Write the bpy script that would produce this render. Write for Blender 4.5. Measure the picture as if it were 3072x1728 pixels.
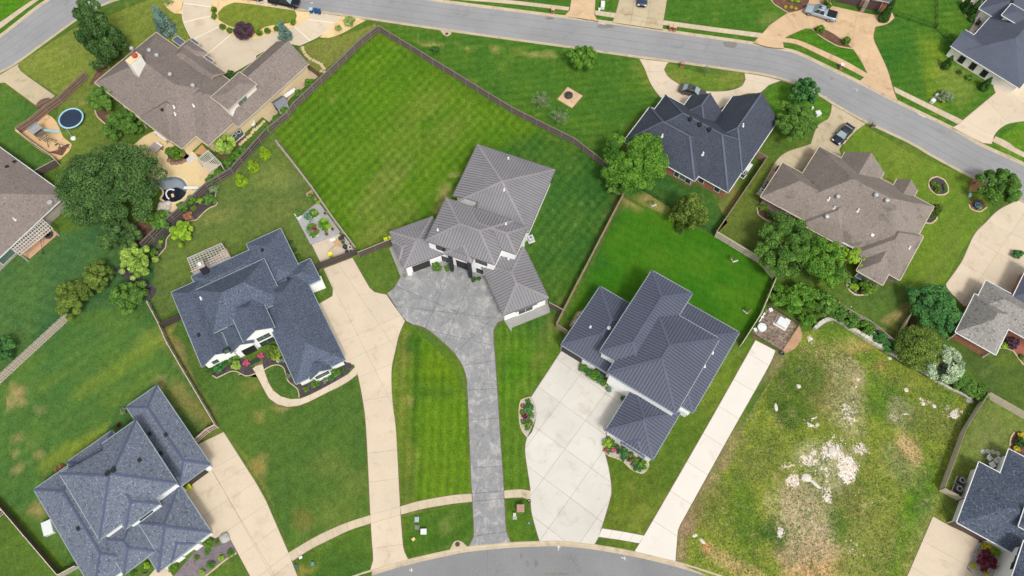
import bpy, bmesh, math, random
import numpy as np
from mathutils import Vector, Matrix, geometry
R = math.radians
for o in list(bpy.data.objects): bpy.data.objects.remove(o)
S = bpy.context.scene
COL = S.collection

# ------------------------------------------------------------------ camera, sky, sun, exposure
CAM_H, PITCH, FOC = 117.0, R(66.0), 2450.0
cam_d = bpy.data.cameras.new('camera'); cam = bpy.data.objects.new('camera', cam_d); COL.objects.link(cam)
cam.location = (0, 0, CAM_H); cam.rotation_euler = (R(90) - PITCH, 0, 0)
cam_d.sensor_width = 36.0; cam_d.lens = FOC / 3072 * 36.0; cam_d.clip_end = 6000; cam_d.clip_start = 1
S.camera = cam
SUN_EL, SUN_AZ = R(56), R(158)              # azimuth measured from +Y (up in the photo) towards +X
wd = bpy.data.worlds.new('World'); S.world = wd; wd.use_nodes = True
wn, wl = wd.node_tree.nodes, wd.node_tree.links
wn.clear()
sky = wn.new('ShaderNodeTexSky'); sky.sky_type = 'NISHITA'; sky.sun_disc = False
sky.sun_elevation = SUN_EL; sky.sun_rotation = SUN_AZ; sky.dust_density = 4.0; sky.air_density = 1.0; sky.ozone_density = 1.0
hs = wn.new('ShaderNodeHueSaturation'); hs.inputs['Saturation'].default_value = 0.16
bg = wn.new('ShaderNodeBackground'); bg.inputs['Strength'].default_value = 0.12
wo = wn.new('ShaderNodeOutputWorld')
wl.new(sky.outputs[0], hs.inputs['Color']); wl.new(hs.outputs[0], bg.inputs['Color']); wl.new(bg.outputs[0], wo.inputs['Surface'])
sl = bpy.data.lights.new('sun', 'SUN'); sl.energy = 1.5; sl.angle = R(10); sl.color = (1.0, 0.96, 0.90)
so = bpy.data.objects.new('sun', sl); COL.objects.link(so); so.location = (60, 80, 200)
so.rotation_euler = Vector((-math.sin(SUN_AZ) * math.cos(SUN_EL), -math.cos(SUN_AZ) * math.cos(SUN_EL), -math.sin(SUN_EL))).to_track_quat('-Z', 'Y').to_euler()
S.view_settings.view_transform = 'Standard'; S.view_settings.look = 'None'
S.view_settings.exposure = 0.52; S.view_settings.gamma = 1.0; S.view_settings.use_curve_mapping = False

# ------------------------------------------------------------------ survey: photograph measurements -> metres on the ground (or at height z)
FR = {'F': (0, 0, 2576 / 3072)}
for c in range(4):
    for r in range(4): FR['%d%d' % (c, r)] = (c * 768, r * 432, 2576 / 768)
FR.update(n1=(520, 670, 4.767), n2=(520, 900, 4.767), a1=(280, 80, 3.784), d1=(1880, 260, 4.2625), t1=(2772, 0, 5.367), k1=(2820, 820, 2.925),
          k2=(2872, 1328, 2.0475), g1=(2280, 0, 3.467), v1=(560, 1480, 3.3025), p1=(340, 380, 3.15), y1=(0, 280, 3.412), c1=(700, 0, 5.6),
          b1=(880, 600, 4.31), w1=(2240, 860, 4.095), f1=(1540, 1150, 4.55), e1=(1700, 1040, 4.096), s1=(1780, 1290, 5.85), m1=(440, 560, 3.72),
          r1=(2400, 780, 4.55), z4=(1200, 720, 8.587))
sP, cP = math.sin(PITCH), math.cos(PITCH)
def ray(p):
    u, v = (p[0] - 1536) / FOC, (p[1] - 864) / FOC
    return Vector((u, cP - v * sP, -(sP + v * cP)))
def at(p, z=0.1):
    d = ray(p); t = (CAM_H - z) / -d.z
    return Vector((d.x * t, d.y * t, z))
def px(s):
    out = []
    for part in s.split(';'):
        w = part.split(); f = FR[w[0]]
        for q in w[1:]:
            x, y = q.split(','); out.append((f[0] + float(x) / f[2], f[1] + float(y) / f[2]))
    return out
def g(s, z=0.1): return [at(p, z) for p in px(s)]
def g1(s, z=0.1): return g(s, z)[0]
GZ = 0.10                                    # finished lawn level above the road

# ------------------------------------------------------------------ objects
def tag(o, label=None, cat=None, group=None, kind=None):
    if label: o['label'] = label
    if cat: o['category'] = cat
    if group: o['group'] = group
    if kind: o['kind'] = kind
    return o
def link(name, data, parent=None, loc=None):
    o = bpy.data.objects.new(name, data); COL.objects.link(o)
    if parent: o.parent = parent
    if loc is not None: o.location = loc
    return o
def thing(name, label, cat, loc=(0, 0, 0), rz=0, group=None):
    o = link(name, None, None, loc); o.rotation_euler = (0, 0, rz); o.empty_display_size = .3
    return tag(o, label, cat, group)
def copy_tree(o, parent=None):
    c = o.copy(); COL.objects.link(c); c.parent = parent
    for ch in o.children: copy_tree(ch, c)
    return c
class MB:
    def __init__(s): s.v, s.f, s.m = [], [], []
    def add(s, vs, fs, mi=0):
        n = len(s.v); s.v += [tuple(v) for v in vs]; s.f += [tuple(n + i for i in f) for f in fs]; s.m += [mi] * len(fs); return s
    def box(s, c, d, rz=0, mi=0, top=1.0):
        x, y, z = d[0] / 2, d[1] / 2, d[2] / 2; k, q = math.cos(rz), math.sin(rz); vs = []
        for sz in (-1, 1):
            t = top if sz > 0 else 1
            for sx, sy in ((-1, -1), (1, -1), (1, 1), (-1, 1)):
                a, b = sx * x * t, sy * y * t
                vs.append((c[0] + a * k - b * q, c[1] + a * q + b * k, c[2] + sz * z))
        return s.add(vs, [(3, 2, 1, 0), (4, 5, 6, 7), (0, 1, 5, 4), (1, 2, 6, 5), (2, 3, 7, 6), (3, 0, 4, 7)], mi)
    def bar(s, p, q, w, h, mi=0, up=Vector((0, 0, 1))):
        p, q = Vector(p), Vector(q); d = (q - p)
        if d.length < 1e-5: return s
        d.normalize(); a = d.cross(up)
        if a.length < 1e-4: a = Vector((1, 0, 0))
        a.normalize(); b = a.cross(d); a *= w / 2; b *= h / 2
        vs = [p - a - b, p + a - b, p + a + b, p - a + b, q - a - b, q + a - b, q + a + b, q - a + b]
        return s.add(vs, [(0, 1, 2, 3), (7, 6, 5, 4), (0, 4, 5, 1), (1, 5, 6, 2), (2, 6, 7, 3), (3, 7, 4, 0)], mi)
    def lathe(s, c, prof, n=12, mi=0, rz=0):
        vs, fs = [], []
        for (r, z) in prof:
            for i in range(n):
                a = 2 * math.pi * i / n + rz; vs.append((c[0] + r * math.cos(a), c[1] + r * math.sin(a), c[2] + z))
        for j in range(len(prof) - 1):
            for i in range(n):
                k = (i + 1) % n; fs.append((j * n + i, j * n + k, (j + 1) * n + k, (j + 1) * n + i))
        fs.append(tuple(range(n - 1, -1, -1))); fs.append(tuple((len(prof) - 1) * n + i for i in range(n)))
        return s.add(vs, fs, mi)
    def tube(s, pts, r, n=6, mi=0):
        pts = [Vector(p) for p in pts]; vs, fs = [], []
        for i, p in enumerate(pts):
            d = (pts[min(i + 1, len(pts) - 1)] - pts[max(i - 1, 0)]).normalized()
            a = d.cross(Vector((0, 0, 1)) if abs(d.z) < .9 else Vector((1, 0, 0))).normalized(); b = a.cross(d)
            rr = r[i] if isinstance(r, (list, tuple)) else r
            for k in range(n):
                t = 2 * math.pi * k / n; vs.append(p + a * rr * math.cos(t) + b * rr * math.sin(t))
        for i in range(len(pts) - 1):
            for k in range(n):
                l = (k + 1) % n; fs.append((i * n + k, i * n + l, (i + 1) * n + l, (i + 1) * n + k))
        fs.append(tuple(range(n - 1, -1, -1))); fs.append(tuple((len(pts) - 1) * n + i for i in range(n)))
        return s.add(vs, fs, mi)
    def prism(s, poly, z0, z1, mi=0, bottom=True):
        n = len(poly); vs = [(p[0], p[1], z0) for p in poly] + [(p[0], p[1], z1) for p in poly]
        fs = [tuple(range(n, 2 * n))] + ([tuple(range(n - 1, -1, -1))] if bottom else [])
        fs += [(i, (i + 1) % n, n + (i + 1) % n, n + i) for i in range(n)]
        return s.add(vs, fs, mi)
    def mesh(s, name, mats):
        me = bpy.data.meshes.new(name); me.from_pydata(s.v, [], s.f)
        for m in (mats if isinstance(mats, (list, tuple)) else [mats]): me.materials.append(m)
        if len(me.materials) > 1: me.polygons.foreach_set('material_index', s.m)
        return me
    def build(s, name, mats, parent=None, loc=None, smooth=False, label=None):
        me = s.mesh(name, mats)
        if smooth: me.polygons.foreach_set('use_smooth', [True] * len(me.polygons))
        o = link(name, me, parent, loc)
        if label: o['label'] = label
        return o

# ------------------------------------------------------------------ 2-D helpers
def area2(p): return sum(p[i][0] * p[(i + 1) % len(p)][1] - p[(i + 1) % len(p)][0] * p[i][1] for i in range(len(p))) / 2
def ccw(p): return p if area2(p) > 0 else p[::-1]
def smooth_poly(p, lim=40, step=.8, closed=True):
    """Catmull-Rom through the surveyed points; sharp corners stay sharp."""
    n = len(p); out = []; P = [Vector((q[0], q[1])) for q in p]
    def corner(i):
        if not closed and i in (0, n - 1): return True
        a = P[i] - P[i - 1]; b = P[(i + 1) % n] - P[i]
        if a.length < 1e-6 or b.length < 1e-6: return True
        return a.angle(b) > R(lim)
    cn = [corner(i) for i in range(n)]
    for i in range(n if closed else n - 1):
        j = (i + 1) % n; a, b = P[i], P[j]
        ta = (b - a) if cn[i] else (P[j] - P[i - 1]) / 2
        tb = (b - a) if cn[j] else (P[(j + 1) % n] - P[i]) / 2
        k = max(1, min(24, int((b - a).length / step)))
        for q in range(k):
            t = q / k; t2, t3 = t * t, t ** 3
            out.append(a * (2 * t3 - 3 * t2 + 1) + ta * (t3 - 2 * t2 + t) + b * (-2 * t3 + 3 * t2) + tb * (t3 - t2))
    if not closed: out.append(P[-1])
    return out
def offset_poly(p, d):
    p = ccw(p); n = len(p); out = []
    for i in range(n):
        a = Vector(p[i - 1][:2]); b = Vector(p[i][:2]); c = Vector(p[(i + 1) % n][:2])
        u = (b - a); w = (c - b)
        if u.length < 1e-7 or w.length < 1e-7: out.append(b); continue
        u.normalize(); w.normalize()
        n1, n2 = Vector((-u.y, u.x)), Vector((-w.y, w.x)); m = n1 + n2
        if m.length < .3: out.append(b + n1 * d); continue
        m.normalize(); out.append(b + m * (d / max(.35, m.dot(n1))))
    return out
def inside(p, poly):
    x, y = p[0], p[1]; c = False; n = len(poly)
    for i in range(n):
        a, b = poly[i], poly[i - 1]
        if (a[1] > y) != (b[1] > y) and x < (b[0] - a[0]) * (y - a[1]) / (b[1] - a[1]) + a[0]: c = not c
    return c
def inside_np(X, Y, poly):
    c = np.zeros(len(X), bool); n = len(poly)
    for i in range(n):
        ax, ay, bx, by = poly[i][0], poly[i][1], poly[i - 1][0], poly[i - 1][1]
        m = ((ay > Y) != (by > Y))
        with np.errstate(divide='ignore', invalid='ignore'): c ^= m & (X < (bx - ax) * (Y - ay) / (by - ay) + ax)
    return c

# ------------------------------------------------------------------ materials
class NT:
    def __init__(s, name):
        s.m = bpy.data.materials.new(name); s.m.use_nodes = True; s.n = s.m.node_tree.nodes; s.l = s.m.node_tree.links
        s.b = s.n['Principled BSDF']; s.co = s.n.new('ShaderNodeTexCoord').outputs['Object']
    def noise(s, scale, detail=3, rough=.6, co=None, dist=0):
        t = s.n.new('ShaderNodeTexNoise'); t.inputs['Scale'].default_value = scale; t.inputs['Detail'].default_value = detail
        t.inputs['Roughness'].default_value = rough; t.inputs['Distortion'].default_value = dist; s.l.new(co or s.co, t.inputs['Vector']); return t.outputs['Fac']
    def vor(s, scale, co=None, feature='F1'):
        t = s.n.new('ShaderNodeTexVoronoi'); t.inputs['Scale'].default_value = scale; t.feature = feature; s.l.new(co or s.co, t.inputs['Vector']); return t
    def rng(s, x, a, b, c, d, smooth=False):
        t = s.n.new('ShaderNodeMapRange'); s.l.new(x, t.inputs[0])
        if smooth: t.interpolation_type = 'SMOOTHSTEP'
        for i, v in enumerate((a, b, c, d)): t.inputs[i + 1].default_value = v
        return t.outputs[0]
    def math(s, op, a, b=None):
        t = s.n.new('ShaderNodeMath'); t.operation = op
        for i, v in enumerate((a, b)):
            if v is None: continue
            if isinstance(v, (int, float)): t.inputs[i].default_value = v
            else: s.l.new(v, t.inputs[i])
        return t.outputs[0]
    def mix(s, f, a, b, blend='MIX'):
        t = s.n.new('ShaderNodeMix'); t.data_type = 'RGBA'; t.blend_type = blend
        for i, v in ((0, f), (6, a), (7, b)):
            if isinstance(v, (int, float)): t.inputs[i].default_value = v
            elif isinstance(v, (tuple, list)): t.inputs[i].default_value = (*v[:3], 1)
            else: s.l.new(v, t.inputs[i])
        return t.outputs[2]
    def scale(s, c, f):                      # colour * scalar
        t = s.n.new('ShaderNodeVectorMath'); t.operation = 'SCALE'
        if isinstance(c, (tuple, list)): t.inputs[0].default_value = c[:3]
        else: s.l.new(c, t.inputs[0])
        s.l.new(f, t.inputs['Scale']); return t.outputs[0]
    def mapping(s, sc=(1, 1, 1), rz=0):
        t = s.n.new('ShaderNodeMapping'); t.inputs['Scale'].default_value = sc; t.inputs['Rotation'].default_value = (0, 0, rz); s.l.new(s.co, t.inputs[0]); return t.outputs[0]
    def attr(s, name):
        t = s.n.new('ShaderNodeAttribute'); t.attribute_name = name; return t.outputs['Color']
    def bump(s, h, st=.3, d=.05):
        t = s.n.new('ShaderNodeBump'); t.inputs['Strength'].default_value = st; t.inputs['Distance'].default_value = d
        s.l.new(h, t.inputs['Height']); s.l.new(t.outputs[0], s.b.inputs['Normal'])
    def out(s, c, rough=.85, metal=0, spec=.3):
        if isinstance(c, (tuple, list)): s.b.inputs['Base Color'].default_value = (*c[:3], 1)
        else: s.l.new(c, s.b.inputs['Base Color'])
        if isinstance(rough, (int, float)): s.b.inputs['Roughness'].default_value = rough
        else: s.l.new(rough, s.b.inputs['Roughness'])
        s.b.inputs['Metallic'].default_value = metal; s.b.inputs['Specular IOR Level'].default_value = spec
        return s.m
def lin(r, gg, b):
    return tuple(((c / 255 + .055) / 1.055) ** 2.4 if c > 10 else c / 255 / 12.92 for c in (r, gg, b))
MATS = {}
def pm(name, c, var=.2, scale=3, big=.3, bvar=.12, c2=None, c2s=1.0, c2t=(.55, .7), rough=.85, metal=0, spec=.3, bump=.0, rnd=0.0):
    """plain procedural surface: fine grain + broad unevenness + optional stains of a second colour"""
    if name in MATS: return MATS[name]
    t = NT(name); f = t.rng(t.noise(scale, 4, .7), .25, .75, 1 - var, 1 + var); b = t.rng(t.noise(big, 3), .3, .7, 1 - bvar, 1 + bvar)
    k = t.math('MULTIPLY', f, b)
    if rnd:
        oi = t.n.new('ShaderNodeObjectInfo'); k = t.math('MULTIPLY', k, t.rng(oi.outputs['Random'], 0, 1, 1 - rnd, 1 + rnd))
    base = c
    if c2: base = t.mix(t.rng(t.noise(c2s, 5, .65, dist=.6), c2t[0], c2t[1], 0, 1, True), c, c2)
    if bump: t.bump(t.noise(scale * 2, 3), bump, .03)
    MATS[name] = t.out(t.scale(base, k), rough, metal, spec); return MATS[name]
def alb(r, gg, b, k=1.22): return tuple(c / k for c in lin(r, gg, b))
from mathutils import noise as mn
def lawn_mat(name, stripes=(), fine=.34, med=.20, dry=.35, dryc=alb(172, 160, 95), weeds=False):
    t = NT(name); c = t.attr('tint')
    f = t.math('MULTIPLY', t.rng(t.noise(3.2, 4, .8), .25, .75, 1 - fine, 1 + fine), t.rng(t.noise(6.5, 2, .8), .28, .72, 1 - fine, 1 + fine)); m = t.rng(t.noise(.9, 4, .65), .25, .75, 1 - med, 1 + med)
    st = t.noise(1.4, 4, .7, co=t.mapping((1, .35, 1), .6))
    k = t.math('MULTIPLY', t.math('MULTIPLY', f, m), t.rng(st, .3, .7, .88, 1.12))
    for ang, per, amp in stripes:
        w = t.n.new('ShaderNodeTexWave'); w.wave_type = 'BANDS'; w.bands_direction = 'X'; w.inputs['Scale'].default_value = 1 / per * .31416 * 1.0
        w.inputs['Distortion'].default_value = 2.2; w.inputs['Detail'].default_value = 2; w.inputs['Detail Scale'].default_value = .25
        t.l.new(t.mapping((1, 1, 1), ang), w.inputs['Vector']); mm = t.rng(t.noise(.18, 3), .32, .62, .35, 1.0, True); k = t.math('MULTIPLY', k, t.math('ADD', 1.0, t.math('MULTIPLY', mm, t.rng(w.outputs['Fac'], 0, 1, -amp, amp))))
    d = t.rng(t.noise(.33, 5, .62, dist=.4), .56, .78, 0, dry, True)
    c = t.mix(d, c, dryc); y = t.rng(t.noise(.11, 3),   .35, .65, 0, .16, True); c = t.mix(y, c, alb(128, 150, 40), 'MIX') if dry > .05 else c
    if weeds:
        w = t.rng(t.noise(1.6, 7, .78, dist=.8), .46, .60, 0, .85, True); w2 = t.rng(t.noise(.16, 4, .6), .36, .62, .05, 1, True)
        c = t.mix(t.math('MULTIPLY', w, w2), c, alb(80, 110, 34))
        b2 = t.rng(t.noise(.7, 7, .75, dist=.7), .54, .68, 0, .75, True); c = t.mix(t.math('MULTIPLY', b2, t.rng(t.noise(.12, 3), .42, .6, 0, 1, True)), c, alb(176, 150, 116))
        rk = t.attr('rock'); r1 = t.math('ADD', t.noise(.8, 8, .72, dist=.9), t.math('MULTIPLY', rk, .34))
        c = t.mix(t.rng(r1, .69, .77, 0, 1, True), c, t.mix(t.rng(t.noise(.9, 3), .4, .6, 0, 1), alb(232, 224, 214), alb(212, 194, 172)))
        r2 = t.rng(t.noise(4.0, 4, .7), .57, .66, 0, .85, True); c = t.mix(t.math('MULTIPLY', r2, t.rng(rk, .05, .5, .08, .8)), c, alb(92, 96, 56))
    t.bump(t.noise(9, 3), .5, .06)
    return t.out(t.scale(c, k), .95, 0, .12)
PATCH = []
def blob(s, rx, ry=None, rot=0, c=(160, 150, 95), w=.7, soft=.6):
    for p in g(s): PATCH.append((p.x, p.y, rx, ry or rx, R(rot), tuple(k * (.72 if c[0] > c[1] + 8 else .70) for k in alb(*c)), w, soft))
for s_ in ('23 2260,80', '23 2180,200', '23 2090,330', '23 2010,470', '23 1930,610', '23 1850,760', '23 1770,900', '23 1720,1010', '23 1690,1130', '23 1680,1250', '32 40,820', '32 100,760'): blob(s_, 1.5, 1.1, 30, (176, 146, 118), .9, .8)
ROCK = []
def rockblob(s, rx, ry=None, rot=0, w=1.0):
    for p in g(s): ROCK.append((p.x, p.y, rx * .9, (ry or rx) * .9, R(rot), None, w * .8, 1.1))
def blob_w(X, Y, b, N):
    dx, dy = X - b[0], Y - b[1]; k, q = math.cos(b[4]), math.sin(b[4])
    d = np.sqrt(((dx * k + dy * q) / b[2]) ** 2 + ((-dx * q + dy * k) / b[3]) ** 2) + N * .35
    t = np.clip((1 + b[7] * .5 - d) / max(b[7], 1e-3), 0, 1); return t * t * (3 - 2 * t) * b[6]
def lawn(name, s, col, mat, dz=0, sp=1.3, smooth=True, rock=False, kind='structure', z=None, thick=.1):
    P = g(s) if isinstance(s, str) else s
    P = ccw(smooth_poly(P, 35, .9) if smooth else [Vector(p[:2]) for p in P])
    xs, ys = [p[0] for p in P], [p[1] for p in P]; rnd = random.Random(len(P) + int(xs[0] * 10)); pts = [Vector(p) for p in P]
    X, Y = np.meshgrid(np.arange(min(xs), max(xs), sp), np.arange(min(ys), max(ys), sp)); X, Y = X.ravel(), Y.ravel()
    J = np.random.RandomState(3).uniform(-.3, .3, (2, len(X))) * sp; X, Y = X + J[0], Y + J[1]
    ins = inside_np(X, Y, offset_poly(P, sp * .35)); pts += [Vector((x, y)) for x, y in zip(X[ins], Y[ins])]
    n = len(P); r = geometry.delaunay_2d_cdt(pts, [(i, (i + 1) % n) for i in range(n)], [], 1, 1e-5)
    zz = (GZ if z is None else z) + dz; V = [(v[0], v[1], zz) for v in r[0]]
    me = bpy.data.meshes.new(name); me.from_pydata(V, [], [tuple(f) for f in r[2]]); me.materials.append(mat)
    X, Y = np.array([v[0] for v in V]), np.array([v[1] for v in V])
    N = np.array([mn.noise((x * .35, y * .35, 1.7)) + .6 * mn.noise((x * 1.1, y * 1.1, 4.2)) for x, y, _ in V])
    base = np.array(col); gr = base.mean(); base = (base * 1.0) * .665; base[0] *= 1.07; base[1] *= 1.03; C = np.tile(base, (len(V), 1))
    for b in PATCH:
        w = blob_w(X, Y, b, N)
        if w.max() > .01: C = C * (1 - w[:, None]) + np.array(b[5]) * w[:, None]
    at_ = me.color_attributes.new('tint', 'FLOAT_COLOR', 'POINT'); at_.data.foreach_set('color', np.c_[C, np.ones(len(V))].astype(np.float32).ravel())
    if rock:
        W = np.zeros(len(V))
        for b in ROCK: W = np.maximum(W, blob_w(X, Y, b, N))
        a2 = me.color_attributes.new('rock', 'FLOAT_COLOR', 'POINT'); a2.data.foreach_set('color', np.c_[W, W, W, np.ones(len(V))].astype(np.float32).ravel())
    return tag(link(name, me), kind=kind)

# dry spots, clover, fresh sod: the grass's own colours where the photograph has them
for s, rx, ry, rot, c, w in [
    ('02 190,1010 190,1075', 1.2, .6, 20, (190, 165, 115), .8), ('02 95,1200', 1.1, .8, 0, (195, 165, 115), .8), ('02 40,1140 215,1185', .8, .5, 0, (190, 165, 115), .7),
    ('02 180,1350 345,1280', .9, .45, 60, (190, 165, 115), .7), ('03 150,60 170,200 340,85 375,245 240,350 150,410 120,470 290,500 360,550', .7, .4, 50, (185, 165, 110), .6),
    ('03 360,790', 1.2, .9, 0, (190, 160, 110), .7), ('03 920,105', 1.0, .8, 0, (175, 150, 95), .6), ('02 1630,960', 1.2, .8, 0, (195, 175, 120), .7),
    ('02 1280,750', 8, 1.3, 38, (138, 156, 60), .45), ('02 1530,520', 3.0, 1.6, 30, (142, 158, 66), .55), ('02 560,900 1330,1030', 4, .9, 40, (130, 152, 60), .4),
    ('02 1830,1080 2020,1240', 2.6, 1.6, -40, (165, 150, 90), .6), ('02 1700,480 1780,620 1850,750', 1.8, .8, -60, (175, 150, 100), .8),
    ('03 850,130 700,180', 3.5, 1.2, 35, (140, 160, 60), .7), ('03 480,330', 2, 1, 60, (140, 155, 60), .5),
    ('10 1500,470 1750,450 2050,470 2350,480', 2.2, .4, -8, (178, 175, 100), .75), ('20 250,540', 3, .5, -8, (188, 180, 110), .85), ('20 60,520 330,560', 1.5, .6, 0, (150, 160, 80), .6),
    ('20 1370,750', 4, 2, -70, (130, 145, 60), .5), ('21 1250,590', 3.2, 1.0, 10, (200, 175, 115), .9), ('21 960,600', 3.6, 1.1, 80, (185, 170, 105), .8), ('21 910,400', 1.8, 1.0, 0, (175, 165, 100), .7),
    ('21 1505,640', .8, .6, 0, (195, 180, 120), .8), ('21 360,670', 1.2, .9, 0, (150, 155, 80), .5), ('21 800,980 900,780', 3.6, 1.0, 65, (140, 155, 70), .65), ('21 1060,560', 2.2, .8, 60, (175, 120, 85), .7),
    ('21 2180,560', 1.2, 3.2, -25, (175, 155, 105), .7), ('21 600,1180 520,1330', 3.5, 1.8, 60, (110, 150, 25), .6), ('22 300,500 180,800', 1.2, 5, -30, (135, 140, 70), .55),
    ('22 460,200 420,300', 2.4, 1.2, 60, (170, 150, 100), .7), ('22 40,900 120,650', 2.2, 5, -20, (80, 140, 20), .5),
    ('11 1400,260 1300,380 1200,520 1160,680 1420,720 1140,930 1250,900', 3.4, 2.2, 30, (136, 146, 70), .40), ('11 1130,120 900,200', 4, 2, 30, (112, 146, 40), .35), ('10 1800,1020 2000,1250 1850,1400 1600,1100 1450,1420', 4.5, 2.6, 40, (124, 146, 56), .38),
    ('10 1300,560 1250,980', 6, 3, 40, (96, 146, 24), .5), ('11 1900,450 1850,620', 1.6, .8, 60, (185, 170, 110), .7), ('11 1990,300', 1.2, .5, -20, (200, 185, 130), .6),
    ('12 1520,785 1505,1110', .8, .7, 0, (185, 165, 105), .8), ('12 1490,620', 1.0, 3.5, 0, (140, 140, 75), .8), ('13 1545,150 1570,330 1580,650', .5, 2.4, 0, (180, 160, 105), .7), ('12 1460,900 1450,1200', 1.2, 7, 0, (120, 135, 55), .8), ('13 1490,300 1500,600', 1.2, 6, 0, (110, 130, 50), .8),
    ('12 1590,600 1600,900 1610,1200', .6, 6, 0, (50, 105, 28), .7), ('13 1610,300', .6, 8, 0, (55, 110, 25), .6), ('12 1800,1020', 3.2, 2.0, 0, (62, 112, 32), .7), ('12 1900,800', 4.2, 3, 0, (118, 150, 22), .5), ('12 2000,1300 1800,1350', 3, 4, 0, (104, 146, 28), .45),
    ('13 20,330', .9, 1.4, 0, (180, 155, 90), .8), ('13 470,890', 1.8, 1.4, 0, (140, 130, 70), .6), ('13 830,830 720,320 1010,520', 2.6, 2.0, 0, (130, 140, 70), .4), ('13 500,1420', .6, .9, 0, (200, 165, 95), .9), ('13 1930,880 1920,980', .6, 1.0, 0, (150, 160, 90), .7),
    ('12 230,1230 20,1320', .8, .6, 0, (175, 155, 95), .7), ('02 2540,990', 1.0, .8, 0, (165, 150, 90), .6), ('n2 1140,1230', 2, 1.2, 0, (120, 130, 60), .5), ('02 2050,700', 2.5, 1.2, -60, (130, 125, 65), .7),
    ('01 1530,400 1750,700', 2, 1, 0, (70, 85, 50), .4), ('01 2050,750 2250,720', 3, 1, 30, (150, 150, 85), .5), ('11 300,360 150,300', 3, 2, 0, (140, 150, 85), .5), ('11 120,760 330,640', 3, 2, 20, (128, 138, 70), .5), ('11 300,1000', 1.5, 3, 25, (130, 135, 65), .5),
    ('00 600,550 880,720 300,650', 5, 2, 40, (150, 160, 75), .5), ('00 1250,400', 4, 2, 30, (135, 155, 65), .5), ('00 760,1000', 3, 1.2, 30, (150, 150, 85), .5),
    ('20 2570,170', 1.4, 1.2, 0, (180, 175, 105), .6), ('30 10,190', .9, 1.2, 20, (205, 195, 130), .7), ('30 1640,560 1650,750 1660,900', 1.8, 5, 0, (150, 172, 50), .75), ('30 1300,500 1350,800', 4.5, 8, 0, (62, 120, 40), .75), ('30 1850,700 1900,900', 3.4, 2.2, -30, (150, 165, 75), .6),
    ('31 1850,880 1880,1080 1700,1250 1620,1400', .8, 4, -30, (120, 140, 60), .6), ('31 1350,120 1200,420', 4, 3, 0, (140, 155, 60), .5), ('31 1100,1420', 2, 1, 0, (110, 130, 60), .4),
    ('20 1600,800 2250,780', 3.5, 2, 0, (145, 150, 75), .6), ('22 1950,850 1990,1000', 2.2, 6, -30, (120, 135, 50), .5), ('23 1250,600 1150,900', 5, 3, 40, (112, 128, 45), .5), ('23 1330,860', 1.2, 3, -35, (150, 155, 70), .5),
    ('32 1250,300', .6, 4, -55, (190, 160, 110), .8), ('32 2380,710', 2, 1.5, 0, (120, 140, 60), .4), ('33 2150,140 2330,60', 3, 2, 0, (140, 150, 85), .5), ('33 1450,1000 1600,700', 2, 6, -25, (135, 150, 85), .5)]:
    blob(s, rx, ry, rot, c, w)
for s_, rx, ry, rot in (('21 330,250', 8, 5, 35), ('21 560,420', 9, 7, 30), ('21 620,760', 6, 10, -25), ('21 400,900', 5, 9, -25), ('21 480,1250', 5, 8, -25), ('21 850,350', 7, 6, 0), ('21 150,80', 5, 3, 30), ('22 250,200', 4, 5, -25)): blob(s_, rx, ry, rot, (62, 112, 44), .85, 1.0)
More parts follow.
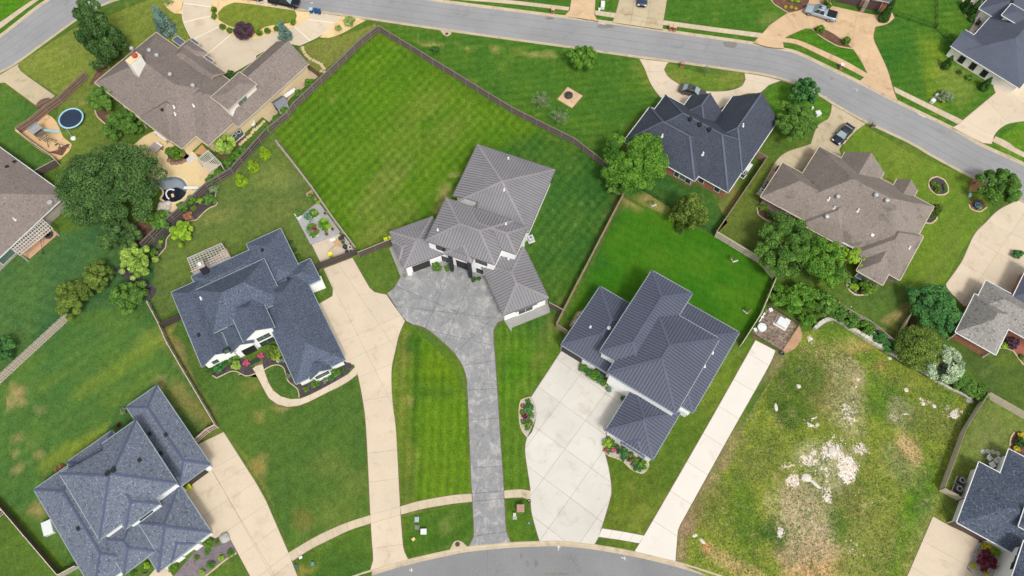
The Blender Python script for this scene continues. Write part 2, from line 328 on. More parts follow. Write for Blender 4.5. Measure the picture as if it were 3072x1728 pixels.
# bare soil and rock of the empty plot
for s, rx, ry, rot, c, w in [
    ('33 1410,200', 1.7, 2.6, 10, (226, 190, 140), .95), ('33 380,1300', 4.5, 3.2, -20, (222, 180, 130), .95), ('33 330,850', 4.4, 4.8, 10, (210, 182, 150), .65), ('33 480,1050', 3.5, 3, 0, (214, 182, 150), .8),
    ('32 710,620 830,590 980,610', 1.3, 1.0, 30, (214, 150, 100), .85), ('32 1080,780', 1.6, .8, 0, (205, 155, 105), .7), ('32 820,760 900,900', 2.2, 1.4, -30, (196, 172, 140), .8),
    ('32 520,1000 600,800', 5, 4, 0, (150, 140, 88), .8), ('32 330,900 180,1100', 3, 4, 0, (84, 112, 42), .8), ('32 250,1250', 3, 2, 0, (72, 100, 40), .7), ('32 1150,1130 1290,1140', 2.2, 3, 0, (92, 130, 40), .8), ('32 1050,1000', 1.6, 3, 0, (118, 150, 45), .8), ('32 1000,700', 2, 1.5, 0, (110, 145, 50), .8), ('32 700,480', 3, 1.4, 0, (104, 140, 45), .8),
    ('32 1730,1080', 2.4, 1.4, -20, (96, 140, 50), .7), ('33 480,600', 1.8, 1.2, 0, (90, 128, 40), .95), ('33 200,1180 60,1000', 2.4, 1.8, -20, (62, 98, 45), .95), ('33 730,1000 800,850', 2.4, 3, 0, (84, 122, 50), .8), ('33 1250,280 1420,440', 2.2, 2.4, 0, (142, 150, 92), .8), ('33 1350,1000 1420,850 1290,1250', 1.1, 4.5, -22, (100, 150, 32), .85), ('33 1650,480', 1.0, 2.5, -20, (120, 158, 40), .85), ('33 1560,600', 1.2, 4, -22, (74, 118, 48), .7),
    ('33 900,450 900,600', 4, 4, 0, (112, 118, 58), .6), ('33 1080,1000 1000,1250', 5, 5, 0, (150, 150, 80), .6), ('32 780,800 820,950 790,1100 800,1250 830,1380', 2.4, 2.0, 0, (196, 184, 138), .5), ('33 500,250 700,300 600,450', 3.2, 2.2, 0, (206, 194, 158), .55), ('33 300,720 380,900 420,1050', 3.8, 2.4, 0, (212, 188, 156), .6), ('33 250,1250 550,1200', 2.6, 1.6, 0, (216, 184, 146), .7), ('32 1330,1290 1330,1200', 1.8, 1.6, 0, (196, 180, 150), .6), ('32 650,650 900,560', 2.6, 1.2, 0, (176, 172, 104), .6), ('23 2350,450 2480,700', 3, 3, 0, (156, 166, 66), .6), ('32 1500,1000 1650,900', 3.2, 2, -20, (148, 158, 66), .6), ('33 1050,300 1150,550', 2.4, 3, 0, (158, 162, 74), .6), ('32 1600,1300', 5, 3, 0, (132, 138, 70), .6), ('23 2250,1350 2400,1420 2100,1250', 3, 1.0, -25, (214, 180, 125), .7), ('23 1960,1180', .6, .9, 0, (210, 150, 105), .8), ('23 2150,80 2200,200', .8, 2.5, -30, (176, 150, 115), .8), ('23 2300,650 2350,900', 2, 4, 0, (82, 120, 40), .6), ('23 2450,200', 4, 4, 0, (134, 142, 66), .7), ('23 2000,700', 2, 4, -30, (130, 128, 70), .7)]:
    blob(s, rx, ry, rot, c, w, .7)
for s, rx, ry, rot, w in [('33 640,190', 1.8, 1.4, 20, 1.5), ('33 800,370', 1.5, 2.2, -10, 1.6), ('33 450,260', 2.2, 1.4, 30, 1.0), ('33 250,480', 1.6, 1.0, 30, 1.1), ('33 210,360', 1.2, 1.4, 0, .8), ('33 590,620', .9, 1.5, 0, 1.1), ('33 930,180', 1.2, 1.2, 0, 1.0), ('33 720,70', 2.2, .8, -20, .8), ('33 620,400', 2.4, 2, 0, .75), ('33 780,460', .7, 1, 0, 1.3),
                          ('32 890,910', 1.0, .6, 0, .85), ('32 860,1000', 1.0, .5, 0, .8), ('32 800,1210', 1.6, 1.8, 0, .75), ('32 870,1180', .8, 1.4, 0, .7), ('32 820,1330', 1.8, 1.2, 0, .7), ('32 420,1340', 1.6, 1.2, 0, .7), ('32 1590,1140', 1.2, .6, 0, .9), ('32 1850,1250', 1.5, 1.0, -30, 1.0), ('32 1950,1240', 1, .8, 0, .8), ('32 420,520', .8, 1.2, 0, .7), ('32 1330,1290', 2, 1.4, 0, .6), ('32 630,330', 1.4, .4, 0, .7), ('33 120,1010', .8, .9, 0, 1.1), ('33 1060,690 980,650', 1.4, 1.0, 0, .45), ('33 880,1150', 1.5, 1.5, 0, .5)]:
    rockblob(s, rx, ry, rot, w)

ST = lambda *a: tuple((R(x), p, m) for x, p, m in a)
LM = dict(hero=lawn_mat('lawn_striped', ST((38, 1.5, .14), (-38, 1.5, .09)), dry=.22), right=lawn_mat('lawn_deep', ST((-70, 2.0, .08), (40, 1.5, .05)), dry=.25, dryc=alb(150, 155, 85)),
          north=lawn_mat('lawn_north', ST((82, 1.5, .10),), dry=.25, dryc=alb(158, 165, 85)), rich=lawn_mat('lawn_rich', ST((120, 1.6, .05),), fine=.22, med=.12, dry=.06),
          olive=lawn_mat('lawn_olive', ST((60, 1.6, .05),), dry=.35), mid=lawn_mat('lawn_mid', ST((52, 1.8, .05),), fine=.32, med=.16, dry=.16), vert=lawn_mat('lawn_vertical', ST((0, 1.3, .13), (90, 2.2, .05)), dry=.15), weed=lawn_mat('plot_weeds', (), .55, .30, .5, alb(182, 165, 118), weeds=True))
asphalt = pm('asphalt', alb(152, 152, 153), .2, 5, .12, .10, alb(138, 138, 139), .35, (.55, .75), .9)
asphalt2 = pm('asphalt_newer', alb(138, 138, 139), .18, 5, .15, .09, alb(118, 118, 119), .4, (.55, .75), .9)
kerb_m = pm('kerb_concrete', alb(206, 190, 162, 1.38), .10, 5, .5, .10, alb(176, 158, 130, 1.38), .8, (.5, .75), .9)
tan_c = pm('tan_concrete', alb(228, 211, 186, 1.42), .07, 6, .22, .05, alb(212, 193, 166, 1.42), .5, (.5, .75), .88, rnd=.035)
side_c = pm('walk_concrete', alb(214, 198, 170, 1.38), .08, 6, .4, .06, alb(196, 178, 150, 1.38), .9, (.5, .8), .9, rnd=.05)
white_c = pm('pale_concrete', alb(222, 217, 207, 1.38), .06, 6, .2, .05, alb(204, 196, 184, 1.38), .45, (.5, .75), .85, rnd=.045)
new_c = pm('new_concrete', alb(238, 231, 220, 1.38), .05, 6, .2, .03, alb(224, 212, 196, 1.38), .4, (.55, .8), .85, rnd=.02)
old_c = pm('old_concrete', alb(206, 190, 158, 1.38), .10, 6, .3, .08, alb(176, 156, 120, 1.38), .5, (.5, .75), .9, rnd=.05)
peach_c = pm('peach_concrete', alb(222, 190, 152, 1.38), .10, 6, .3, .08, alb(192, 160, 122, 1.38), .5, (.5, .75), .9, rnd=.05)
patio_c = pm('patio_concrete', alb(240, 214, 162, 1.38), .06, 6, .25, .04, alb(228, 196, 142, 1.38), .5, (.5, .8), .85, rnd=.03)
def stamped():
    t = NT('stamped_grey_concrete'); w = t.rng(t.noise(.5, 6, .75, dist=.8), .34, .70, -.20, .14, True); sp = t.noise(3.2, 8, .85, co=t.mapping((1, .3, 1), .05)); f = t.rng(t.noise(3.0, 5, .8), .25, .75, .78, 1.22)
    m = t.rng(t.math('ADD', sp, w), .38, .74, 0, .8, True); dk = t.rng(t.noise(.9, 7, .75, co=t.mapping((1, 1, 1), 2.1)), .46, .72, 0, .7, True)
    c = t.mix(dk, alb(144, 145, 146), alb(116, 117, 118)); c = t.mix(m, c, alb(192, 189, 185)); t.bump(t.noise(3, 4), .25, .03)
    return t.out(t.scale(c, f), .7, 0, .35)
stamp_c = stamped()
joint_m = pm('joint_fill', alb(120, 108, 90), .2, 5)
def joint_lines(J):
    out = []
    for j in J:
        if j[0] == 'grid':
            a, b = g1(j[1]), g1(j[2]); d = (b - a).normalized(); n = Vector((-d.y, d.x, 0))
            for k in range(-14, 15):
                if j[3]: out.append((a + n * j[3] * k, d))
                if j[4]: out.append((a + d * j[4] * k, n))
        elif j[0] == 'par':                  # parallel joints along a line a-b every d metres
            a, b = g1(j[1]), g1(j[2]); d = (b - a).normalized(); n = Vector((-d.y, d.x, 0))
            for k in range(int(-j[3]), int(j[4]) + 1): out.append((a + d * j[5] * k, n))
        else:
            a, b = g(j[0]); out.append((a, (b - a).normalized()))
    return out
def split_poly(P, lines):
    bm = bmesh.new(); bm.faces.new([bm.verts.new((p[0], p[1], 0)) for p in P])
    for a, d in lines:
        bmesh.ops.bisect_plane(bm, geom=bm.verts[:] + bm.edges[:] + bm.faces[:], plane_co=(a.x, a.y, 0), plane_no=(-d.y, d.x, 0), dist=1e-4)
    out = [[Vector((l.vert.co.x, l.vert.co.y)) for l in f.loops] for f in bm.faces]; bm.free()
    return [ccw(f) for f in out if abs(area2(f)) > .05]
soil_edge = pm('soil_edge', alb(112, 100, 66), .3, 6, .8, .2)
def soil_lip(P, w=.10):
    tag(MB().prism(offset_poly(P, -w), -.03, GZ + .0108, bottom=False).build('soil_margin', soil_edge), kind='structure')
def paving(name, s, mat, joints=(), dz=.012, smooth=True, gap=.022, jm=None, lim=38):
    P = g(s) if isinstance(s, str) else s
    P = ccw(smooth_poly(P, lim, .8) if smooth else [Vector(p[:2]) for p in P])
    if name in ('driveway', 'patio', 'garden_path', 'fire_pit_patio'): soil_lip(P)
    z = GZ + dz; root = tag(MB().prism(P, -.05, z, bottom=False).build(name, jm or joint_m if joints else mat), kind='structure')
    if joints:
        for f in split_poly(P, joint_lines(joints)):
            q = offset_poly(f, gap / 2); q2 = offset_poly(f, gap / 2 + .012)
            m = MB(); n = len(q)
            m.add([(p.x, p.y, z - .004) for p in q] + [(p.x, p.y, z + .010) for p in q] + [(p.x, p.y, z + .018) for p in q2],
                  [tuple(range(2 * n, 3 * n))] + [(i, (i + 1) % n, n + (i + 1) % n, n + i) for i in range(n)] + [(n + i, n + (i + 1) % n, 2 * n + (i + 1) % n, 2 * n + i) for i in range(n)])
            m.build('slab', mat, root)
    return root

# ------------------------------------------------------------------ ground and roads
gm = MB(); gm.add([(-1500, -1500, -.25), (1500, -1500, -.25), (1500, 1500, -.25), (-1500, 1500, -.25)], [(0, 1, 2, 3)])
tag(gm.build('ground', pm('far_grass', alb(96, 124, 58), .3, 2, .05, .15)), kind='structure')
SOUTH = '00 -600,1120 0,745 190,635 840,165 1060,55 1250,-10 1700,-70 2100,-50; 10 0,35 395,105 680,138 1110,200 1860,310 2576,410; 20 590,490 860,530 1280,590 1560,625 2340,735; 30 0,775 260,850 530,980 640,1050 980,1240 1420,1449; 31 1640,130 2030,340 2576,610 3300,960'
NORTH = '31 3400,600 2576,190; 30 2160,1449 1860,1280 1300,1010 920,815 600,660 300,520 160,485; 20 2430,425 1700,320 1010,220 540,160 0,90; 10 1880,0 1000,-130 0,-250; 00 1500,-270 900,-180 480,-10 0,350 -600,780'
south, north = g(SOUTH, 0), g(NORTH, 0)
RW = smooth_poly(south, 60, 1.5, False) + smooth_poly(north, 60, 1.5, False)
tag(MB().prism(ccw(RW), -.3, 0.0, bottom=False).build('road', asphalt), kind='structure')
LOW = '13 300,1700 970,1449 1150,1390 1530,1280 1950,1185 2140,1150 2560,1110; 23 275,1098 500,1095 830,1130 1230,1200 1650,1300 2120,1449 2500,1600'
low = smooth_poly(g(LOW, 0), 60, 1.0, False)
tag(MB().prism(ccw(low + [Vector((32, -14)), Vector((-32, -14))]), -.3, 0.0, bottom=False).build('road', asphalt2), kind='structure')
def kerb(pts, side, w=.62, name='kerb'):
    P = smooth_poly(pts, 60, 1.0, False) if len(pts[0]) == 3 else pts
    m = MB(); prof = [(w, .004), (w * .42, .015), (w * .34, .105), (w * .26, .125), (0, .125), (0, -.2)]
    n = len(P); vs = []
    for i, p in enumerate(P):
        d = (Vector(P[min(i + 1, n - 1)][:2]) - Vector(P[max(i - 1, 0)][:2])).normalized(); q = Vector((-d.y, d.x)) * side
        for a, z in prof: vs.append((p[0] + q.x * a, p[1] + q.y * a, z))
    k = len(prof); fs = []
    for i in range(n - 1):
        for j in range(k - 1):
            f = (i * k + j, i * k + j + 1, (i + 1) * k + j + 1, (i + 1) * k + j); fs.append(f if side < 0 else f[::-1])
    m.add(vs, fs); return tag(m.build(name, kerb_m), kind='structure')
kerb(south, 1); kerb(north, 1); kerb(low, -1, .72)
# asphalt patches and stains with their own shape
patch_m = pm('asphalt_patch', alb(128, 126, 122), .2, 6, .8, .15)
for s, rx, ry in [('20 945,265', 1.9, .55), ('20 2200,445', 1.5, .9), ('20 380,185', .9, .4), ('23 240,1320', .35, .65), ('23 150,1325', .28, .5), ('23 95,1245', .22, .4), ('23 450,1430', 1.8, .25), ('30 640,790', .3, .2)]:
    c = g1(s, 0); rr = random.Random(s); m = MB()
    m.prism([(c.x + rx * rr.uniform(.7, 1.1) * math.cos(a * .524), c.y + ry * rr.uniform(.7, 1.1) * math.sin(a * .524)) for a in range(12)], -.02, .004, bottom=False)
    tag(m.build('road_patch', patch_m), kind='structure')
seam_m = pm('tar_seam', alb(122, 122, 122), .2, 3)
def mid_seam(P, Q, f, n=70):
    m = MB(); rr = random.Random(int(f * 100)); pts = [Vector((p[0] * (1 - f) + q[0] * f + rr.uniform(-.04, .04), p[1] * (1 - f) + q[1] * f, .004)) for p, q in zip(P, Q)]
    for a, b in zip(pts[:-1], pts[1:]): m.bar(a, b, .05, .006)
    tag(m.build('road_seam', seam_m), kind='structure')
def resamp(P, n):
    d = [0]
    for a, b in zip(P[:-1], P[1:]): d.append(d[-1] + (Vector(b[:2]) - Vector(a[:2])).length)
    out = []; j = 0
    for k in range(n):
        t_ = d[-1] * k / (n - 1)
        while j < len(d) - 2 and d[j + 1] < t_: j += 1
        out.append(Vector(P[j][:2]).lerp(Vector(P[j + 1][:2]), (t_ - d[j]) / max(1e-6, d[j + 1] - d[j])))
    return out
A_, B_ = resamp(smooth_poly(south, 60, 1.5, False), 120), resamp(smooth_poly(north[::-1], 60, 1.5, False), 120)
for f_ in (.27, .5, .73): mid_seam(A_, B_, f_)
MB().bar((at((1463, 1600)).x, 2, .004), (at((1463, 1600)).x, at((1463, 1650), 0).y, .004), .06, .006).build('road_seam', seam_m)['kind'] = 'structure'
chalk = pm('survey_paint', alb(232, 232, 232), .15, 8, 1, .1)
for s, a, l in [('30 885,900', -35, 1.2), ('30 575,985', 80, .9), ('30 1550,1165', -30, 1.4), ('30 735,750', -30, 1.4), ('23 470,1165', 80, .7), ('23 1125,1270', -15, .7), ('20 910,240', -10, 1.4), ('13 1560,1390', 0, .5), ('10 560,30', 0, .6)]:
    c = g1(s, 0); d = Vector((math.cos(R(a)), math.sin(R(a)), 0)); n = Vector((-d.y, d.x, 0)); m = MB()
    for p, q in ((c - d * l / 2, c + d * l / 2), (c - n * .25 + d * l * .2, c + n * .25 + d * l * .1)):
        m.bar(p + Vector((0, 0, .004)), q + Vector((0, 0, .004)), .09, .006)
    tag(m.build('road_marking', chalk), kind='structure')

# ------------------------------------------------------------------ lawns
Z = 0
inner = smooth_poly(south, 60, 1.5, False)[::-1]
mid_poly = [Vector(p) for p in smooth_poly(south, 60, 2.0, False)] + [Vector((135, 20)), Vector((100, -14)), Vector((32.2, -14))] + [Vector(p) for p in low[::-1]] + [Vector((-32.2, -14)), Vector((-110, -14)), Vector((-130, 60))]
lawn('lawn', mid_poly, alb(92, 126, 52), LM['mid'], 0, 2.0, smooth=False)
north_poly = [Vector(p) for p in smooth_poly(north, 60, 2.0, False)] + [Vector((-150, 150)), Vector((0, 170)), Vector((150, 150)), Vector((150, 60))]
lawn('lawn', north_poly, alb(78, 130, 42), LM['north'], .0, 2.0, smooth=False)
L = lambda s, c, m, dz, sp=1.2, **k: lawn('lawn', s, alb(*c), LM[m], dz, sp, **k)
L('F 948,72 1545,437 1562,495 1400,832 1392,780 985,605 903,640 690,325', (92, 138, 30), 'hero', .004, 1.0, smooth=False)
L('F 960,66 1122,82 1400,117 1605,148 1640,190 1665,262 1590,300 1528,390 1530,425', (76, 126, 42), 'north', .004, smooth=False)
L('F 1562,492 1800,595 1965,705 1890,850 1700,740 1560,790 1425,805', (64, 130, 24), 'rich', .004, smooth=False)
L('F 1402,835 1425,880 1315,1010 1310,1050 1325,1180 1335,1240 1270,1235 1255,1000 1245,860 1262,812 1395,785', (92, 134, 40), 'vert', .006)
L('F 1020,812 1090,870 1140,930 1170,1010 1178,1100 1188,1250 1010,1280 1000,1150 985,1050 990,930', (100, 142, 32), 'vert', .006)
L('F 1010,1300 1190,1265 1192,1340 1130,1370 1022,1405', (80, 122, 40), 'mid', .006)
L('F 1270,1255 1338,1258 1355,1365 1283,1365', (84, 126, 40), 'mid', .006)
L('F 1880,860 1900,880 1700,1230 1612,1345 1505,1330 1535,1220 1525,1130 1640,1185 1700,1040', (96, 128, 44), 'olive', .006, smooth=False)
L('F 690,335 905,640 800,690 705,580 620,610 450,770 400,810 380,760 390,660 450,540 600,420', (108, 132, 68), 'olive', .006, smooth=False)
L('F 407,823 550,1077 568,1088 640,1190 700,1300 735,1390 940,1320 928,1150 905,950 860,915 520,900 452,800', (84, 122, 54), 'mid', .008, smooth=False)
L('F 720,1400 938,1325 935,1449 745,1460', (80, 120, 46), 'mid', .008, smooth=False)
L('F 0,950 180,790 385,760 555,1075 490,1110 520,1180 210,1449 190,1449 60,1300 0,1250', (84, 128, 62), 'mid', .007, smooth=False)
L('F 0,560 140,590 300,550 390,640 390,760 180,795 0,955', (74, 120, 70), 'right', .005, smooth=False)
L('F 0,215 110,290 40,330 150,415 100,450 0,400', (84, 130, 56), 'mid', .007, smooth=False)
L('F 45,160 180,75 370,0 460,0 470,80 490,120 400,100 270,150 210,200 165,250 85,200', (134, 152, 68), 'olive', .006, smooth=False)
L('F 165,235 240,160 300,330 330,380 150,420 140,300', (118, 142, 62), 'olive', .007, smooth=False)
L('F 750,120 800,100 860,90 945,60 945,75 800,190 780,165', (140, 148, 74), 'olive', .008, smooth=False)
L('F 1610,310 1760,430 1830,560 1800,590 1620,480 1540,500', (60, 112, 52), 'right', .008, smooth=False)
L('F 1670,170 1680,160 1770,185 1870,190 1868,215 1800,230 1720,215 1680,190', (112, 146, 54), 'north', .009)
L('F 1920,220 1975,205 2085,262 2090,290 2050,320 1960,320', (84, 140, 42), 'north', .009)
L('F 2115,380 2150,320 2170,312 2290,385 2480,460 2490,540 2420,630 2340,780 2260,830 2060,720 2080,400', (116, 150, 52), 'mid', .007, smooth=False)
L('F 2060,720 2240,690 2330,760 2280,850 2120,780', (96, 128, 58), 'olive', .009, smooth=False)
L('F 1800,590 1930,400 1960,420 1910,530 1980,690 1960,705', (108, 128, 58), 'olive', .008, smooth=False)
L('F 2500,360 2576,300 2600,400 2576,410 2530,390', (100, 150, 40), 'north', .008)
L('F 2400,880 2576,860 2600,1040 2480,985', (88, 116, 56), 'mid', .008, smooth=False)
L('F 2480,1000 2640,1080 2600,1160 2450,1200 2390,1320 2360,1225', (122, 142, 72), 'olive', .008, smooth=False)
L('F 1970,850 2050,828 2120,830 2250,905 2440,1010 2360,1240 2390,1320 2340,1330 2290,1449 2270,1480 1880,1500 1779,1449 1704,1415 1705,1330 1960,920', (142, 156, 62), 'weed', .010, .55, smooth=False, rock=True)
lawn('lawn', '00 0,-60 500,-60 440,0 370,0 0,215', alb(90, 150, 32), LM['north'], .006)
# north verge lawns and islands
L('30 440,285 380,285 180,375 300,395 600,525 995,720 940,620 860,500 700,470 520,380', (78, 138, 34), 'north', .009)
L('00 2360,25 2250,70 2195,130 2200,200 2290,255 2420,300 2576,340; 10 100,270 330,235 400,200 412,160 392,108 0,50', (136, 154, 62), 'olive', .060)
# ------------------------------------------------------------------ driveways, walks, patios
paving('driveway', '11 680,1255 970,1145 1145,1449; 12 1190,40 1310,65 1500,330 1440,470 1400,640 1367,800 1365,1000 1380,1200; 13 1410,0 1450,750 1480,1150 1495,1210 1530,1280 1150,1390 1178,1290 1155,920 1110,0; 12 1075,1130 1020,860 985,770 850,700 600,180 770,80 775,0; 11 770,1449', tan_c,
       [('12 830,560 1270,360',), ('12 940,720 1360,530',), ('12 1050,890 1360,770',), ('12 850,130 1130,690',), ('12 1080,130 1350,530',), ('12 1100,1130 1370,1085',), ('13 1120,215 1420,180',), ('13 1140,505 1435,468',), ('13 1155,832 1450,750',), ('13 1157,920 1460,830',), ('13 1175,1170 1480,1130',)])
paving('patio', '11 560,1012 835,905 1012,1082 665,1225', tan_c, [('11 690,960 840,1150',)], smooth=False)
paving('driveway', '12 1320,55 1510,330 1700,400 1900,560 2030,700 2110,870 2130,1100; 13 2145,0 2165,500 2192,1050 2140,1152 2560,1112 2518,1000 2495,600 2455,0; 12 2420,900 2390,500 2390,420 2430,350 2560,290; 11 2420,1350 2290,1100 1500,1250 1390,1449', stamp_c,
       [('12 1470,190 2380,300',), ('12 1880,0 1700,420',), ('12 2130,0 1890,560',), ('12 1640,80 2390,390',), ('12 2090,510 2390,580',), ('12 2090,780 2400,730',), ('12 2130,1030 2420,1010',), ('12 2140,1330 2440,1310',), ('13 2160,365 2480,340',), ('13 2175,620 2495,590',), ('13 2180,700 2500,665',), ('13 2190,1050 2520,1000',), ('12 2390,300 2060,600',)], gap=.05, jm=pm('dark_joint', alb(92, 94, 98), .2, 4))
paving('driveway', '22 505,620 190,1100 245,1260 200,1449; 23 150,60 130,180 150,340 185,580 195,800 275,1098 500,1095 830,1130 870,1060 980,700 1000,560 970,350 930,180 950,20; 22 930,1440 1300,1000 960,860 700,650', white_c,
       [('grid', '22 480,1150 ', '22 200,950', 5.2, 4.6)], gap=.03)
paving('driveway', '22 2450,525 2576,590; 32 75,630 0,800; 23 2210,0 1690,940 1670,990 1645,1300 1230,1200 1330,1040 1930,0', new_c, [('par', '23 1930,20 ', '23 1330,1040', 6, 6, 4.9)], gap=.03, lim=50)
paving('driveway', '03 1960,140 2250,0 2576,510; 13 100,690 330,1220 420,1460; 03 2520,1455 2280,1008 2170,1070 1950,1000 1700,600 2080,350', tan_c,
       [('03 2140,390 2420,890',), ('03 1950,680 2576,290',), ('03 2040,850 2576,500',), ('03 2280,1000 2576,800',), ('v1 545,605 890,345',), ('v1 715,819 1000,600',), ('v1 870,810 1040,680',), ('v1 420,60 540,260',), ('03 2140,370 2370,240',)], smooth=False)
# sidewalks of the lower street
def walk(name, up, lo, mat, n, dz=.014):
    a, b = smooth_poly(g(up), 60, .5, False), smooth_poly(g(lo), 60, .5, False)
    P = ccw([Vector(p) for p in a] + [Vector(p) for p in b[::-1]]); lines = []
    def res(p, k):
        d = [0]
        for i in range(1, len(p)): d.append(d[-1] + (Vector(p[i]) - Vector(p[i - 1])).length)
        out = []
        for q in range(1, k):
            t = d[-1] * q / k; i = max(j for j in range(len(d)) if d[j] <= t); i = min(i, len(p) - 2); u = (t - d[i]) / max(1e-6, d[i + 1] - d[i])
            out.append(Vector(p[i]).lerp(Vector(p[i + 1]), u))
        return out
    soil_lip(P, .08); root = tag(MB().prism(P, -.05, GZ + dz, bottom=False).build(name, joint_m), kind='structure')
    A = [Vector(a[0])] + res(a, n) + [Vector(a[-1])]; B = [Vector(b[0])] + res(b, n) + [Vector(b[-1])]; z = GZ + dz
    for i in range(n):
        q = offset_poly([A[i], A[i + 1], B[i + 1], B[i]], .011); MB().prism(q, z - .004, z + .014, bottom=False).build('slab', mat, root)
    return root
walk('sidewalk', '13 320,1220 500,1110 700,1003 920,910 1152,835', '13 365,1300 550,1180 750,1080 950,985 1155,920', side_c, 11)
walk('sidewalk', '13 1450,750 1620,700 1800,665 1980,635 2170,620', '13 1460,832 1650,780 1850,742 2000,720 2175,702', side_c, 8)
walk('sidewalk', '13 2495,590; 23 0,580 100,577 190,592', '13 2500,668; 23 0,662 120,660 195,695', side_c, 3)
walk('sidewalk', '23 905,970 1100,1000 1330,1043', '23 870,1055 1080,1085 1280,1120', new_c, 4)
walk('front_walk', '02 2490,850; 12 60,740 80,820 150,1000 250,1090 370,1120 500,1095 800,940 950,850 1000,790', '02 2390,880; 12 -60,800 0,870 60,980 130,1110 250,1185 370,1195 500,1160 700,1060 900,960 1022,868', tan_c, 14)
for s in ('v1 265,575 420,455 465,525 300,640', 'v1 70,715 250,585 290,660 105,780', 'v1 -120,840 60,722 95,790 -60,900'):
    paving('path_slab', s, tan_c, smooth=False, dz=.04)
paving('porch_floor', '03 1500,1449 1560,1380 1690,1370 1740,1449 1650,1600 1480,1560', tan_c, smooth=False, dz=.03)
# north side
paving('driveway', '00 1855,-20 1830,130 1850,240 1930,400 2050,560 2300,760 2576,600; 10 0,560 250,420 440,460 620,375 750,280 830,215 890,170 690,140 530,120 395,105; 00 2576,-20', tan_c,
       [('00 1850,225 2120,160',), ('00 1950,395 2210,265',), ('00 2070,560 2310,360',), ('10 520,195 790,230',), ('10 385,265 545,410',)], gap=.14, jm=pm('pale_band', alb(245, 236, 216), .06, 5))
sand_m = pm('sandy_gravel', alb(230, 200, 152), .12, 6, .5, .08, alb(206, 166, 116), .8, (.5, .7))
paving('gravel_bed', '00 2170,-10 2120,60 2130,170 2200,250 2300,345 2450,385 2576,390; 10 60,370 220,320 390,270 450,240 535,180 530,125 395,105 0,40; 00 2576,20 2400,-10', sand_m, dz=.045)
paving('gravel_bed', '10 640,375 740,280 800,215 860,165 1000,180 1105,205 1000,260 880,330 740,380', sand_m, dz=.045)
paving('gravel_bed', '00 1640,10 1680,80 1760,135 1830,140 1835,40 1860,-20 1640,-30', sand_m, dz=.045)
paving('driveway', '00 -20,765 190,640 210,715 555,965 400,1090 50,832 -20,835', old_c, [('par', '00 80,770', '00 480,1030', 4, 9, 4.2)])
walk('sidewalk', '00 -100,290 0,225 245,55 330,0', '00 -100,350 0,290 230,115 390,0', side_c, 10)
paving('patio', 'p1 40,245 180,180 290,90 390,40 570,160 640,180 770,250 830,320 1000,360 935,470 700,690 570,810 530,810 540,720 480,640 420,520 350,460 200,330 60,280', patio_c, dz=.012)
paving('side_patio', 'a1 1400,1200 1890,850 2430,430 2560,560 2250,800 2000,1085 1880,1000 1690,1250 1560,1180', old_c, [('a1 1990,970 1850,860',), ('a1 2300,560 2400,680',), ('a1 1880,1010 1990,1085',)], smooth=False, dz=.011)
# far side of the upper street
paving('driveway', '20 600,-20 840,-20 830,150 862,212 530,158 580,105', peach_c, [('20 560,105 850,150',), ('20 590,60 840,95',)], smooth=False)
paving('driveway', '20 1085,-20 1562,-20 1525,200 1515,298 1012,222 1045,130', old_c, [('20 1050,130 1525,205',), ('20 1035,175 1520,250',), ('20 1230,-10 1205,160',), ('20 1395,-10 1365,180',)], smooth=False, gap=.04)
walk('sidewalk', '10 2100,-30; 20 0,5 580,72', '10 2060,0; 20 0,42 568,107', side_c, 12)
walk('sidewalk', '20 835,105 1045,132', '20 835,150 1030,180', side_c, 4)
walk('sidewalk', '20 1525,205 2000,270 2520,335', '20 1515,250 2000,316 2490,380', side_c, 18)
paving('driveway', '20 2430,428 2520,335 2576,275; 30 0,265 200,130 400,40 420,-20 650,-20 640,60 1080,150 1250,130 1272,180 1200,240 1080,270 1060,380 1100,480 1200,700 1260,900 1302,1012 920,815 980,770 995,730 940,620 860,500 800,440 440,290 380,285 180,375 150,425 160,487 0,472', peach_c,
       [('20 2520,335; 30 150,385',), ('20 2500,380; 30 150,425',), ('30 1000,735 1260,865',), ('30 980,780 1280,930',), ('30 700,-10 560,360',), ('30 560,180 1060,330',), ('30 900,100 850,430',), ('30 930,560 1120,510',), ('30 400,180 420,290',), ('30 250,150 330,290',)])
walk('sidewalk', '30 150,385 300,402 600,530 800,625 995,738', '30 150,425 300,450 600,592 800,690 975,782', peach_c, 14)
walk('sidewalk', '30 1262,870 1600,1035 1960,1210', '30 1278,930 1600,1092 1912,1250', side_c, 12)
paving('driveway', '30 1960,1210 2290,935 2265,870 2370,790 2520,640 2700,500 2700,1215 2576,1220 2400,1252 2290,1340 2250,1449 2165,1440 1860,1282 1915,1250', tan_c, [('30 1960,1210 2290,1370',), ('30 1915,1252 2260,1420',), ('30 2200,1010 2420,1240',), ('30 2370,860 2576,1050',)])
walk('sidewalk', '30 2290,1372 2420,1430; 31 2480,35 2700,140', '30 2250,1420 2350,1470; 31 2470,85 2700,195', side_c, 6)
paving('driveway', '20 1280,592 1330,680 1400,850 1500,985 1620,1100 2000,1160 2300,960 2500,930; 30 0,862 130,812 260,850 0,777; 20 2340,737 2350,800 2320,860 2200,910 2000,920 1800,890 1650,830 1560,760 1530,700 1560,640 1585,628', tan_c,
       [('20 1340,720 1530,720',), ('20 1410,880 1610,800',), ('20 1600,1010 1680,845',), ('20 1990,1060 2000,920',), ('20 2250,990 2180,910',), ('20 2350,800 2576,850',)])
paving('driveway', '30 642,1052 635,1120 600,1200 500,1262 430,1449; 31 130,120 -60,420 400,420 640,330 740,110 715,60 750,0; 30 770,1449 860,1340 982,1247', old_c, [('grid', '31 120,110', '31 620,330', 4.2, 5.0), ('30 640,1180 860,1330',)])
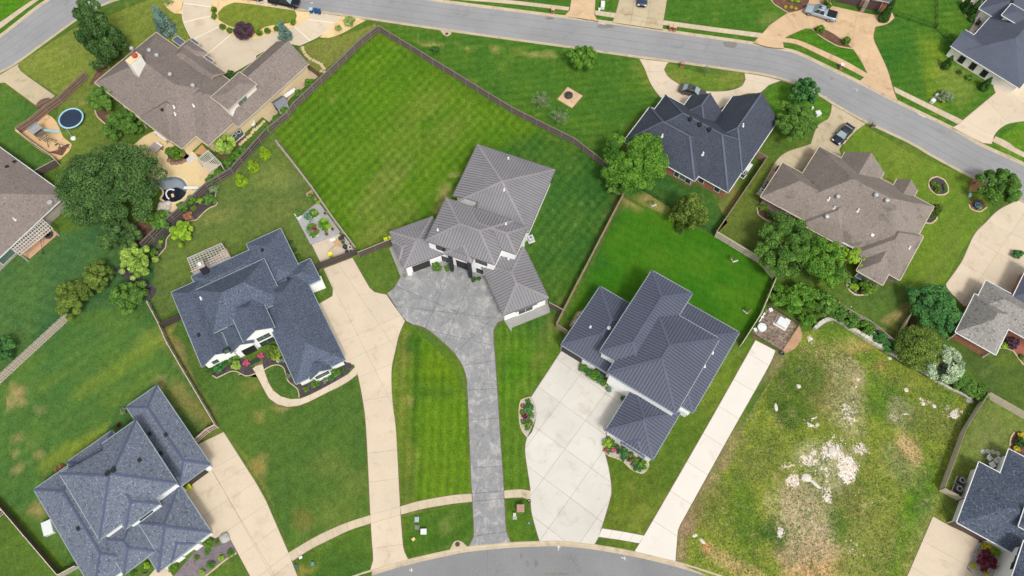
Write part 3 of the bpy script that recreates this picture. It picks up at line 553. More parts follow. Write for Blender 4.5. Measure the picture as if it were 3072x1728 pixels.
paving('driveway', '31 2700,640 2576,595 2510,565 2320,665 2180,800 2070,920 1950,1180 1790,1410; 32 1800,0 1970,185 2280,170 2500,60; 31 2600,1250 2700,1000', tan_c, [('31 2070,950 2420,1160',), ('31 1930,1190 2500,1480',), ('31 2440,900 1900,1700',), ('31 2200,780 2576,960',), ('32 1790,20 2340,170',)])
paving('driveway', '33 1660,850 1830,945 2130,1080 2090,1160 2000,1370 2140,1500 1380,1500', tan_c, [('33 1560,1100 1960,1320',), ('33 1430,1350 1600,1449',)], smooth=False)
paving('fire_pit_patio', '20 560,875 712,965 605,1090 455,1000', peach_c, [('grid', '20 560,875', '20 712,965', 1.6, 1.6)], smooth=False)
paving('patio', '01 440,820 585,905 300,1155 180,1080', pm('brown_tile', alb(206, 164, 132), .1, 6, .4, .08), [('grid', '01 500,860', '01 300,1050', 2.2, 2.2)], smooth=False)
paving('patio', 'n1 230,700 760,355 830,500 620,640', pm('tan_flagstone', alb(214, 188, 158), .12, 4, .6, .1, rnd=.08), [('grid', 'n1 300,700', 'n1 760,420', .9, .9)], smooth=False)
paving('patio', 't1 690,560 800,370 950,170 1120,190 1120,400 950,640 820,640', pm('covered_patio', alb(222, 208, 190), .05, 5), smooth=False)
grey_gravel = pm('grey_gravel', alb(170, 170, 172), .25, 7, .6, .08, bump=.4)
paving('garden_path', 'b1 225,578 58,262 130,172 290,50 345,55 604,410 588,438', grey_gravel, smooth=False, dz=.012)
paving('gravel_strip', '11 1340,1050 1385,1020 1560,1310 1465,1360', pm('house_gravel', alb(158, 156, 152), .28, 7, .6, .1, bump=.4), smooth=False, dz=.012)
paving('gravel_strip', '22 -250,60 0,0 350,80 385,245 0,400; 12 2570,440', MATS['house_gravel'], smooth=False, dz=.010)
paving('gravel_strip', 'z4 830,740 1030,540 1300,640 1330,800 1150,850', MATS['house_gravel'], smooth=False, dz=.034)
paving('gravel_strip', 'z4 1860,900 2210,960 2330,1190 2100,1120', MATS['house_gravel'], smooth=False, dz=.034)
# planting beds
mulch = pm('dark_mulch', alb(72, 66, 70), .35, 9, .8, .15, alb(98, 86, 84), 2, (.5, .65), .95, bump=.5)
bmulch = pm('brown_mulch', alb(104, 76, 62), .35, 8, .7, .15, alb(134, 100, 80), 1.5, (.5, .65), .95, bump=.5)
edge_m = pm('bed_edging', alb(206, 186, 150), .12, 4, .6, .1, rnd=.06)
white_rock = pm('white_river_rock', alb(196, 190, 182), .35, 10, .8, .08, alb(150, 140, 130), 6, (.5, .6), bump=.6)
def bed(s, m, name='planting_bed', edge=None, dz=.05, ew=.13, closed=True, lim=40):
    P = ccw(smooth_poly(g(s), lim, .5)); o = tag(MB().prism(P, -.02, GZ + dz, bottom=False).build(name, m), kind='structure')
    if edge: edging(edge if isinstance(edge, str) else s, ew, edge is True)
    return o
def edging(s, w=.13, closed=False, n=.45):
    P = smooth_poly(g(s), 40, n, closed); m = MB(); root = None
    if closed: P = P + [P[0]]
    root = tag(link('edging', None), kind='structure')
    for a, b in zip(P[:-1], P[1:]):
        d = (b - a)
        if d.length < .08: continue
        d.normalize(); MB().bar((a.x + d.x * .012, a.y + d.y * .012, GZ + .06), (b.x - d.x * .012, b.y - d.y * .012, GZ + .06), w, .12).build('edging_stone', edge_m, root)
bed('n2 560,1080 620,1118 720,1070 830,1020 920,1030 1020,1085 1110,1080 1180,1050 1110,950 1050,860 800,780 480,900', mulch, edge='n2 560,1080 620,1118 720,1070 830,1020 920,1030 1020,1085 1110,1080 1180,1050')
bed('n2 1270,770 1300,1000 1400,945 1500,930 1580,975 1615,1090 1650,1170 1780,1280 1795,1390 1900,1370 2200,1225 2450,1080 2560,960 2540,905 2440,890 2300,950 1760,1230 1500,700 1300,760', mulch, edge='n2 1300,1000 1400,945 1500,930 1580,975 1615,1090 1650,1170 1780,1280 1800,1395', lim=50)
bed('v1 285,450 395,380 500,590 180,819 -100,1000 -200,900 100,560', pm('grey_mulch', alb(128, 118, 122), .3, 8, .7, .12, alb(98, 90, 96), 3, (.5, .65), bump=.4), lim=20)
edging('v1 495,590 380,665 190,819 60,910', .2)
bed('f1 240,190 300,290 312,400 300,500 240,620 192,730 130,660 92,560 80,440 85,300 110,230 170,200', white_rock, edge='f1 192,735 130,660 92,560 80,440 85,300 110,230 170,205 235,190', ew=.18)
bed('s1 250,95 200,190 195,330 210,430 260,445 400,495 520,545 600,630 720,720 860,765 930,710 970,620 950,530 860,460', white_rock, edge='s1 255,445 400,495 520,545 600,630 720,720 860,765 930,710 972,620 945,525', ew=.18)
bed('e1 150,225 140,300 230,370 300,420 420,480 480,540 570,530 560,480 300,260', white_rock)
bed('k2 120,615 62,765 150,870 260,900 330,700 220,610', white_rock)
bed('m1 790,0 770,90 760,150 790,180 770,215 700,240 640,290 560,370 460,385 380,390 300,480 270,520 220,590 210,680 150,750 100,819 0,860 -60,800 80,600 330,330 620,80', mulch, edge='m1 795,0 770,90 765,150 792,180 770,215 700,240 640,290 560,372 460,388')
edging('m1 270,530 222,590 212,680 150,755 95,819')
bed('31 1615,400 1640,350 1700,330 1770,360 1810,430 1810,490 1760,515 1690,510 1630,460', mulch, edge=True, ew=.22)
bed('r1 620,290 640,370 700,440 780,480 920,470 1010,400 1010,320 700,240', mulch, edge='r1 620,290 640,370 700,440 780,482 925,470', ew=.25)
bed('31 1640,590 1720,690 1690,760 1640,800 1580,790 1600,700', mulch, edge='31 1745,600 1715,700 1690,765 1640,802 1578,795', ew=.22)
bed('31 2020,620 2060,670 2140,682 2200,640 2150,560 2040,560', bmulch, edge='31 2020,610 2035,650 2080,675 2140,682 2200,640', ew=.22)
bed('21 2570,560 2460,650 2480,720 2570,780; 31 180,800 60,700 -20,560', bmulch, edge='31 -30,600; 21 2465,640 2475,710 2540,760; 31 30,790', ew=.22)
bed('31 1095,395 1250,420 1255,400 1140,340', bmulch, edge='31 1140,345 1255,402 1215,460', ew=.2)
bed('30 440,285 520,275 640,330 740,400 850,490 800,485 640,430 510,350', bmulch, edge='30 440,288 510,355 640,435 720,470 855,492', ew=.15)
bed('30 30,-20 60,40 200,130 330,100 400,40 420,-20', bmulch, edge='30 30,-10 60,42 200,130', ew=.15)
bed('t1 620,-10 620,100 650,200 690,290 800,340 950,170 950,-10', white_rock, edge='t1 620,0 622,100 650,200 690,290 800,345', ew=.15)
bed('00 900,860 1040,560 1180,560 960,830', bmulch); bed('00 960,1130 1010,1200 1060,1245 1150,1180 1060,1100', bmulch, edge='00 955,1110 985,1180 1060,1248', ew=.2)
bed('y1 150,380 480,210 560,270 620,380 650,450 735,520 710,590 600,690 420,590', pm('play_sand', alb(222, 186, 140), .12, 7, .4, .08, alb(190, 152, 108), .7, (.52, .7)), 'sand_play_area')
bed('y1 480,600 560,620 640,640 720,520 690,520 560,590', bmulch, dz=.06)
bed('p1 515,310 560,350 650,345 720,280 660,180 600,170 520,230', bmulch); bed('p1 760,250 840,170 900,240 850,270', pm('leaf_litter', alb(186, 148, 102), .3, 8, .8, .1))
bed('p1 960,190 960,250 1040,310 1300,80 1323,40 1180,130', bmulch); bed('a1 1830,1000 1890,1050 1860,1090 1760,1040', MATS['leaf_litter'])
bed('01 1180,80 1200,30 1330,0 1360,50 1290,70', MATS['leaf_litter'])
bed('01 1430,760 1560,870 1420,1000 1200,1060 1300,820', bmulch); bed('01 1140,1270 1240,1200 1560,1440 1540,1449 1400,1449', mulch)
bed('02 1490,0 1580,0 1560,60 1500,140 1440,60', mulch)
bed('w1 75,560 265,240 620,460 430,790', pm('equipment_mulch', alb(146, 130, 116), .45, 4, .6, .2, alb(100, 84, 74), 3, (.46, .6), bump=.4), lim=10)
bed('w1 45,600 110,650 140,640 70,570', bmulch); bed('w1 640,470 680,590 640,700 560,780 440,830 425,800', pm('raw_soil', alb(186, 148, 118), .15, 6, .4, .12, alb(164, 124, 92), 1, (.5, .7)), lim=60)
bed('k1 555,640 620,660 690,720 737,800 760,640 600,560', pm('red_mulch', alb(160, 98, 84), .25, 8, .6, .1), edge='k1 520,655 570,655 640,680 690,750 730,805', ew=.22)
bed('33 2440,120 2440,170 2500,220 2600,240 2600,0 2490,-10', bmulch, edge='33 2480,0 2440,60 2430,140', ew=.2)
bed('11 500,500 560,460 610,560 540,600', MATS['raw_soil'])
bed('32 1400,380 1500,400 1480,330 1440,290', bmulch); bed('32 1270,520 1500,430 1400,330 1380,310', MATS['leaf_litter'])
bed('22 650,240 720,225 700,300 600,400 575,380', MATS['leaf_litter'])
bed('31 2040,400 2110,350 2180,400 2120,480 2020,480', MATS['leaf_litter'], dz=.03)
for s, r in (('10 1920,340', 1), ('13 2030,1130', 1.25)):
    pass
# ------------------------------------------------------------------ houses
def shingle(name, c, d, l, sc=3.2, amt=.5, streak=None, big=.08):
    t = NT(name); n1 = t.noise(sc, 2, .8, co=t.mapping((1, 1, 1.6), .4)); n2 = t.noise(sc * 1.9, 2, .7, co=t.mapping((1, 1, 1), 1.1))
    c1 = t.mix(t.rng(n1, .52, .66, 0, amt, True), c, d); c1 = t.mix(t.rng(n2, .54, .70, 0, amt, True), c1, l)
    if streak:
        s_ = t.noise(.42, 5, .7, co=t.mapping((1, 1, .25), .2), dist=.5); c1 = t.mix(t.rng(s_, .54, .70, 0, .8, True), c1, streak)
    k = t.rng(t.noise(.3, 3), .3, .7, 1 - big, 1 + big); t.bump(n2, .35, .03)
    return t.out(t.scale(c1, k), .93, 0, .2)
SH = dict(brown=shingle('brown_shingles', alb(134, 123, 117), alb(100, 90, 85), alb(178, 167, 158), 2.8, .7), brown8=shingle('weathered_brown_shingles', alb(140, 130, 122), alb(112, 103, 97), alb(184, 172, 162), 2.8, .65, alb(104, 96, 92)),
          navy=shingle('navy_shingles', alb(86, 95, 112), alb(56, 63, 79), alb(140, 150, 169), 3.1, .8), slate=shingle('slate_blue_shingles', alb(106, 113, 128), alb(74, 81, 95), alb(160, 168, 182), 2.5, .85),
          dark=shingle('charcoal_blue_shingles', alb(72, 77, 89), alb(50, 54, 65), alb(104, 114, 132), 3, .7), far=shingle('blue_grey_shingles', alb(92, 97, 112), alb(72, 76, 92), alb(112, 118, 134), 4, .5),
          grey=shingle('grey_shingles', alb(150, 147, 142), alb(106, 104, 102), alb(190, 186, 180), 2.0, .85), ink=shingle('ink_blue_shingles', alb(82, 90, 106), alb(54, 60, 76), alb(134, 144, 162), 2.2, .8))
mauve = pm('grey_metal_roof', alb(138, 137, 141), .05, 3, .18, .08, alb(126, 124, 128), .5, (.5, .8), rough=.5, spec=.4); mauve_s = pm('grey_seam_shade', alb(106, 104, 108), .04, 3, rough=.55)  # seam colour darker than the sheet: rib shading painted in, same metal
mauve_c = pm('grey_metal_cap', alb(148, 142, 144), .04, 3, rough=.5, spec=.4)
nmet = pm('navy_metal_roof', alb(90, 95, 112), .05, 3, .18, .08, alb(82, 86, 102), .5, (.5, .8), rough=.5, spec=.4); nmet_s = pm('navy_seam_shade', alb(62, 66, 81), .04, 3, rough=.55); nmet_c = pm('navy_metal_cap', alb(90, 95, 114), .04, 3, rough=.5)  # navy seams likewise darkened to stand in for shade along the ribs
W = dict(white=pm('white_brick', alb(250, 250, 248, 1.12), .04, 6, .4, .03, rough=.8), tan=pm('tan_stucco', alb(232, 210, 170), .06, 4, .3, .05), cream=pm('cream_stucco', alb(248, 242, 232, 1.15), .04, 5),
         brick=pm('red_brick', alb(168, 112, 90), .28, 7, .6, .08, alb(196, 142, 116), 5, (.5, .6), bump=.3), stone=pm('mixed_stone', alb(160, 146, 132), .35, 5, .8, .1, alb(112, 100, 92), 3, (.48, .58), bump=.4),
         wash=pm('grey_brick', alb(176, 166, 156), .22, 7, .6, .08), black=pm('black_siding', alb(52, 54, 60), .1, 5))
fas_white = pm('white_gutter', alb(226, 230, 230), .03, 4, rough=.5); fas_dark = pm('bronze_gutter', alb(66, 62, 64), .05, 4, rough=.5); fas_tan = pm('tan_gutter', alb(204, 190, 168), .04, 4, rough=.6)
fas_metal = pm('grey_gutter', alb(120, 114, 116), .04, 4, rough=.5); fas_green = pm('pale_gutter', alb(150, 162, 167), .03, 4, rough=.5)
glass = pm('window_glass', alb(60, 74, 76), .2, .8, .4, .2, rough=.12, spec=.6); glass_g = pm('green_window_glass', alb(92, 118, 108), .15, .8, .4, .15, rough=.15, spec=.6); blackm = pm('black_metal', alb(40, 41, 44), .1, 5, rough=.5)
doorwood = pm('dark_garage_door', alb(58, 52, 54), .12, 5, rough=.6); mauve_door = pm('brown_garage_door', alb(96, 76, 78), .1, 5, rough=.6)
whitem = pm('white_paint', alb(236, 236, 234), .03, 5, rough=.6); steel = pm('galvanised_steel', alb(196, 198, 200), .08, 6, rough=.4, metal=.3, spec=.5)
class House:
    def __init__(s, name, label, yaw, roof, wall, fascia, cap=None, seam=None, over=.45, ze=3.0):
        a, b = g(yaw, ze); d = (b - a); d.z = 0; s.e1 = d.normalized(); s.e2 = Vector((-s.e1.y, s.e1.x, 0)); s.roof, s.wall, s.fas, s.cap, s.seam, s.over = roof, wall, fascia, cap, seam, over
        s.base = at(px(yaw)[0], 0); s.base.z = 0; s.root = thing(name, label, 'house', s.base); s.k = 0; s.faces = []; s.last = None
    def add(s, mb, name, mat, parent=None, **k):
        return mb.build(name, mat, parent or s.root, None if parent else -s.base, **k)
    def P(s, a, b, z): return s.e1 * a + s.e2 * b + Vector((0, 0, z))
    def block(s, pts, ze=3.0, pitch=.5, axis=None, ends='hh', walls=True, grow=(0, 0, 0, 0), wall=None, roof=None, over=None, cut=None, caps=True, rake=.3, z0=0):
        s.k += 1; ze += .017 * s.k % .09; Q = g(pts, ze); A = [p.dot(s.e1) for p in Q]; B = [p.dot(s.e2) for p in Q]
        a0, a1, b0, b1 = min(A) - grow[0], max(A) + grow[1], min(B) - grow[2], max(B) + grow[3]
        if axis is None: axis = 'a' if a1 - a0 >= b1 - b0 else 'b'
        if axis == 'a': f = lambda u, v, z: s.P(a0 + u, b0 + v, z); Ln, Wd = a1 - a0, b1 - b0
        else: f = lambda u, v, z: s.P(a1 - v, b0 + u, z); Ln, Wd = b1 - b0, a1 - a0
        h = Wd / 2; hl = [min(h, Ln / 2 - .01) if e == 'h' else 0 for e in ends]; rz = ze + h * pitch
        s0, s1 = hl[0], Ln - hl[1]
        polys = [[(0, 0, ze), (Ln, 0, ze), (s1, h, rz), (s0, h, rz)], [(Ln, Wd, ze), (0, Wd, ze), (s0, h, rz), (s1, h, rz)]]
        if ends[0] == 'h': polys.append([(0, Wd, ze), (0, 0, ze), (s0, h, rz)])
        if ends[1] == 'h': polys.append([(Ln, 0, ze), (Ln, Wd, ze), (s1, h, rz)])
        top = [[f(*q) for q in p] for p in polys]
        if cut: top = [r for p in top for r in s.subtract(p, g(cut, ze))]
        m = MB(); ed = {}
        th = Vector((0, 0, -.2))
        for p in top:
            n = len(p); m.add(p, [tuple(range(n))], 0); m.add([q + th for q in p], [tuple(range(n - 1, -1, -1))], 1)
            for i in range(n):
                k1 = tuple(round(x, 2) for x in p[i]); k2 = tuple(round(x, 2) for x in p[(i + 1) % n])
                if (k2, k1) in ed: ed.pop((k2, k1))
                else: ed[(k1, k2)] = (p[i], p[(i + 1) % n])
        for a, b in ed.values(): m.add([a, b, b + th, a + th], [(3, 2, 1, 0)], 1)
        rf = roof or s.roof; ro = s.add(m, 'roof', [rf, s.fas]); s.faces += top
        gm_ = MB()                                                   # eaves gutter
        for a, b in ed.values():
            if abs(a.z - ze) < .02 and abs(b.z - ze) < .02:
                mid = (a + b) / 2; c = f(Ln / 2, Wd / 2, ze); n = (b - a).cross(Vector((0, 0, 1))).normalized()
                if n.dot(mid - c) < 0: n = -n
                gm_.bar(a + n * .05 + Vector((0, 0, -.04)), b + n * .05 + Vector((0, 0, -.04)), .11, .11)
        s.add(gm_, 'gutter', s.fas, ro)
        if caps and s.cap:
            cm = MB(); segs = [((s0, h, rz), (s1, h, rz))]
            if ends[0] == 'h': segs += [((0, 0, ze), (s0, h, rz)), ((0, Wd, ze), (s0, h, rz))]
            if ends[1] == 'h': segs += [((Ln, 0, ze), (s1, h, rz)), ((Ln, Wd, ze), (s1, h, rz))]
            for a, b in segs:
                a, b = f(*a), f(*b)
                if (b - a).length > .05: cm.bar(a + Vector((0, 0, .02)), b + Vector((0, 0, .02)), .36 if s.seam else .30, .07 if s.seam else .05)
            s.add(cm, 'ridge_cap', s.cap, ro)
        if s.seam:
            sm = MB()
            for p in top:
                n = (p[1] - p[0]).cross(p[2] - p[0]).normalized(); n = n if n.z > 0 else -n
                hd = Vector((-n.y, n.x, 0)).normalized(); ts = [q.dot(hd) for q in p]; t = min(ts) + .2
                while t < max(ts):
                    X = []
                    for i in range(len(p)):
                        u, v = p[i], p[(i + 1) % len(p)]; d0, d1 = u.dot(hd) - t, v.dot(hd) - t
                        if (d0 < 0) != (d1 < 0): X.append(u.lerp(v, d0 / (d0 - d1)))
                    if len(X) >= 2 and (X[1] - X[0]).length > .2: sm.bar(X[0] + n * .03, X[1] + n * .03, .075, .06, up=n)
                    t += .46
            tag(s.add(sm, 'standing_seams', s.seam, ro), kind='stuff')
        o = s.over if over is None else over; i_ = o + .004 * s.k
        blk = dict(a0=a0 + i_, a1=a1 - i_, b0=b0 + i_, b1=b1 - i_, ze=ze, roof=ro, rect=(a0, a1, b0, b1), f=f, L=Ln, W=Wd, h=h, rz=rz, pitch=pitch)
        if walls:
            wm = MB(); zt = ze - .12
            if axis == 'a': u0, u1, v0, v1 = i_ if ends[0] == 'h' else rake, Ln - (i_ if ends[1] == 'h' else rake), i_, Wd - i_
            else: u0, u1, v0, v1 = i_ if ends[0] == 'h' else rake, Ln - (i_ if ends[1] == 'h' else rake), i_, Wd - i_
            pk = ze + (h - 0) * pitch - .25
            sec = lambda u, gab: [f(u, v0, z0), f(u, v1, z0), f(u, v1, zt + (o * pitch if gab else 0)), f(u, h, pk if gab else zt), f(u, v0, zt + (o * pitch if gab else 0))]
            gab = 'g' in ends; A_, B_ = sec(u0, gab), sec(u1, gab)
            if gab and ends[0] == 'h': A_ = sec(h, True)
            if gab and ends[1] == 'h': B_ = sec(Ln - h, True)
            wm.add(A_ + B_, [(4, 3, 2, 1, 0), (5, 6, 7, 8, 9)] + [(i, (i + 1) % 5, 5 + (i + 1) % 5, 5 + i) for i in range(5)])
            if gab and 'h' in ends: w0, w1 = (i_, h + .02) if ends[0] == 'h' else (Ln - h - .02, Ln - i_); wm.add([f(w0, v0, z0), f(w0, v1, z0), f(w1, v1, z0), f(w1, v0, z0), f(w0, v0, zt), f(w0, v1, zt), f(w1, v1, zt), f(w1, v0, zt)], [(0, 1, 5, 4), (1, 2, 6, 5), (2, 3, 7, 6), (3, 0, 4, 7), (4, 5, 6, 7)])
            s.add(wm, 'wall', wall or s.wall)
        blk.update(rake=rake, axis=axis, ends=ends); s.last = blk; return blk
    def wallbox(s, pts, ze):
        Q = g(pts, ze); A = [p.dot(s.e1) for p in Q]; B = [p.dot(s.e2) for p in Q]; a0, a1, b0, b1 = min(A) + .45, max(A) - .45, min(B) + .45, max(B) - .45
        s.add(MB().add([s.P(a, b, z) for z in (0, ze - .12) for a, b in ((a0, b0), (a1, b0), (a1, b1), (a0, b1))], [(4, 5, 6, 7), (0, 1, 5, 4), (1, 2, 6, 5), (2, 3, 7, 6), (3, 0, 4, 7)]), 'wall', s.wall)
    def subtract(s, p, notch):
        nt = ccw(notch); out = []; cur = p
        for i in range(len(nt)):
            a, b = nt[i], nt[(i + 1) % len(nt)]; d = b - a; side = lambda q: d.x * (q.y - a.y) - d.y * (q.x - a.x)
            ins, outs = [], []
            for j in range(len(cur)):
                u, v = cur[j], cur[(j + 1) % len(cur)]; su, sv = side(u), side(v)
                (ins if su >= 0 else outs).append(u)
                if (su >= 0) != (sv >= 0): x = u.lerp(v, su / (su - sv)); ins.append(x); outs.append(x)
            if len(outs) >= 3: out.append(outs)
            cur = ins
            if len(cur) < 3: return out
        return out
    def plane(s, blk, side):
        ax = side[0]; c = blk[side]
        if blk['axis'] == ax and blk['ends'][int(side[1])] == 'g': c = blk['rect'][(0 if ax == 'a' else 2) + int(side[1])] + (blk['rake'] if side[1] == '0' else -blk['rake'])
        n = (s.e1 if ax == 'a' else s.e2) * (1 if side[1] == '1' else -1); P0 = (s.e1 if ax == 'a' else s.e2) * c
        return P0, n, (s.e2 if ax == 'a' else s.e1)
    def hit(s, blk, side, p, z=None):
        P0, n, t = s.plane(blk, side)
        if z is not None: q = at(p, z); return q + n * (P0 - q).dot(n), n, t
        d = ray(p); C = Vector((0, 0, CAM_H)); k = (P0 - C).dot(n) / d.dot(n); return C + d * k, n, t
    def win(s, blk, side, p, w, h, panes=2, z=None, frame=whitem, gl=None, name='window'):
        c, n, t = s.hit(blk, side, px(p)[0], z); c.z = max(h / 2 + .15, min(c.z, 6.5)); U = Vector((0, 0, 1)); fm = MB()
        for a, b in ((-1, 0), (1, 0)): fm.bar(c + n * .05 + t * a * (w / 2) - U * (h / 2 + .05), c + n * .05 + t * a * (w / 2) + U * (h / 2 + .05), .09, .14, up=n)
        for a in (-1, 1): fm.bar(c + n * .05 + U * a * h / 2 - t * w / 2, c + n * .05 + U * a * h / 2 + t * w / 2, .14, .09)
        wo_ = s.add(fm, name, frame); k = w / panes
        for i in range(panes):
            q = c + t * (-w / 2 + k * (i + .5)); s.add(MB().bar(q - t * (k / 2 - .03) + n * .075, q + t * (k / 2 - .03) + n * .075, .05, h - .04), 'pane', gl or glass, wo_)
        return wo_
    def door(s, blk, side, p, w, h=2.15, mat=None, name='garage_door', rows=4):
        c, n, t = s.hit(blk, side, px(p)[0], h / 2); c = c + n * .04; fm = MB(); fm.bar(c - t * (w / 2 + .1) - Vector((0, 0, 0)), c + t * (w / 2 + .1), .06, h + .16)
        d = s.add(fm, name, blackm if mat is doorwood else whitem); rh = h / rows
        for i in range(rows):
            q = c + n * .04; q.z = rh * (i + .5) + .02; s.add(MB().bar(q - t * w / 2, q + t * w / 2, .05, rh - .03), 'door_panel', mat or doorwood, d)
        return d
    def top(s, p):
        d = ray(p); C = Vector((0, 0, CAM_H)); best = None
        for f_ in s.faces:
            n = (f_[1] - f_[0]).cross(f_[2] - f_[0])
            if abs(n.dot(d)) < 1e-6: continue
            k = (f_[0] - C).dot(n) / n.dot(d); q = C + d * k
            if k > 0 and inside(q, f_) and (best is None or k < best[0]): best = (k, q)
        return best[1] if best else at(p, 4)
    def vent(s, spec, kind='turbine'):
        for p in px(spec):
            q = s.top(p); m = MB()
            if kind == 'turbine':
                m.lathe((q.x, q.y, q.z - .25), [(.22, 0), (.2, .4)], 8); m.lathe((q.x, q.y, q.z + .15), [(.20, 0), (.34, .12), (.38, .28), (.3, .45), (.1, .52)], 10); s.add(m, 'turbine_vent', steel)
            elif kind == 'pipe': m.lathe((q.x, q.y, q.z - .3), [(.13, 0), (.13, .75)], 8); m.lathe((q.x, q.y, q.z - .25), [(.3, 0), (.16, .35)], 8); s.add(m, 'vent_pipe', whitem)
            elif kind == 'black': m.lathe((q.x, q.y, q.z - .3), [(.3, 0), (.3, .6), (.36, .62), (.3, .72)], 10); s.add(m, 'roof_vent', blackm)
            else: m.box((q.x, q.y, q.z + .05), (.45, .5, .25), math.atan2(s.e1.y, s.e1.x)); s.add(m, 'box_vent', whitem if kind == 'box' else blackm)
    def pier(s, p, w, d, z1, mat, z0=0, name='column'):
        q = g1(p, z0); m = MB().box((q.x, q.y, (z0 + z1) / 2), (w, d, z1 - z0), math.atan2(s.e1.y, s.e1.x)); return s.add(m, name, mat)

# --- house with the grey standing-seam roof (centre)
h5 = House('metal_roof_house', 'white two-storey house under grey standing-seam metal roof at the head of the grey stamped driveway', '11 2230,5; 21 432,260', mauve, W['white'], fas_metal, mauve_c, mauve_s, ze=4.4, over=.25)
A5 = h5.block('11 2230,5; 21 432,260 130,880', 4.4, .26, axis='b', cut='11 1960,520 2240,602 2050,1020 1780,960', walls=False); h5.wallbox('11 2230,5 1990,520; 21 432,260', 4.4); h5.wallbox('11 2240,600; 21 432,260 130,880', 4.38)
B5 = h5.block('11 1915,545 1715,970 2400,1215', 6.0, .26); C5 = h5.block('21 155,838 25,1105; 11 2140,640', 6.0, .26)
P5 = h5.block('11 1895,1100 2170,1195 2110,900', 5.7, .26, axis='b', walls=False)
h5.pier('z4 1350,790', .5, .5, 5.5, W['black']); h5.pier('z4 1820,950', .5, .5, 5.5, W['black'])
h5.win(B5, 'b0', 'z4 1075,220', 1.7, 1.1, 2, frame=blackm); h5.win(B5, 'b0', 'z4 1165,490', 1.0, 1.4, 1, frame=blackm); h5.win(B5, 'b0', 'z4 2100,570', 1.8, 1.1, 2, frame=blackm); h5.win(B5, 'b0', 'z4 2060,800', 1.0, 1.3, 1, frame=blackm)
h5.door(B5, 'b0', 'z4 1640,620', 2.2, 2.5, W['black'], 'front_door', 1)
w5 = House.__new__(House); w5.__dict__ = dict(h5.__dict__); d = g('11 1345,885 1775,730', 3); w5.e1 = (d[1] - d[0]).normalized(); w5.e2 = Vector((-w5.e1.y, w5.e1.x, 0)); w5.k = 6
D5 = w5.block('11 1345,885 1775,730 1870,1105 1505,1245', 3.0, .26); w5.block('11 1365,975 1470,1165 1560,1020', 2.9, .26, axis='a', ends='hg', walls=False)
w5.door(D5, 'b0', 'z4 545,660', 2.9, 2.2); w5.pier('z4 255,880', .7, .5, 2.6, W['white'])
v5 = House.__new__(House); v5.__dict__ = dict(h5.__dict__); d = g('12 2490,275; 22 365,100', 3); v5.e1 = (d[1] - d[0]).normalized(); v5.e2 = Vector((-v5.e1.y, v5.e1.x, 0)); v5.k = 9
E5 = v5.block('11 2285,1255; 12 2490,275; 22 365,100; 21 120,1040', 3.0, .26); F5 = v5.block('22 30,225 255,155 150,-60', 2.85, .26, axis='b', ends='hg')
v5.win(E5, 'b0', '22 140,225', 2.2, 1.5, 2, z=1.3, frame=blackm); h5.vent('11 2497,465 1830,868 2515,808; 21 -37,150', 'pipe'); h5.vent('11 2540,1160', 'pipe')

# --- house with the navy standing-seam roof
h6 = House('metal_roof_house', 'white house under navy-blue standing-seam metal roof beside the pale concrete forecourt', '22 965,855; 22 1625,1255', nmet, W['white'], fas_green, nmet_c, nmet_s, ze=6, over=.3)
h6.block('22 880,640 1430,-164 1810,65', 6.0, .28, axis='b', ends='hh', grow=(0, 0, 0, 0)); M6 = h6.block('22 965,852 1045,715 2083,523 1625,1255 1670,270', 6.0, .28)
h6.block('22 965,860 1290,1045 1500,620', 5.9, .28, axis='b', ends='hg')
L6 = h6.block('22 905,-5 505,555 960,855 1190,160', 3.1, .28, grow=(0, .8, 0, 0)); h6.block('22 1765,150 2285,453 1805,1250', 3.1, .28, axis='b', grow=(2, 0, 0, 0)); G6 = h6.block('22 1180,1050 950,1420 1400,1719 1690,1260', 3.1, .28)
h6.block('22 690,695 965,865 1100,560', 2.95, .28, axis='b', ends='hg'); h6.block('23 1090,110 1330,255 1400,60', 2.9, .28, axis='b', ends='hg', walls=False)
h6.door(L6, 'b0', '22 620,640', 3.6, 2.2); h6.win(L6, 'b0', 'e1 440,340', 2.6, 1.6, 2, z=1.4, frame=blackm); h6.pier('e1 515,390', .9, .5, 2.6, W['white']); h6.pier('e1 560,430', 1.6, .4, 2.7, W['stone']); h6.pier('e1 620,440', .35, .35, 5.4, W['black']); h6.pier('e1 735,520', .35, .35, 5.4, W['black'])
h6.pier('s1 290,60', 1.5, .5, 2.5, W['white']); h6.pier('s1 905,480', 1.6, .5, 2.5, W['white'])
h6.vent('22 972,412', 'turbine'); h6.vent('22 788,396 2017,657 1936,792', 'pipe')
mat6 = MB().prism(g('e1 645,440 745,500 715,550 615,495', .16), .1, .16); h6.add(mat6, 'door_mat', W['black'])

# --- navy shingle house with white gables
h3 = House('shingle_house', 'white house with navy-blue shingle roof, front gables and pergola behind it', 'n1 300,965; n1 1290,510', SH['navy'], W['white'], fas_green)
h3.block('n1 265,755 330,930 1085,385 700,820', 2.9, .40, grow=(0, 1, 2, 0)); h3.block('n1 1045,295 1530,85 1780,580 1300,760', 2.9, .5, axis='b', grow=(0, 0, 3, 0))
h3.block('n1 1780,585 1960,510 2100,805 1700,800', 2.8, .5, axis='a', ends='gh', grow=(2, 0, 0, 0))
N3 = h3.block('n1 300,965 1295,510 1400,720; n2 690,420', 4.2, .76, axis='a', ends='hh')
A3 = h3.block('n1 65,1215 350,1085; n2 410,955 760,795', 2.9, .76, axis='b', ends='gh', grow=(0, 1.5, 0, 3)); G3 = h3.block('n1 1420,930 1935,870; n2 2435,860 1755,1205', 2.9, .76, axis='b', ends='hh', grow=(0, 0, 0, 1))
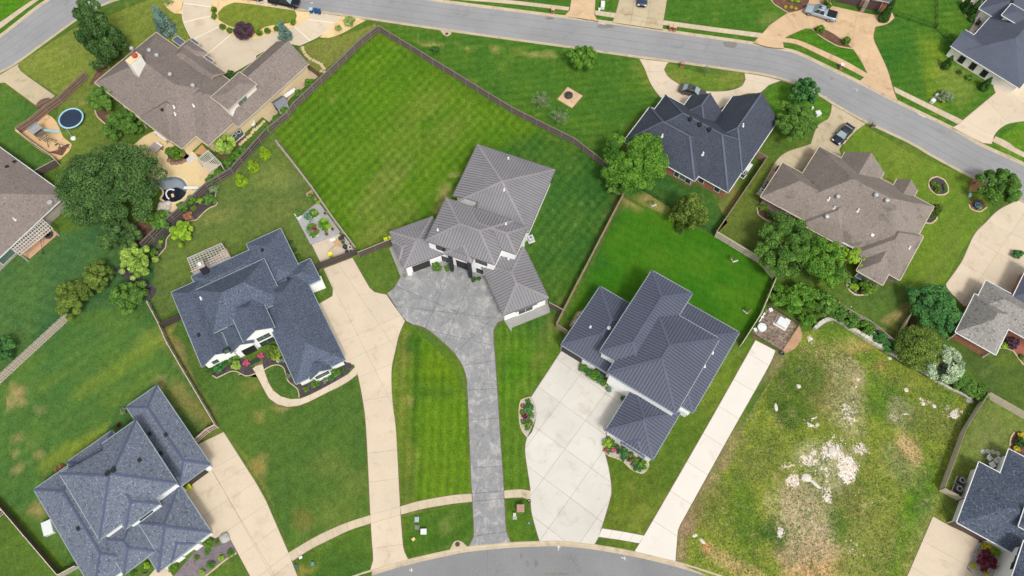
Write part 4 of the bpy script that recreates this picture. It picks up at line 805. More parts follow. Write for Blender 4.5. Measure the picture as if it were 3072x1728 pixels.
F3 = h3.block('n2 880,330 1040,575 1450,390 1330,130', 4.6, .75, axis='b', ends='gh', grow=(0, 0, 0, 3)); E3 = h3.block('n2 820,755 1160,605 900,450', 3.4, .75, axis='b', ends='gh', grow=(0, 0, 0, 2))
h3.block('n2 590,745 770,665 700,560', 3.6, .35, axis='b', ends='gh', grow=(.1, .1, 0, 1), over=.2); B3 = h3.block('n2 1960,1135 2270,985 2180,880', 2.95, .76, axis='b', ends='gh', grow=(0, 0, 0, 1.5))
h3.win(F3, 'b0', 'n2 1290,530', 1.9, 1.0, 2, frame=blackm, gl=glass_g); h3.win(F3, 'b0', 'n2 1390,650', 2.1, 1.2, 2, frame=blackm); h3.win(A3, 'b0', 'n2 600,880', .8, .8, 1, frame=blackm, gl=glass_g); h3.win(B3, 'b0', 'n2 2130,1070', 2.0, .9, 2, frame=blackm, gl=glass_g)
h3.door(E3, 'b0', 'n2 1100,740', 2.0, 2.3, blackm, 'porch_opening', 1); h3.win(E3, 'b0', 'n2 760,725', .8, 1.2, 1, frame=blackm, gl=glass_g)
c = h3.top(px('n1 440,660')[0]); m = MB().box((c.x, c.y, 3.9), (1.0, 1.0, 3.4), math.atan2(h3.e1.y, h3.e1.x)); ch = h3.add(m, 'chimney', W['black']); h3.add(MB().box((c.x, c.y, 5.65), (1.15, 1.15, .1), math.atan2(h3.e1.y, h3.e1.x)), 'chimney_cap', W['wash'], ch); h3.add(MB().lathe((c.x, c.y, 5.7), [(.25, 0), (.28, .4), (.15, .5)], 10), 'flue', whitem, ch)
h3.vent('n1 400,1075', 'pipe'); h3.vent('n1 1275,385 1650,800; n2 370,500', 'blackbox')
m = MB().prism(g('n2 1085,880 1215,815 1240,865 1110,930', .2), .1, .2); h3.add(m, 'door_mat', W['black'])

# --- slate-blue two-storey house, bottom left
h4 = House('shingle_house', 'large two-storey house with speckled slate-blue shingle roof in the lower left corner', '03 1000,1085; 03 1740,540', SH['slate'], W['white'], fas_green, pm('slate_ridge', alb(84, 93, 118), .08, 4), ze=6)
h4.block('03 660,430 1000,1085 1740,540 1365,-119', 6.0, .42, cut='03 940,20 1015,95 1058,188 700,380 640,280', walls=False); h4.wallbox('03 1060,185 660,430 1000,1085 1740,540', 6.0); h4.wallbox('03 1020,95 1740,540 1365,-119', 5.97); U4 = h4.block('03 1610,720 1240,948 1180,640', 5.95, .42, axis='b', ends='hg')
L4 = h4.block('03 390,545 935,1595 1200,1415 700,360', 3.0, .36, axis='b', grow=(0, 1.5, 0, 0)); h4.block('03 680,298 720,390 1140,5', 3.0, .36, grow=(0, 0, 3, 0)); G4 = h4.block('02 1270,1195 1590,995; 03 2085,350 1800,545', 3.0, .40)
K4 = h4.block('03 1830,560 2105,1020 1575,1385 1350,900', 3.0, .42, grow=(0, 0, 0, .5)); J4 = h4.block('03 1120,1190 1240,1425 1545,1210 1430,990', 3.5, .42, axis='b', ends='hh', walls=False, grow=(0, 0, 0, 2)); h4.block('03 1720,1320 1985,1112 1850,960', 2.9, .36, axis='b', ends='hg')
h4.door(G4, 'b0', '03 1930,470', 4.4, 2.2); h4.pier('03 1260,1400', .4, .4, 3.2, W['white']); h4.pier('03 1540,1215', .4, .4, 3.2, W['white']); h4.win(U4, 'b0', '03 1450,820', 1.8, .9, 2, z=4.6, frame=blackm)
h4.pier('v1 130,530', 1.0, .5, 2.6, W['white']); h4.pier('03 1830,1275', 1.0, .5, 2.6, W['white']); h4.pier('03 1990,1145', 1.0, .5, 2.6, W['white'])
h4.vent('03 1088,422 1145,387', 'black'); h4.vent('03 1670,30 1510,18 1620,215 1405,285 790,970', 'blackbox')

# --- charcoal-blue shingle house, upper right of centre
h7 = House('shingle_house', 'brick house with charcoal-blue shingle roof and garage wing beside the looping driveway', 'd1 930,1150; d1 1270,1340', SH['dark'], W['brick'], fas_white, pm('charcoal_ridge', alb(92, 100, 116), .08, 4))
M7 = h7.block('d1 495,105 1850,560 1270,1340', 2.9, .95, grow=(0, 0, 0, 0)) if False else h7.block('d1 495,105 1696,765 1270,1340', 2.9, .95)
S7 = h7.block('d1 310,265 25,615 870,1210', 2.9, .95); h7.block('d1 755,210 735,235 1110,265 1190,370 900,560', 2.9, .95, axis='b', ends='hg'); h7.block('d1 1370,130 1185,360 1850,560 1270,1300', 2.9, .95, axis='b', ends='hg', grow=(0, 0, -4, 0))
h7.win(S7, 'b0', 'd1 645,1120', 1.0, 1.3, 1, gl=glass); h7.win(S7, 'b0', 'd1 785,1200', 1.0, 1.3, 1); h7.win(S7, 'b0', 'd1 712,1155', 1.2, 1.2, 1, gl=glass_g); h7.win(M7, 'b0', 'd1 955,1195', 1.0, 1.3, 1); h7.win(M7, 'b0', 'd1 1158,1310', 1.0, 1.3, 1)
h7.vent('d1 810,420 932,490 1055,555', 'black'); h7.vent('d1 455,630 975,860', 'pipe'); h7.vent('d1 1485,495', 'pipe')

# --- weathered brown house on the right
h8 = House('shingle_house', 'stone house with many-hipped weathered brown shingle roof right of the big bright green tree clump', '31 0,580; 31 300,745', SH['brown8'], W['stone'], fas_tan)
B8 = h8.block('31 -75,530 170,200 370,750', 2.9, .82, grow=(0, 3, 0, 0)); M8 = h8.block('31 385,245 350,290 1515,890 1670,630 790,1000', 2.95, .82); h8.block('31 665,260 780,82 1160,300 1090,395', 2.9, .82, axis='b', ends='hg', grow=(0, 0, 4, 0))
h8.block('31 1300,360 1225,480 1505,460 1470,525', 2.9, .82, axis='b', ends='hg', grow=(0, 0, 4, 0)); S8 = h8.block('31 1145,1415 895,1265 1215,1310', 2.9, .82, axis='b', ends='hg', grow=(0, 0, 0, 8)); R8 = h8.block('31 1565,930 1310,1360 1215,1310', 2.9, .82, axis='b', grow=(6, 0, 0, 0)); T8 = h8.block('31 740,1030 370,755 800,945', 2.9, .82, axis='b', ends='hg', grow=(0, 0, 0, 7))
h8.win(S8, 'b0', 'r1 855,235', 1.9, 1.3, 2, gl=glass_g); h8.win(B8, 'b0', '31 190,720', .8, 1.1, 1, gl=glass_g); h8.win(T8, 'b0', '31 785,1040', 1.82, 1.4, 1, gl=glass_g)
h8.vent('31 695,540 1078,525 1187,580 585,742', 'turbine'); h8.vent('31 610,555 905,670 665,645 1420,1045', 'pipe'); h8.vent('31 1050,920', 'box')

# --- big brown house, upper left
h1 = House('shingle_house', 'tan stucco house with sprawling brown shingle roof and tall white chimney at the upper left', 'a1 15,635; a1 890,1300', SH['brown'], W['tan'], fas_tan)
M1 = h1.block('a1 15,635 715,65 1050,1345', 2.9, .60); Q1 = h1.block('a1 1300,1342 1610,1040 1870,840 760,900', 2.9, .55); h1.block('a1 540,1050 890,1300 860,740', 2.8, .80, axis='b', ends='hh', grow=(0, 0, 0, 1))
G1 = h1.block('a1 2430,425 2078,168 1940,880', 2.9, .76, axis='b', ends='hg', grow=(0, 0, 6, 0)); D1 = h1.block('a1 1395,835 1660,515 1835,660 1530,945', 5.7, .30, axis='b', wall=W['cream'], over=.2)
h1.block('a1 950,260 1085,178 1290,290 1235,355', 3.0, .7, grow=(0, 0, 0, 0)); F1 = h1.block('a1 830,370 1340,590 1500,525 1330,430', 3.0, .7, axis='a', ends='hg')
awn = pm('blue_metal_awning', alb(92, 100, 124), .05, 4, rough=.5)
for s in ('a1 895,150 960,112 1035,165 990,215', 'a1 1080,165 1130,140 1205,190 1150,215', 'a1 1225,360 1290,332 1362,385 1315,430'): h1.block(s, 2.7, .5, roof=awn, over=.3)
h1.win(D1, 'a1', 'a1 1695,845', 1.9, 1.2, 2, gl=glass_g); h1.win(Q1, 'a1', 'a1 1805,930', 1.9, 1.2, 2, z=1.5, gl=glass_g)
c = at(px('a1 455,360')[0], 9.0); m = MB().box((c.x, c.y, 6), (1.2, 2.3, 6), math.atan2(h1.e1.y, h1.e1.x)); ch = h1.add(m, 'chimney', W['cream']); h1.add(MB().box((c.x, c.y, 9.05), (1.3, 2.4, .12), math.atan2(h1.e1.y, h1.e1.x)), 'chimney_cap', W['tan'], ch); h1.add(MB().lathe((c.x + .3, c.y + .3, 9.1), [(.42, 0), (.45, .5), (.3, .7)], 10), 'chimney_pot', pm('terracotta', alb(180, 86, 66), .1, 4), ch)
h1.vent('a1 443,262 642,283 728,340 878,556 1138,682', 'turbine'); h1.vent('a1 920,915 932,995 1140,900', 'pipe'); h1.vent('a1 785,945', 'blackbox')

# --- brown house on the left edge
h2 = House('shingle_house', 'brown-roofed house cut by the left edge with a lattice pergola along its wall', '01 50,70; 01 665,515', SH['brown'], W['wash'], fas_white)
A2 = h2.block('01 50,70 665,515 0,1085', 2.9, .5, axis='b', ends='hh', grow=(4, 0, 10, 0)); h2.win(A2, 'a1', '01 45,1115', 2.6, 1.5, 2, z=1.5, gl=glass_g)
h2.vent('01 150,760', 'pipe'); h2.vent('01 70,230 145,180', 'blackbox')
q = h2.top(px('01 512,598')[0]); dm = MB().lathe((q.x, q.y, q.z + .25), [(.05, 0), (.3, .04), (.45, .12)], 14); h2.add(dm, 'satellite_dish', steel)

# --- white house, top right corner
h9 = House('shingle_house', 'white-walled house with blue-grey shingle roof and three dark shuttered windows in the top right corner', 't1 425,740; t1 1265,1255', SH['far'], W['cream'], fas_white, ze=2.8)
A9 = h9.block('t1 425,740 697,500 1265,1255', 2.8, .5, axis='a', ends='gh'); h9.block('t1 850,600 1150,180 1265,1258 1600,900', 2.8, .55, grow=(0, 3, 0, 4)); h9.block('t1 945,175 1100,-100 1760,560', 2.9, .55, grow=(0, 4, 0, 6)); h9.block('t1 1250,240 1340,170 1600,330 1500,390', 5.0, .35, grow=(0, 2, 0, 2))
for s in ('t1 610,955', 't1 790,1065', 't1 970,1180'): h9.win(A9, 'b0', s, .95, 1.45, 1, frame=blackm, gl=blackm)
h9.vent('t1 1420,30', 'blackbox')
# --- brick house at the top edge
h10 = House('brick_house', 'brick house with brown garage doors cut by the top edge behind the silver pickup', 'g1 755,45; g1 1240,155', SH['far'], W['brick'], fas_tan, ze=.1)
A10 = h10.block('g1 720,-120 1345,25', 3.0, .6, axis='a', grow=(12, .5, 0, 13)); h10.door(A10, 'b0', 'g1 905,30', 4.9, 2.3, mauve_door); h10.door(A10, 'b0', 'g1 1165,95', 2.7, 2.3, mauve_door)
h10.pier('g1 1055,120', .7, .5, 2.8, W['stone'])
# --- brick house on the right edge
h11 = House('brick_house', 'red brick house with hipped grey shingle roof and white downpipes on the right edge', 'k1 135,515; k1 490,715', SH['grey'], W['brick'], fas_white)
A11 = h11.block('k1 315,185 135,515 490,715', 2.9, .95); h11.block('k1 480,330 655,520 900,330', 2.85, .7, grow=(3, 4, 0, 0)); h11.block('k1 640,205 735,40 960,350', 3.2, .6, roof=SH['far'], grow=(0, 5, 0, 3))
for p, q in (('k1 140,535', 'k1 65,582'), ('k1 440,698', 'k1 370,738')):
    b = at(px(q)[0], .1); h11.add(MB().bar(b, (b.x, b.y, 2.75), .12, .12), 'downpipe', whitem)
# --- white house, bottom right
h12 = House('shingle_house', 'white house with ink-blue shingle roof cut by the bottom right corner', '33 1900,910; 33 2450,1210', SH['ink'], W['white'], fas_white)
A12 = h12.block('33 2150,315 1900,910 2450,1210', 3.0, .5, grow=(0, 3, 0, 0)); h12.block('33 2440,180 2340,405 2700,400', 3.0, .5, grow=(0, 5, 4, 0)); B12 = h12.block('33 2576,1090 2495,1400 2800,1500', 6.0, .45, grow=(0, 4, 6, 0)); h12.block('33 2520,950 2620,760 2800,1100', 5.5, .45, grow=(0, 4, 0, 0))
h12.door(A12, 'b0', '33 2010,1010', 4.8, 2.2, mauve_door); h12.win(A12, 'b0', '33 2300,1125', 1.4, .7, 1, z=2.1, frame=blackm)
for s in ('33 2545,1195', '33 2510,1275', '33 2475,1345'): h12.win(B12, 'a0', s, .9, 1.0, 1, frame=blackm)
# ------------------------------------------------------------------ fences
FM = dict(dark=pm('dark_stained_wood', alb(100, 86, 80), .22, 6, .5, .1), darker=pm('black_stained_wood', alb(82, 72, 70), .18, 6, .5, .1), grey=pm('silvered_wood', alb(184, 172, 160), .2, 6, .5, .1), brown=pm('red_brown_wood', alb(128, 100, 92), .2, 6, .5, .1), pale=pm('weathered_pale_wood', alb(214, 200, 180), .16, 6, .5, .1), cedar=pm('cedar_wood', alb(158, 138, 118), .14, 6, .5, .1))
PAN = {}
def panel_mesh(L, H, mat, w=.14, gap=.012, style='board'):
    key = (round(L, 1), H, mat.name, style)
    if key in PAN: return PAN[key]
    m = MB(); rr = random.Random(7); n = max(1, int(L / (w + gap))); pw = L / n
    for i in range(n):
        hh = H + rr.uniform(-.02, .02)
        if style == 'iron': m.box((pw * (i + .5), 0, H / 2), (.02, .02, H))
        elif style == 'shadow': m.box((pw * (i + .5), .03 if i % 2 else -.03, hh / 2 + .05), (pw * .92, .018, hh - .05))
        else: m.box((pw * (i + .5), rr.uniform(-.004, .004), hh / 2 + .04), (pw - gap, .018, hh - .04))
    PAN[key] = m.mesh('picket_panel', mat); return PAN[key]
POSTM = {}
def fence(s, label, mat='dark', H=1.8, side=1, bay=2.4, rails=(.35, .95, 1.6), railm='pale', postm=None, name='wooden_fence', cap=False, style='board', w=.14, top=None):
    P = g(s, .1); root = thing(name, label, 'fence', (P[0].x, P[0].y, GZ - .05)); m = FM[mat] if isinstance(mat, str) else mat; rm = FM[railm] if isinstance(railm, str) else railm; pm_ = FM[postm] if isinstance(postm, str) else (postm or rm)
    pk = (H, pm_.name, style)
    if pk not in POSTM: pt = .06 if style == 'iron' else .1; POSTM[pk] = MB().box((0, 0, (H + .05) / 2), (pt, pt, H + .05)).mesh('post', pm_)
    B = Vector((P[0].x, P[0].y, GZ - .05))
    for a, b in zip(P[:-1], P[1:]):
        d = b - a; L = d.length; n = max(1, round(L / bay)); k = L / n; an = math.atan2(d.y, d.x); d.normalize(); nn = Vector((-d.y, d.x, 0)) * side
        for i in range(n):
            q = a + d * k * i - B; q.z = 0
            o = tag(link('picket_panel', panel_mesh(k, H, m, w, .09 if style == 'iron' else .012, style), root, q), kind='stuff'); o.rotation_euler = (0, 0, an)
            o.scale = (k / round(k, 1) if round(k, 1) else 1, 1, 1)
            o = link('post', POSTM[pk], root, q + nn * (.07 if style != 'iron' else 0)); o.rotation_euler = (0, 0, an)
            for rz in rails:
                key = ('rail', round(k, 2), rm.name, style)
                if key not in POSTM: POSTM[key] = MB().box((k / 2, 0, 0), (k, .03 if style == 'iron' else .045, .03 if style == 'iron' else .09)).mesh('rail', rm)
                r_ = link('rail', POSTM[key], root, q + nn * (.035 if style != 'iron' else 0) + Vector((0, 0, rz))); r_.rotation_euler = (0, 0, an)
            if cap:
                key = ('cap', round(k, 2), rm.name)
                if key not in POSTM: POSTM[key] = MB().box((k / 2, 0, 0), (k, .09, .04)).mesh('cap_rail', rm)
                r_ = link('cap_rail', POSTM[key], root, q + Vector((0, 0, H + .07))); r_.rotation_euler = (0, 0, an)
        if b is P[-1]:
            q = b - B; q.z = 0; o = link('post', POSTM[pk], root, q); o.rotation_euler = (0, 0, an)
    return root
grate = pm('fence_grey', alb(146, 134, 128), .15, 6)
fence('10 1240,325 1075,450 750,765 580,925 400,1095 335,1190 150,1338', 'long dark wooden fence along the upper left side of the striped back lawn', 'dark', side=1, railm=grate, cap=True)
fence('10 1245,325 2576,1140; 20 620,1449; 21 1010,300', 'long dark wooden fence along the upper right side of the striped back lawn', 'dark', side=-1, railm=grate, cap=True)
fence('10 140,1340; 01 2350,300 2100,450 1870,665 1640,862 1450,1050', 'dark wooden fence overgrown with vines between the pool patio and the green garden', 'darker', side=1, railm=grate, cap=True)
fence('11 225,20 390,228 580,475 800,795 1015,1080', 'thin grey wooden fence seen edge-on left of the striped back lawn', 'grey', side=-1, railm='grey', cap=True)
fence('11 1025,1112 665,1245 615,1282', 'near-black boarded gate fence across the tan driveway', 'darker', railm='darker', cap=True, side=-1)
fence('11 1045,1140 1372,1008', 'short grey-brown wooden fence joining the grey metal roof house to the tan patio', 'dark', railm='grey', cap=True)
fence('21 1110,545 640,1452; 22 440,400 565,480', 'pale thin wooden fence between the two metal roof houses', 'cedar', side=1, railm='cedar', cap=True)
fence('22 370,190 505,262', 'short grey wooden fence at the corner of the grey metal roof house', 'dark', railm='grey', cap=True)
fence('21 2040,935 2490,1205; 31 40,1360', 'silvery wooden fence at the upper right of the rich green back lawn', 'grey', side=-1, railm='pale', cap=True)
fence('31 70,1350; 22 2480,295 2290,592', 'thin wooden fence on the right of the rich green back lawn', 'pale', side=1, railm='pale', cap=True)
fence('21 2040,925 2540,190 2430,120', 'thin pale wooden fence between the charcoal roof house and the brown roof house', 'cedar', side=1, railm='cedar', cap=True)
fence('02 1520,180 1630,385 1720,590 2200,1405 2110,1452; 03 1960,140', 'brown wooden fence between the slate-blue and navy shingle houses', 'brown', side=1, railm='pale', cap=True)
fence('02 1635,410 1830,318', 'near-black boarded fence beside the left gable of the navy shingle house', 'darker', railm='darker', cap=True)
fence('02 720,300 0,968 -200,1150', 'silvery ladder-like wooden fence running to the left edge', 'grey', H=2.0, side=1, railm='pale', style='shadow', w=.3, rails=(.3, .9, 1.5))
fence('03 -150,560 85,800 640,1450', 'dark wooden fence with pale rails in the lower left corner', 'dark', side=-1, railm='pale', cap=True)
fence('03 650,1448 810,1362', 'short wooden fence joining the slate-blue house to the lower left fence', 'grey', railm='pale', cap=True)
fence('03 75,800 -150,990', 'short boarded fence meeting the lower left corner fence', 'dark', railm='pale', cap=True)
fence('y1 210,415 345,330 500,200 640,100; 00 890,790', 'red-brown wooden fence with curved gate behind the swing set', 'brown', side=-1, railm='cedar', cap=True)
fence('y1 205,415 330,520 580,700 620,740', 'low wooden fence along the sand play area', 'cedar', H=1.6, side=1, railm='pale', cap=True)
fence('01 395,330 610,215', 'short dark wooden fence by the corner of the left brown-roofed house', 'dark', railm='grey', cap=True)
fence('32 2165,1085 2576,1320 2800,1450', 'pale boarded fence running to the right edge below the hedge', 'pale', H=2.0, side=1, railm='pale', postm='dark')
fence('32 2160,1085 1930,1455; 33 1715,590 1900,690', 'pale boarded fence on the right of the empty weedy plot', 'pale', H=2.0, side=1, railm='pale', postm='dark')
fence('32 500,75 800,260 1000,370 1300,610', 'overgrown grey wooden fence behind the stone retaining wall', 'grey', side=-1, railm='grey', H=1.5)
fence('32 1395,300 1255,545', 'greenish weathered fence between the lawn and the leaf-strewn bed', 'pale', railm='pale', H=1.5, cap=True)
fence('10 530,700 650,790', 'red-brown boarded side gate beside the garage wing', 'brown', railm='brown')
iron = pm('black_iron', alb(34, 40, 38), .1, 5, rough=.6)
fence('21 1320,470 1600,650 2015,915', 'black iron fence across the lawn below the charcoal roof house', iron, H=1.2, rails=(.15, 1.1), railm=iron, name='iron_fence', style='iron')
fence('20 960,1449 1060,1345 1180,1400', 'black iron fence at the left corner of the charcoal roof house', iron, H=1.2, rails=(.15, 1.1), railm=iron, name='iron_fence', style='iron')
fence('30 1285,160 1680,290 1850,440', 'black iron fence curving to the white-walled corner house', iron, H=1.3, rails=(.15, 1.2), railm=iron, name='iron_fence', style='iron')
fence('30 1680,285 1682,-20', 'straight black iron fence running to the top edge', iron, H=1.3, rails=(.15, 1.2), railm=iron, name='iron_fence', style='iron')
fence('w1 35,575 400,800', 'low brown rail fence across the end of the new concrete drive', 'brown', H=1.0, railm='brown', rails=(.2, .9), style='iron')
fence('w1 265,235 640,480 415,810', 'low brown fence around the mulched equipment yard', 'brown', H=1.0, railm='brown', rails=(.2, .9), style='iron')
# curved gate leaf in the swing-set fence
a, b = g1('y1 420,190'), g1('y1 560,110'); d = (b - a).normalized(); t = thing('arched_gate', 'red-brown arched wooden gate in the fence beside the trampoline', 'gate', (a.x, a.y, GZ - .05)); L_ = (b - a).length
for i in range(int(L_ / .16)):
    u = (i + .5) * .16; hh = 1.7 + .55 * math.sin(math.pi * u / L_); MB().bar((d.x * u - d.y * .14, d.y * u + d.x * .14, .05), (d.x * u - d.y * .14, d.y * u + d.x * .14, hh), .15, .03, up=Vector((-d.y, d.x, 0))).build('board', FM['brown'], t)
nn = Vector((-d.y, d.x, 0)) * .11
for z in (.4, 1.5): MB().bar(nn + Vector((0, 0, z)), nn + d * L_ + Vector((0, 0, z)), .05, .1).build('rail', FM['cedar'], t)
MB().bar(nn + Vector((0, 0, .4)), nn + d * L_ + Vector((0, 0, 1.5)), .05, .1).build('brace', FM['cedar'], t)
# stone retaining wall round the empty plot
rw = thing('retaining_wall', 'curved pale stone block retaining wall at the top of the empty plot', 'wall', g1('32 460,420', 0))
stone_m = pm('pale_block_stone', alb(206, 200, 190), .16, 5, .6, .1, alb(160, 152, 142), 2, (.5, .65), rnd=.12)
P = smooth_poly(g('32 460,420 520,365 590,325 640,312 690,325 800,398 1000,522 1180,628 1340,722 1500,812 1640,905 1800,1000 1960,1075 2030,1130'), 60, .62, False); base = rw.location.copy(); rr = random.Random(5)
for i, (p, q) in enumerate(zip(P[:-1], P[1:])):
    dd = (q - p).normalized(); hgt = .75 if i < len(P) * .62 else .4; w_ = .55 if i < len(P) * .62 else .26
    MB().bar(Vector((p.x + dd.x * .012, p.y + dd.y * .012, GZ + hgt / 2)) - base, Vector((q.x - dd.x * .012, q.y - dd.y * .012, GZ + hgt / 2 + rr.uniform(-.03, .03))) - base, w_ + rr.uniform(-.05, .05), hgt).build('stone', stone_m, rw)
# storm-drain inlets with iron covers
def inlet(s, c, r, label):
    q = g1(c); root = thing('storm_drain', label, 'drain', (q.x, q.y, GZ)); P = ccw(g(s)); MB().prism([(p.x - q.x, p.y - q.y) for p in P], -.08, .05).build('concrete_apron', kerb_m, root)
    MB().lathe((0, 0, .05), [(r, 0), (r, .02), (r * .9, .03)], 16).build('iron_cover', pm('rusty_iron', alb(92, 68, 58), .2, 8), root); MB().lathe((0, 0, .08), [(r * .55, 0), (r * .5, .012)], 12).build('cover_boss', MATS['rusty_iron'], root)
inlet('13 1950,1185 1990,1105 2030,1090 2075,1105 2135,1160 2040,1172', '13 2028,1130', .33, 'storm drain with round rusty cover at the cul-de-sac kerb')
inlet('10 1855,308 1885,350 1925,368 1955,350 1970,325', '10 1920,342', .30, 'storm drain with round cover at the kerb of the upper street')
# ------------------------------------------------------------------ trees and shrubs
def leaf_mat(name, c, d, var=.35, trans=.25, rough=.6):
    t = NT(name); a = t.attr('tint'); oi = t.n.new('ShaderNodeSeparateColor'); t.l.new(a, oi.inputs[0])
    col = t.mix(oi.outputs[0], d, c); col = t.scale(col, t.rng(oi.outputs[1], 0, 1, 1 - var, 1 + var)); t.out(col, rough, 0, .25)
    tr = t.n.new('ShaderNodeBsdfTranslucent'); t.l.new(col, tr.inputs['Color']); mx = t.n.new('ShaderNodeMixShader'); mx.inputs[0].default_value = trans
    t.l.new(t.b.outputs[0], mx.inputs[1]); t.l.new(tr.outputs[0], mx.inputs[2]); t.l.new(mx.outputs[0], t.n['Material Output'].inputs['Surface']); return t.m
def lf(name, c, d, **k):
    return leaf_mat(name, alb(*c, .78), alb(*d, .80), **k)
LF = dict(green=lf('leaf_green', (98, 134, 52), (58, 94, 36)), dark=lf('leaf_dark', (88, 118, 60), (46, 76, 36)), deep=lf('leaf_deep', (80, 128, 62), (42, 88, 44)), bright=lf('leaf_bright', (102, 142, 46), (50, 94, 26)), lime=lf('leaf_lime', (152, 182, 54), (100, 138, 32)),
          olive=lf('leaf_olive', (112, 132, 52), (68, 90, 34)), yellow=lf('leaf_yellowgreen', (158, 180, 84), (98, 132, 46)), spruce=lf('needle_blue', (124, 148, 136), (82, 110, 100)), purple=lf('leaf_purple', (98, 70, 84), (58, 40, 54)), box=lf('leaf_boxwood', (104, 138, 42), (62, 98, 22)),
          cone=lf('leaf_arborvitae', (142, 168, 40), (92, 124, 24)), silver=lf('leaf_silver', (192, 204, 172), (110, 136, 100)), yew=lf('leaf_yew', (72, 108, 44), (40, 72, 28)), gold=lf('leaf_gold', (206, 192, 52), (152, 140, 36)), red=lf('leaf_red', (150, 60, 70), (98, 40, 50)), grass=lf('blade_grass', (150, 164, 92), (92, 118, 56)), greyg=lf('leaf_greygreen', (128, 144, 104), (88, 104, 72)), wine=lf('leaf_wine', (112, 48, 62), (70, 30, 42)), orange=lf('leaf_orange', (168, 122, 88), (122, 84, 60)), pink=lf('flower_pink', (206, 96, 128), (150, 60, 90)))
bark = pm('bark', alb(110, 96, 82), .3, 6, .8, .15); twig = pm('bare_twig', alb(170, 160, 146), .2, 6)
def leaves(name, cl, rad, n, size, seed, up=.35, droop=0, shell=.55):
    """leaf-sized quads scattered through clumps; cl = clump centres (k,3), rad = clump radii"""
    r = np.random.RandomState(seed); k = len(cl); idx = r.randint(0, k, n); d = r.normal(size=(n, 3)); d /= np.linalg.norm(d, axis=1)[:, None]
    rr = shell + (1 - shell) * r.rand(n) ** .5; pos = cl[idx] + d * (rad[idx] * rr)[:, None]; pos[:, 2] -= droop * np.abs(r.normal(size=n)) * rad[idx]
    nrm = d * .8 + r.normal(size=(n, 3)) * .55; nrm[:, 2] += up; nrm /= np.linalg.norm(nrm, axis=1)[:, None]
    t = np.cross(nrm, r.normal(size=(n, 3))); t /= np.linalg.norm(t, axis=1)[:, None] + 1e-9; b = np.cross(nrm, t); s = size * (.6 + .8 * r.rand(n))[:, None]
    V = np.stack([pos - t * s - b * s * .55, pos + t * s - b * s * .55, pos + t * s * .7 + b * s * .55 + nrm * s * .25, pos - t * s * .7 + b * s * .55 + nrm * s * .25], 1).reshape(-1, 3)
    me = bpy.data.meshes.new(name); me.vertices.add(4 * n); me.vertices.foreach_set('co', V.astype(np.float32).ravel()); me.loops.add(4 * n); me.loops.foreach_set('vertex_index', np.arange(4 * n, dtype=np.int32))
    me.polygons.add(n); me.polygons.foreach_set('loop_start', np.arange(0, 4 * n, 4, dtype=np.int32)); me.update(calc_edges=True)
    ct = r.rand(k); a = np.clip(ct[idx] * .7 + .3 * r.rand(n), 0, 1); bb = r.rand(n); C = np.stack([a, bb, a, np.ones(n)], 1); C = np.repeat(C, 4, 0)
    me.color_attributes.new('tint', 'FLOAT_COLOR', 'POINT').data.foreach_set('color', C.astype(np.float32).ravel()); me.materials.append(None); return me
def clumps(kind, k, seed):
    r = np.random.RandomState(seed); d = r.normal(size=(k, 3)); d /= np.linalg.norm(d, axis=1)[:, None]; rr = (.35 + .65 * r.rand(k) ** .6)[:, None]
    if kind in ('round', 'low'):
        nl = 9 if kind == 'round' else 6; la = np.arange(nl) * 2.4 + seed; lr = (.30 + .32 * r.rand(nl)) * (np.arange(nl) > 0); fl = 1.0 if kind == 'round' else .7
        lc = np.stack([lr * np.cos(la), lr * np.sin(la), (.34 - .75 * lr + .22 * (r.rand(nl) - .5)) * fl], 1); lR = .34 + .20 * r.rand(nl); lR[0] += .08
        j = r.randint(0, nl, k); d[:, 2] = np.abs(d[:, 2]) * np.where(r.rand(k) < .8, 1, -1); c = lc[j] + d * (lR[j] * (.72 + .28 * r.rand(k)))[:, None] * np.array([1, 1, .85 * fl]); rad = .09 + .11 * r.rand(k)
    elif kind == 'ball': c = d * .80; rad = np.full(k, .22)
    elif kind == 'cone':
        z = r.rand(k) ** 1.25; a = r.rand(k) * 6.283; q = (1 - z) ** .6 * (.5 + .5 * r.rand(k)); c = np.stack([q * np.cos(a) * .85, q * np.sin(a) * .85, z * 1.75 - .95], 1); rad = .22 + .14 * (1 - z)
    elif kind == 'spruce':
        z = r.rand(k); a = r.rand(k) * 6.283; q = (1 - z) ** .8 * (.35 + .65 * r.rand(k)); c = np.stack([q * np.cos(a) * .95, q * np.sin(a) * .95, z * 2 - 1 - q * .25], 1); rad = .10 + .12 * (1 - z)
    elif kind == 'tall':
        z = r.rand(k); w = .35 + .65 * np.sin(np.clip(z * 1.1 + .12, 0, 1) * 3.14) ** .7; a = r.rand(k) * 6.283; q = w * (.25 + .75 * r.rand(k)); c = np.stack([q * np.cos(a), q * np.sin(a), z * 2 - 1], 1); rad = .16 + .14 * r.rand(k)
    return c, rad
CR = {}
def crown(kind, seed, k, n, size, up=.35, droop=0, shell=.5):
    key = (kind, seed, n)
    if key not in CR: c, rad = clumps(kind, k, seed); CR[key] = leaves('crown', c, rad, n, size, seed, up, droop, shell)
    return CR[key]
def setmat(o, m): o.material_slots[0].link = 'OBJECT'; o.material_slots[0].material = m; return o
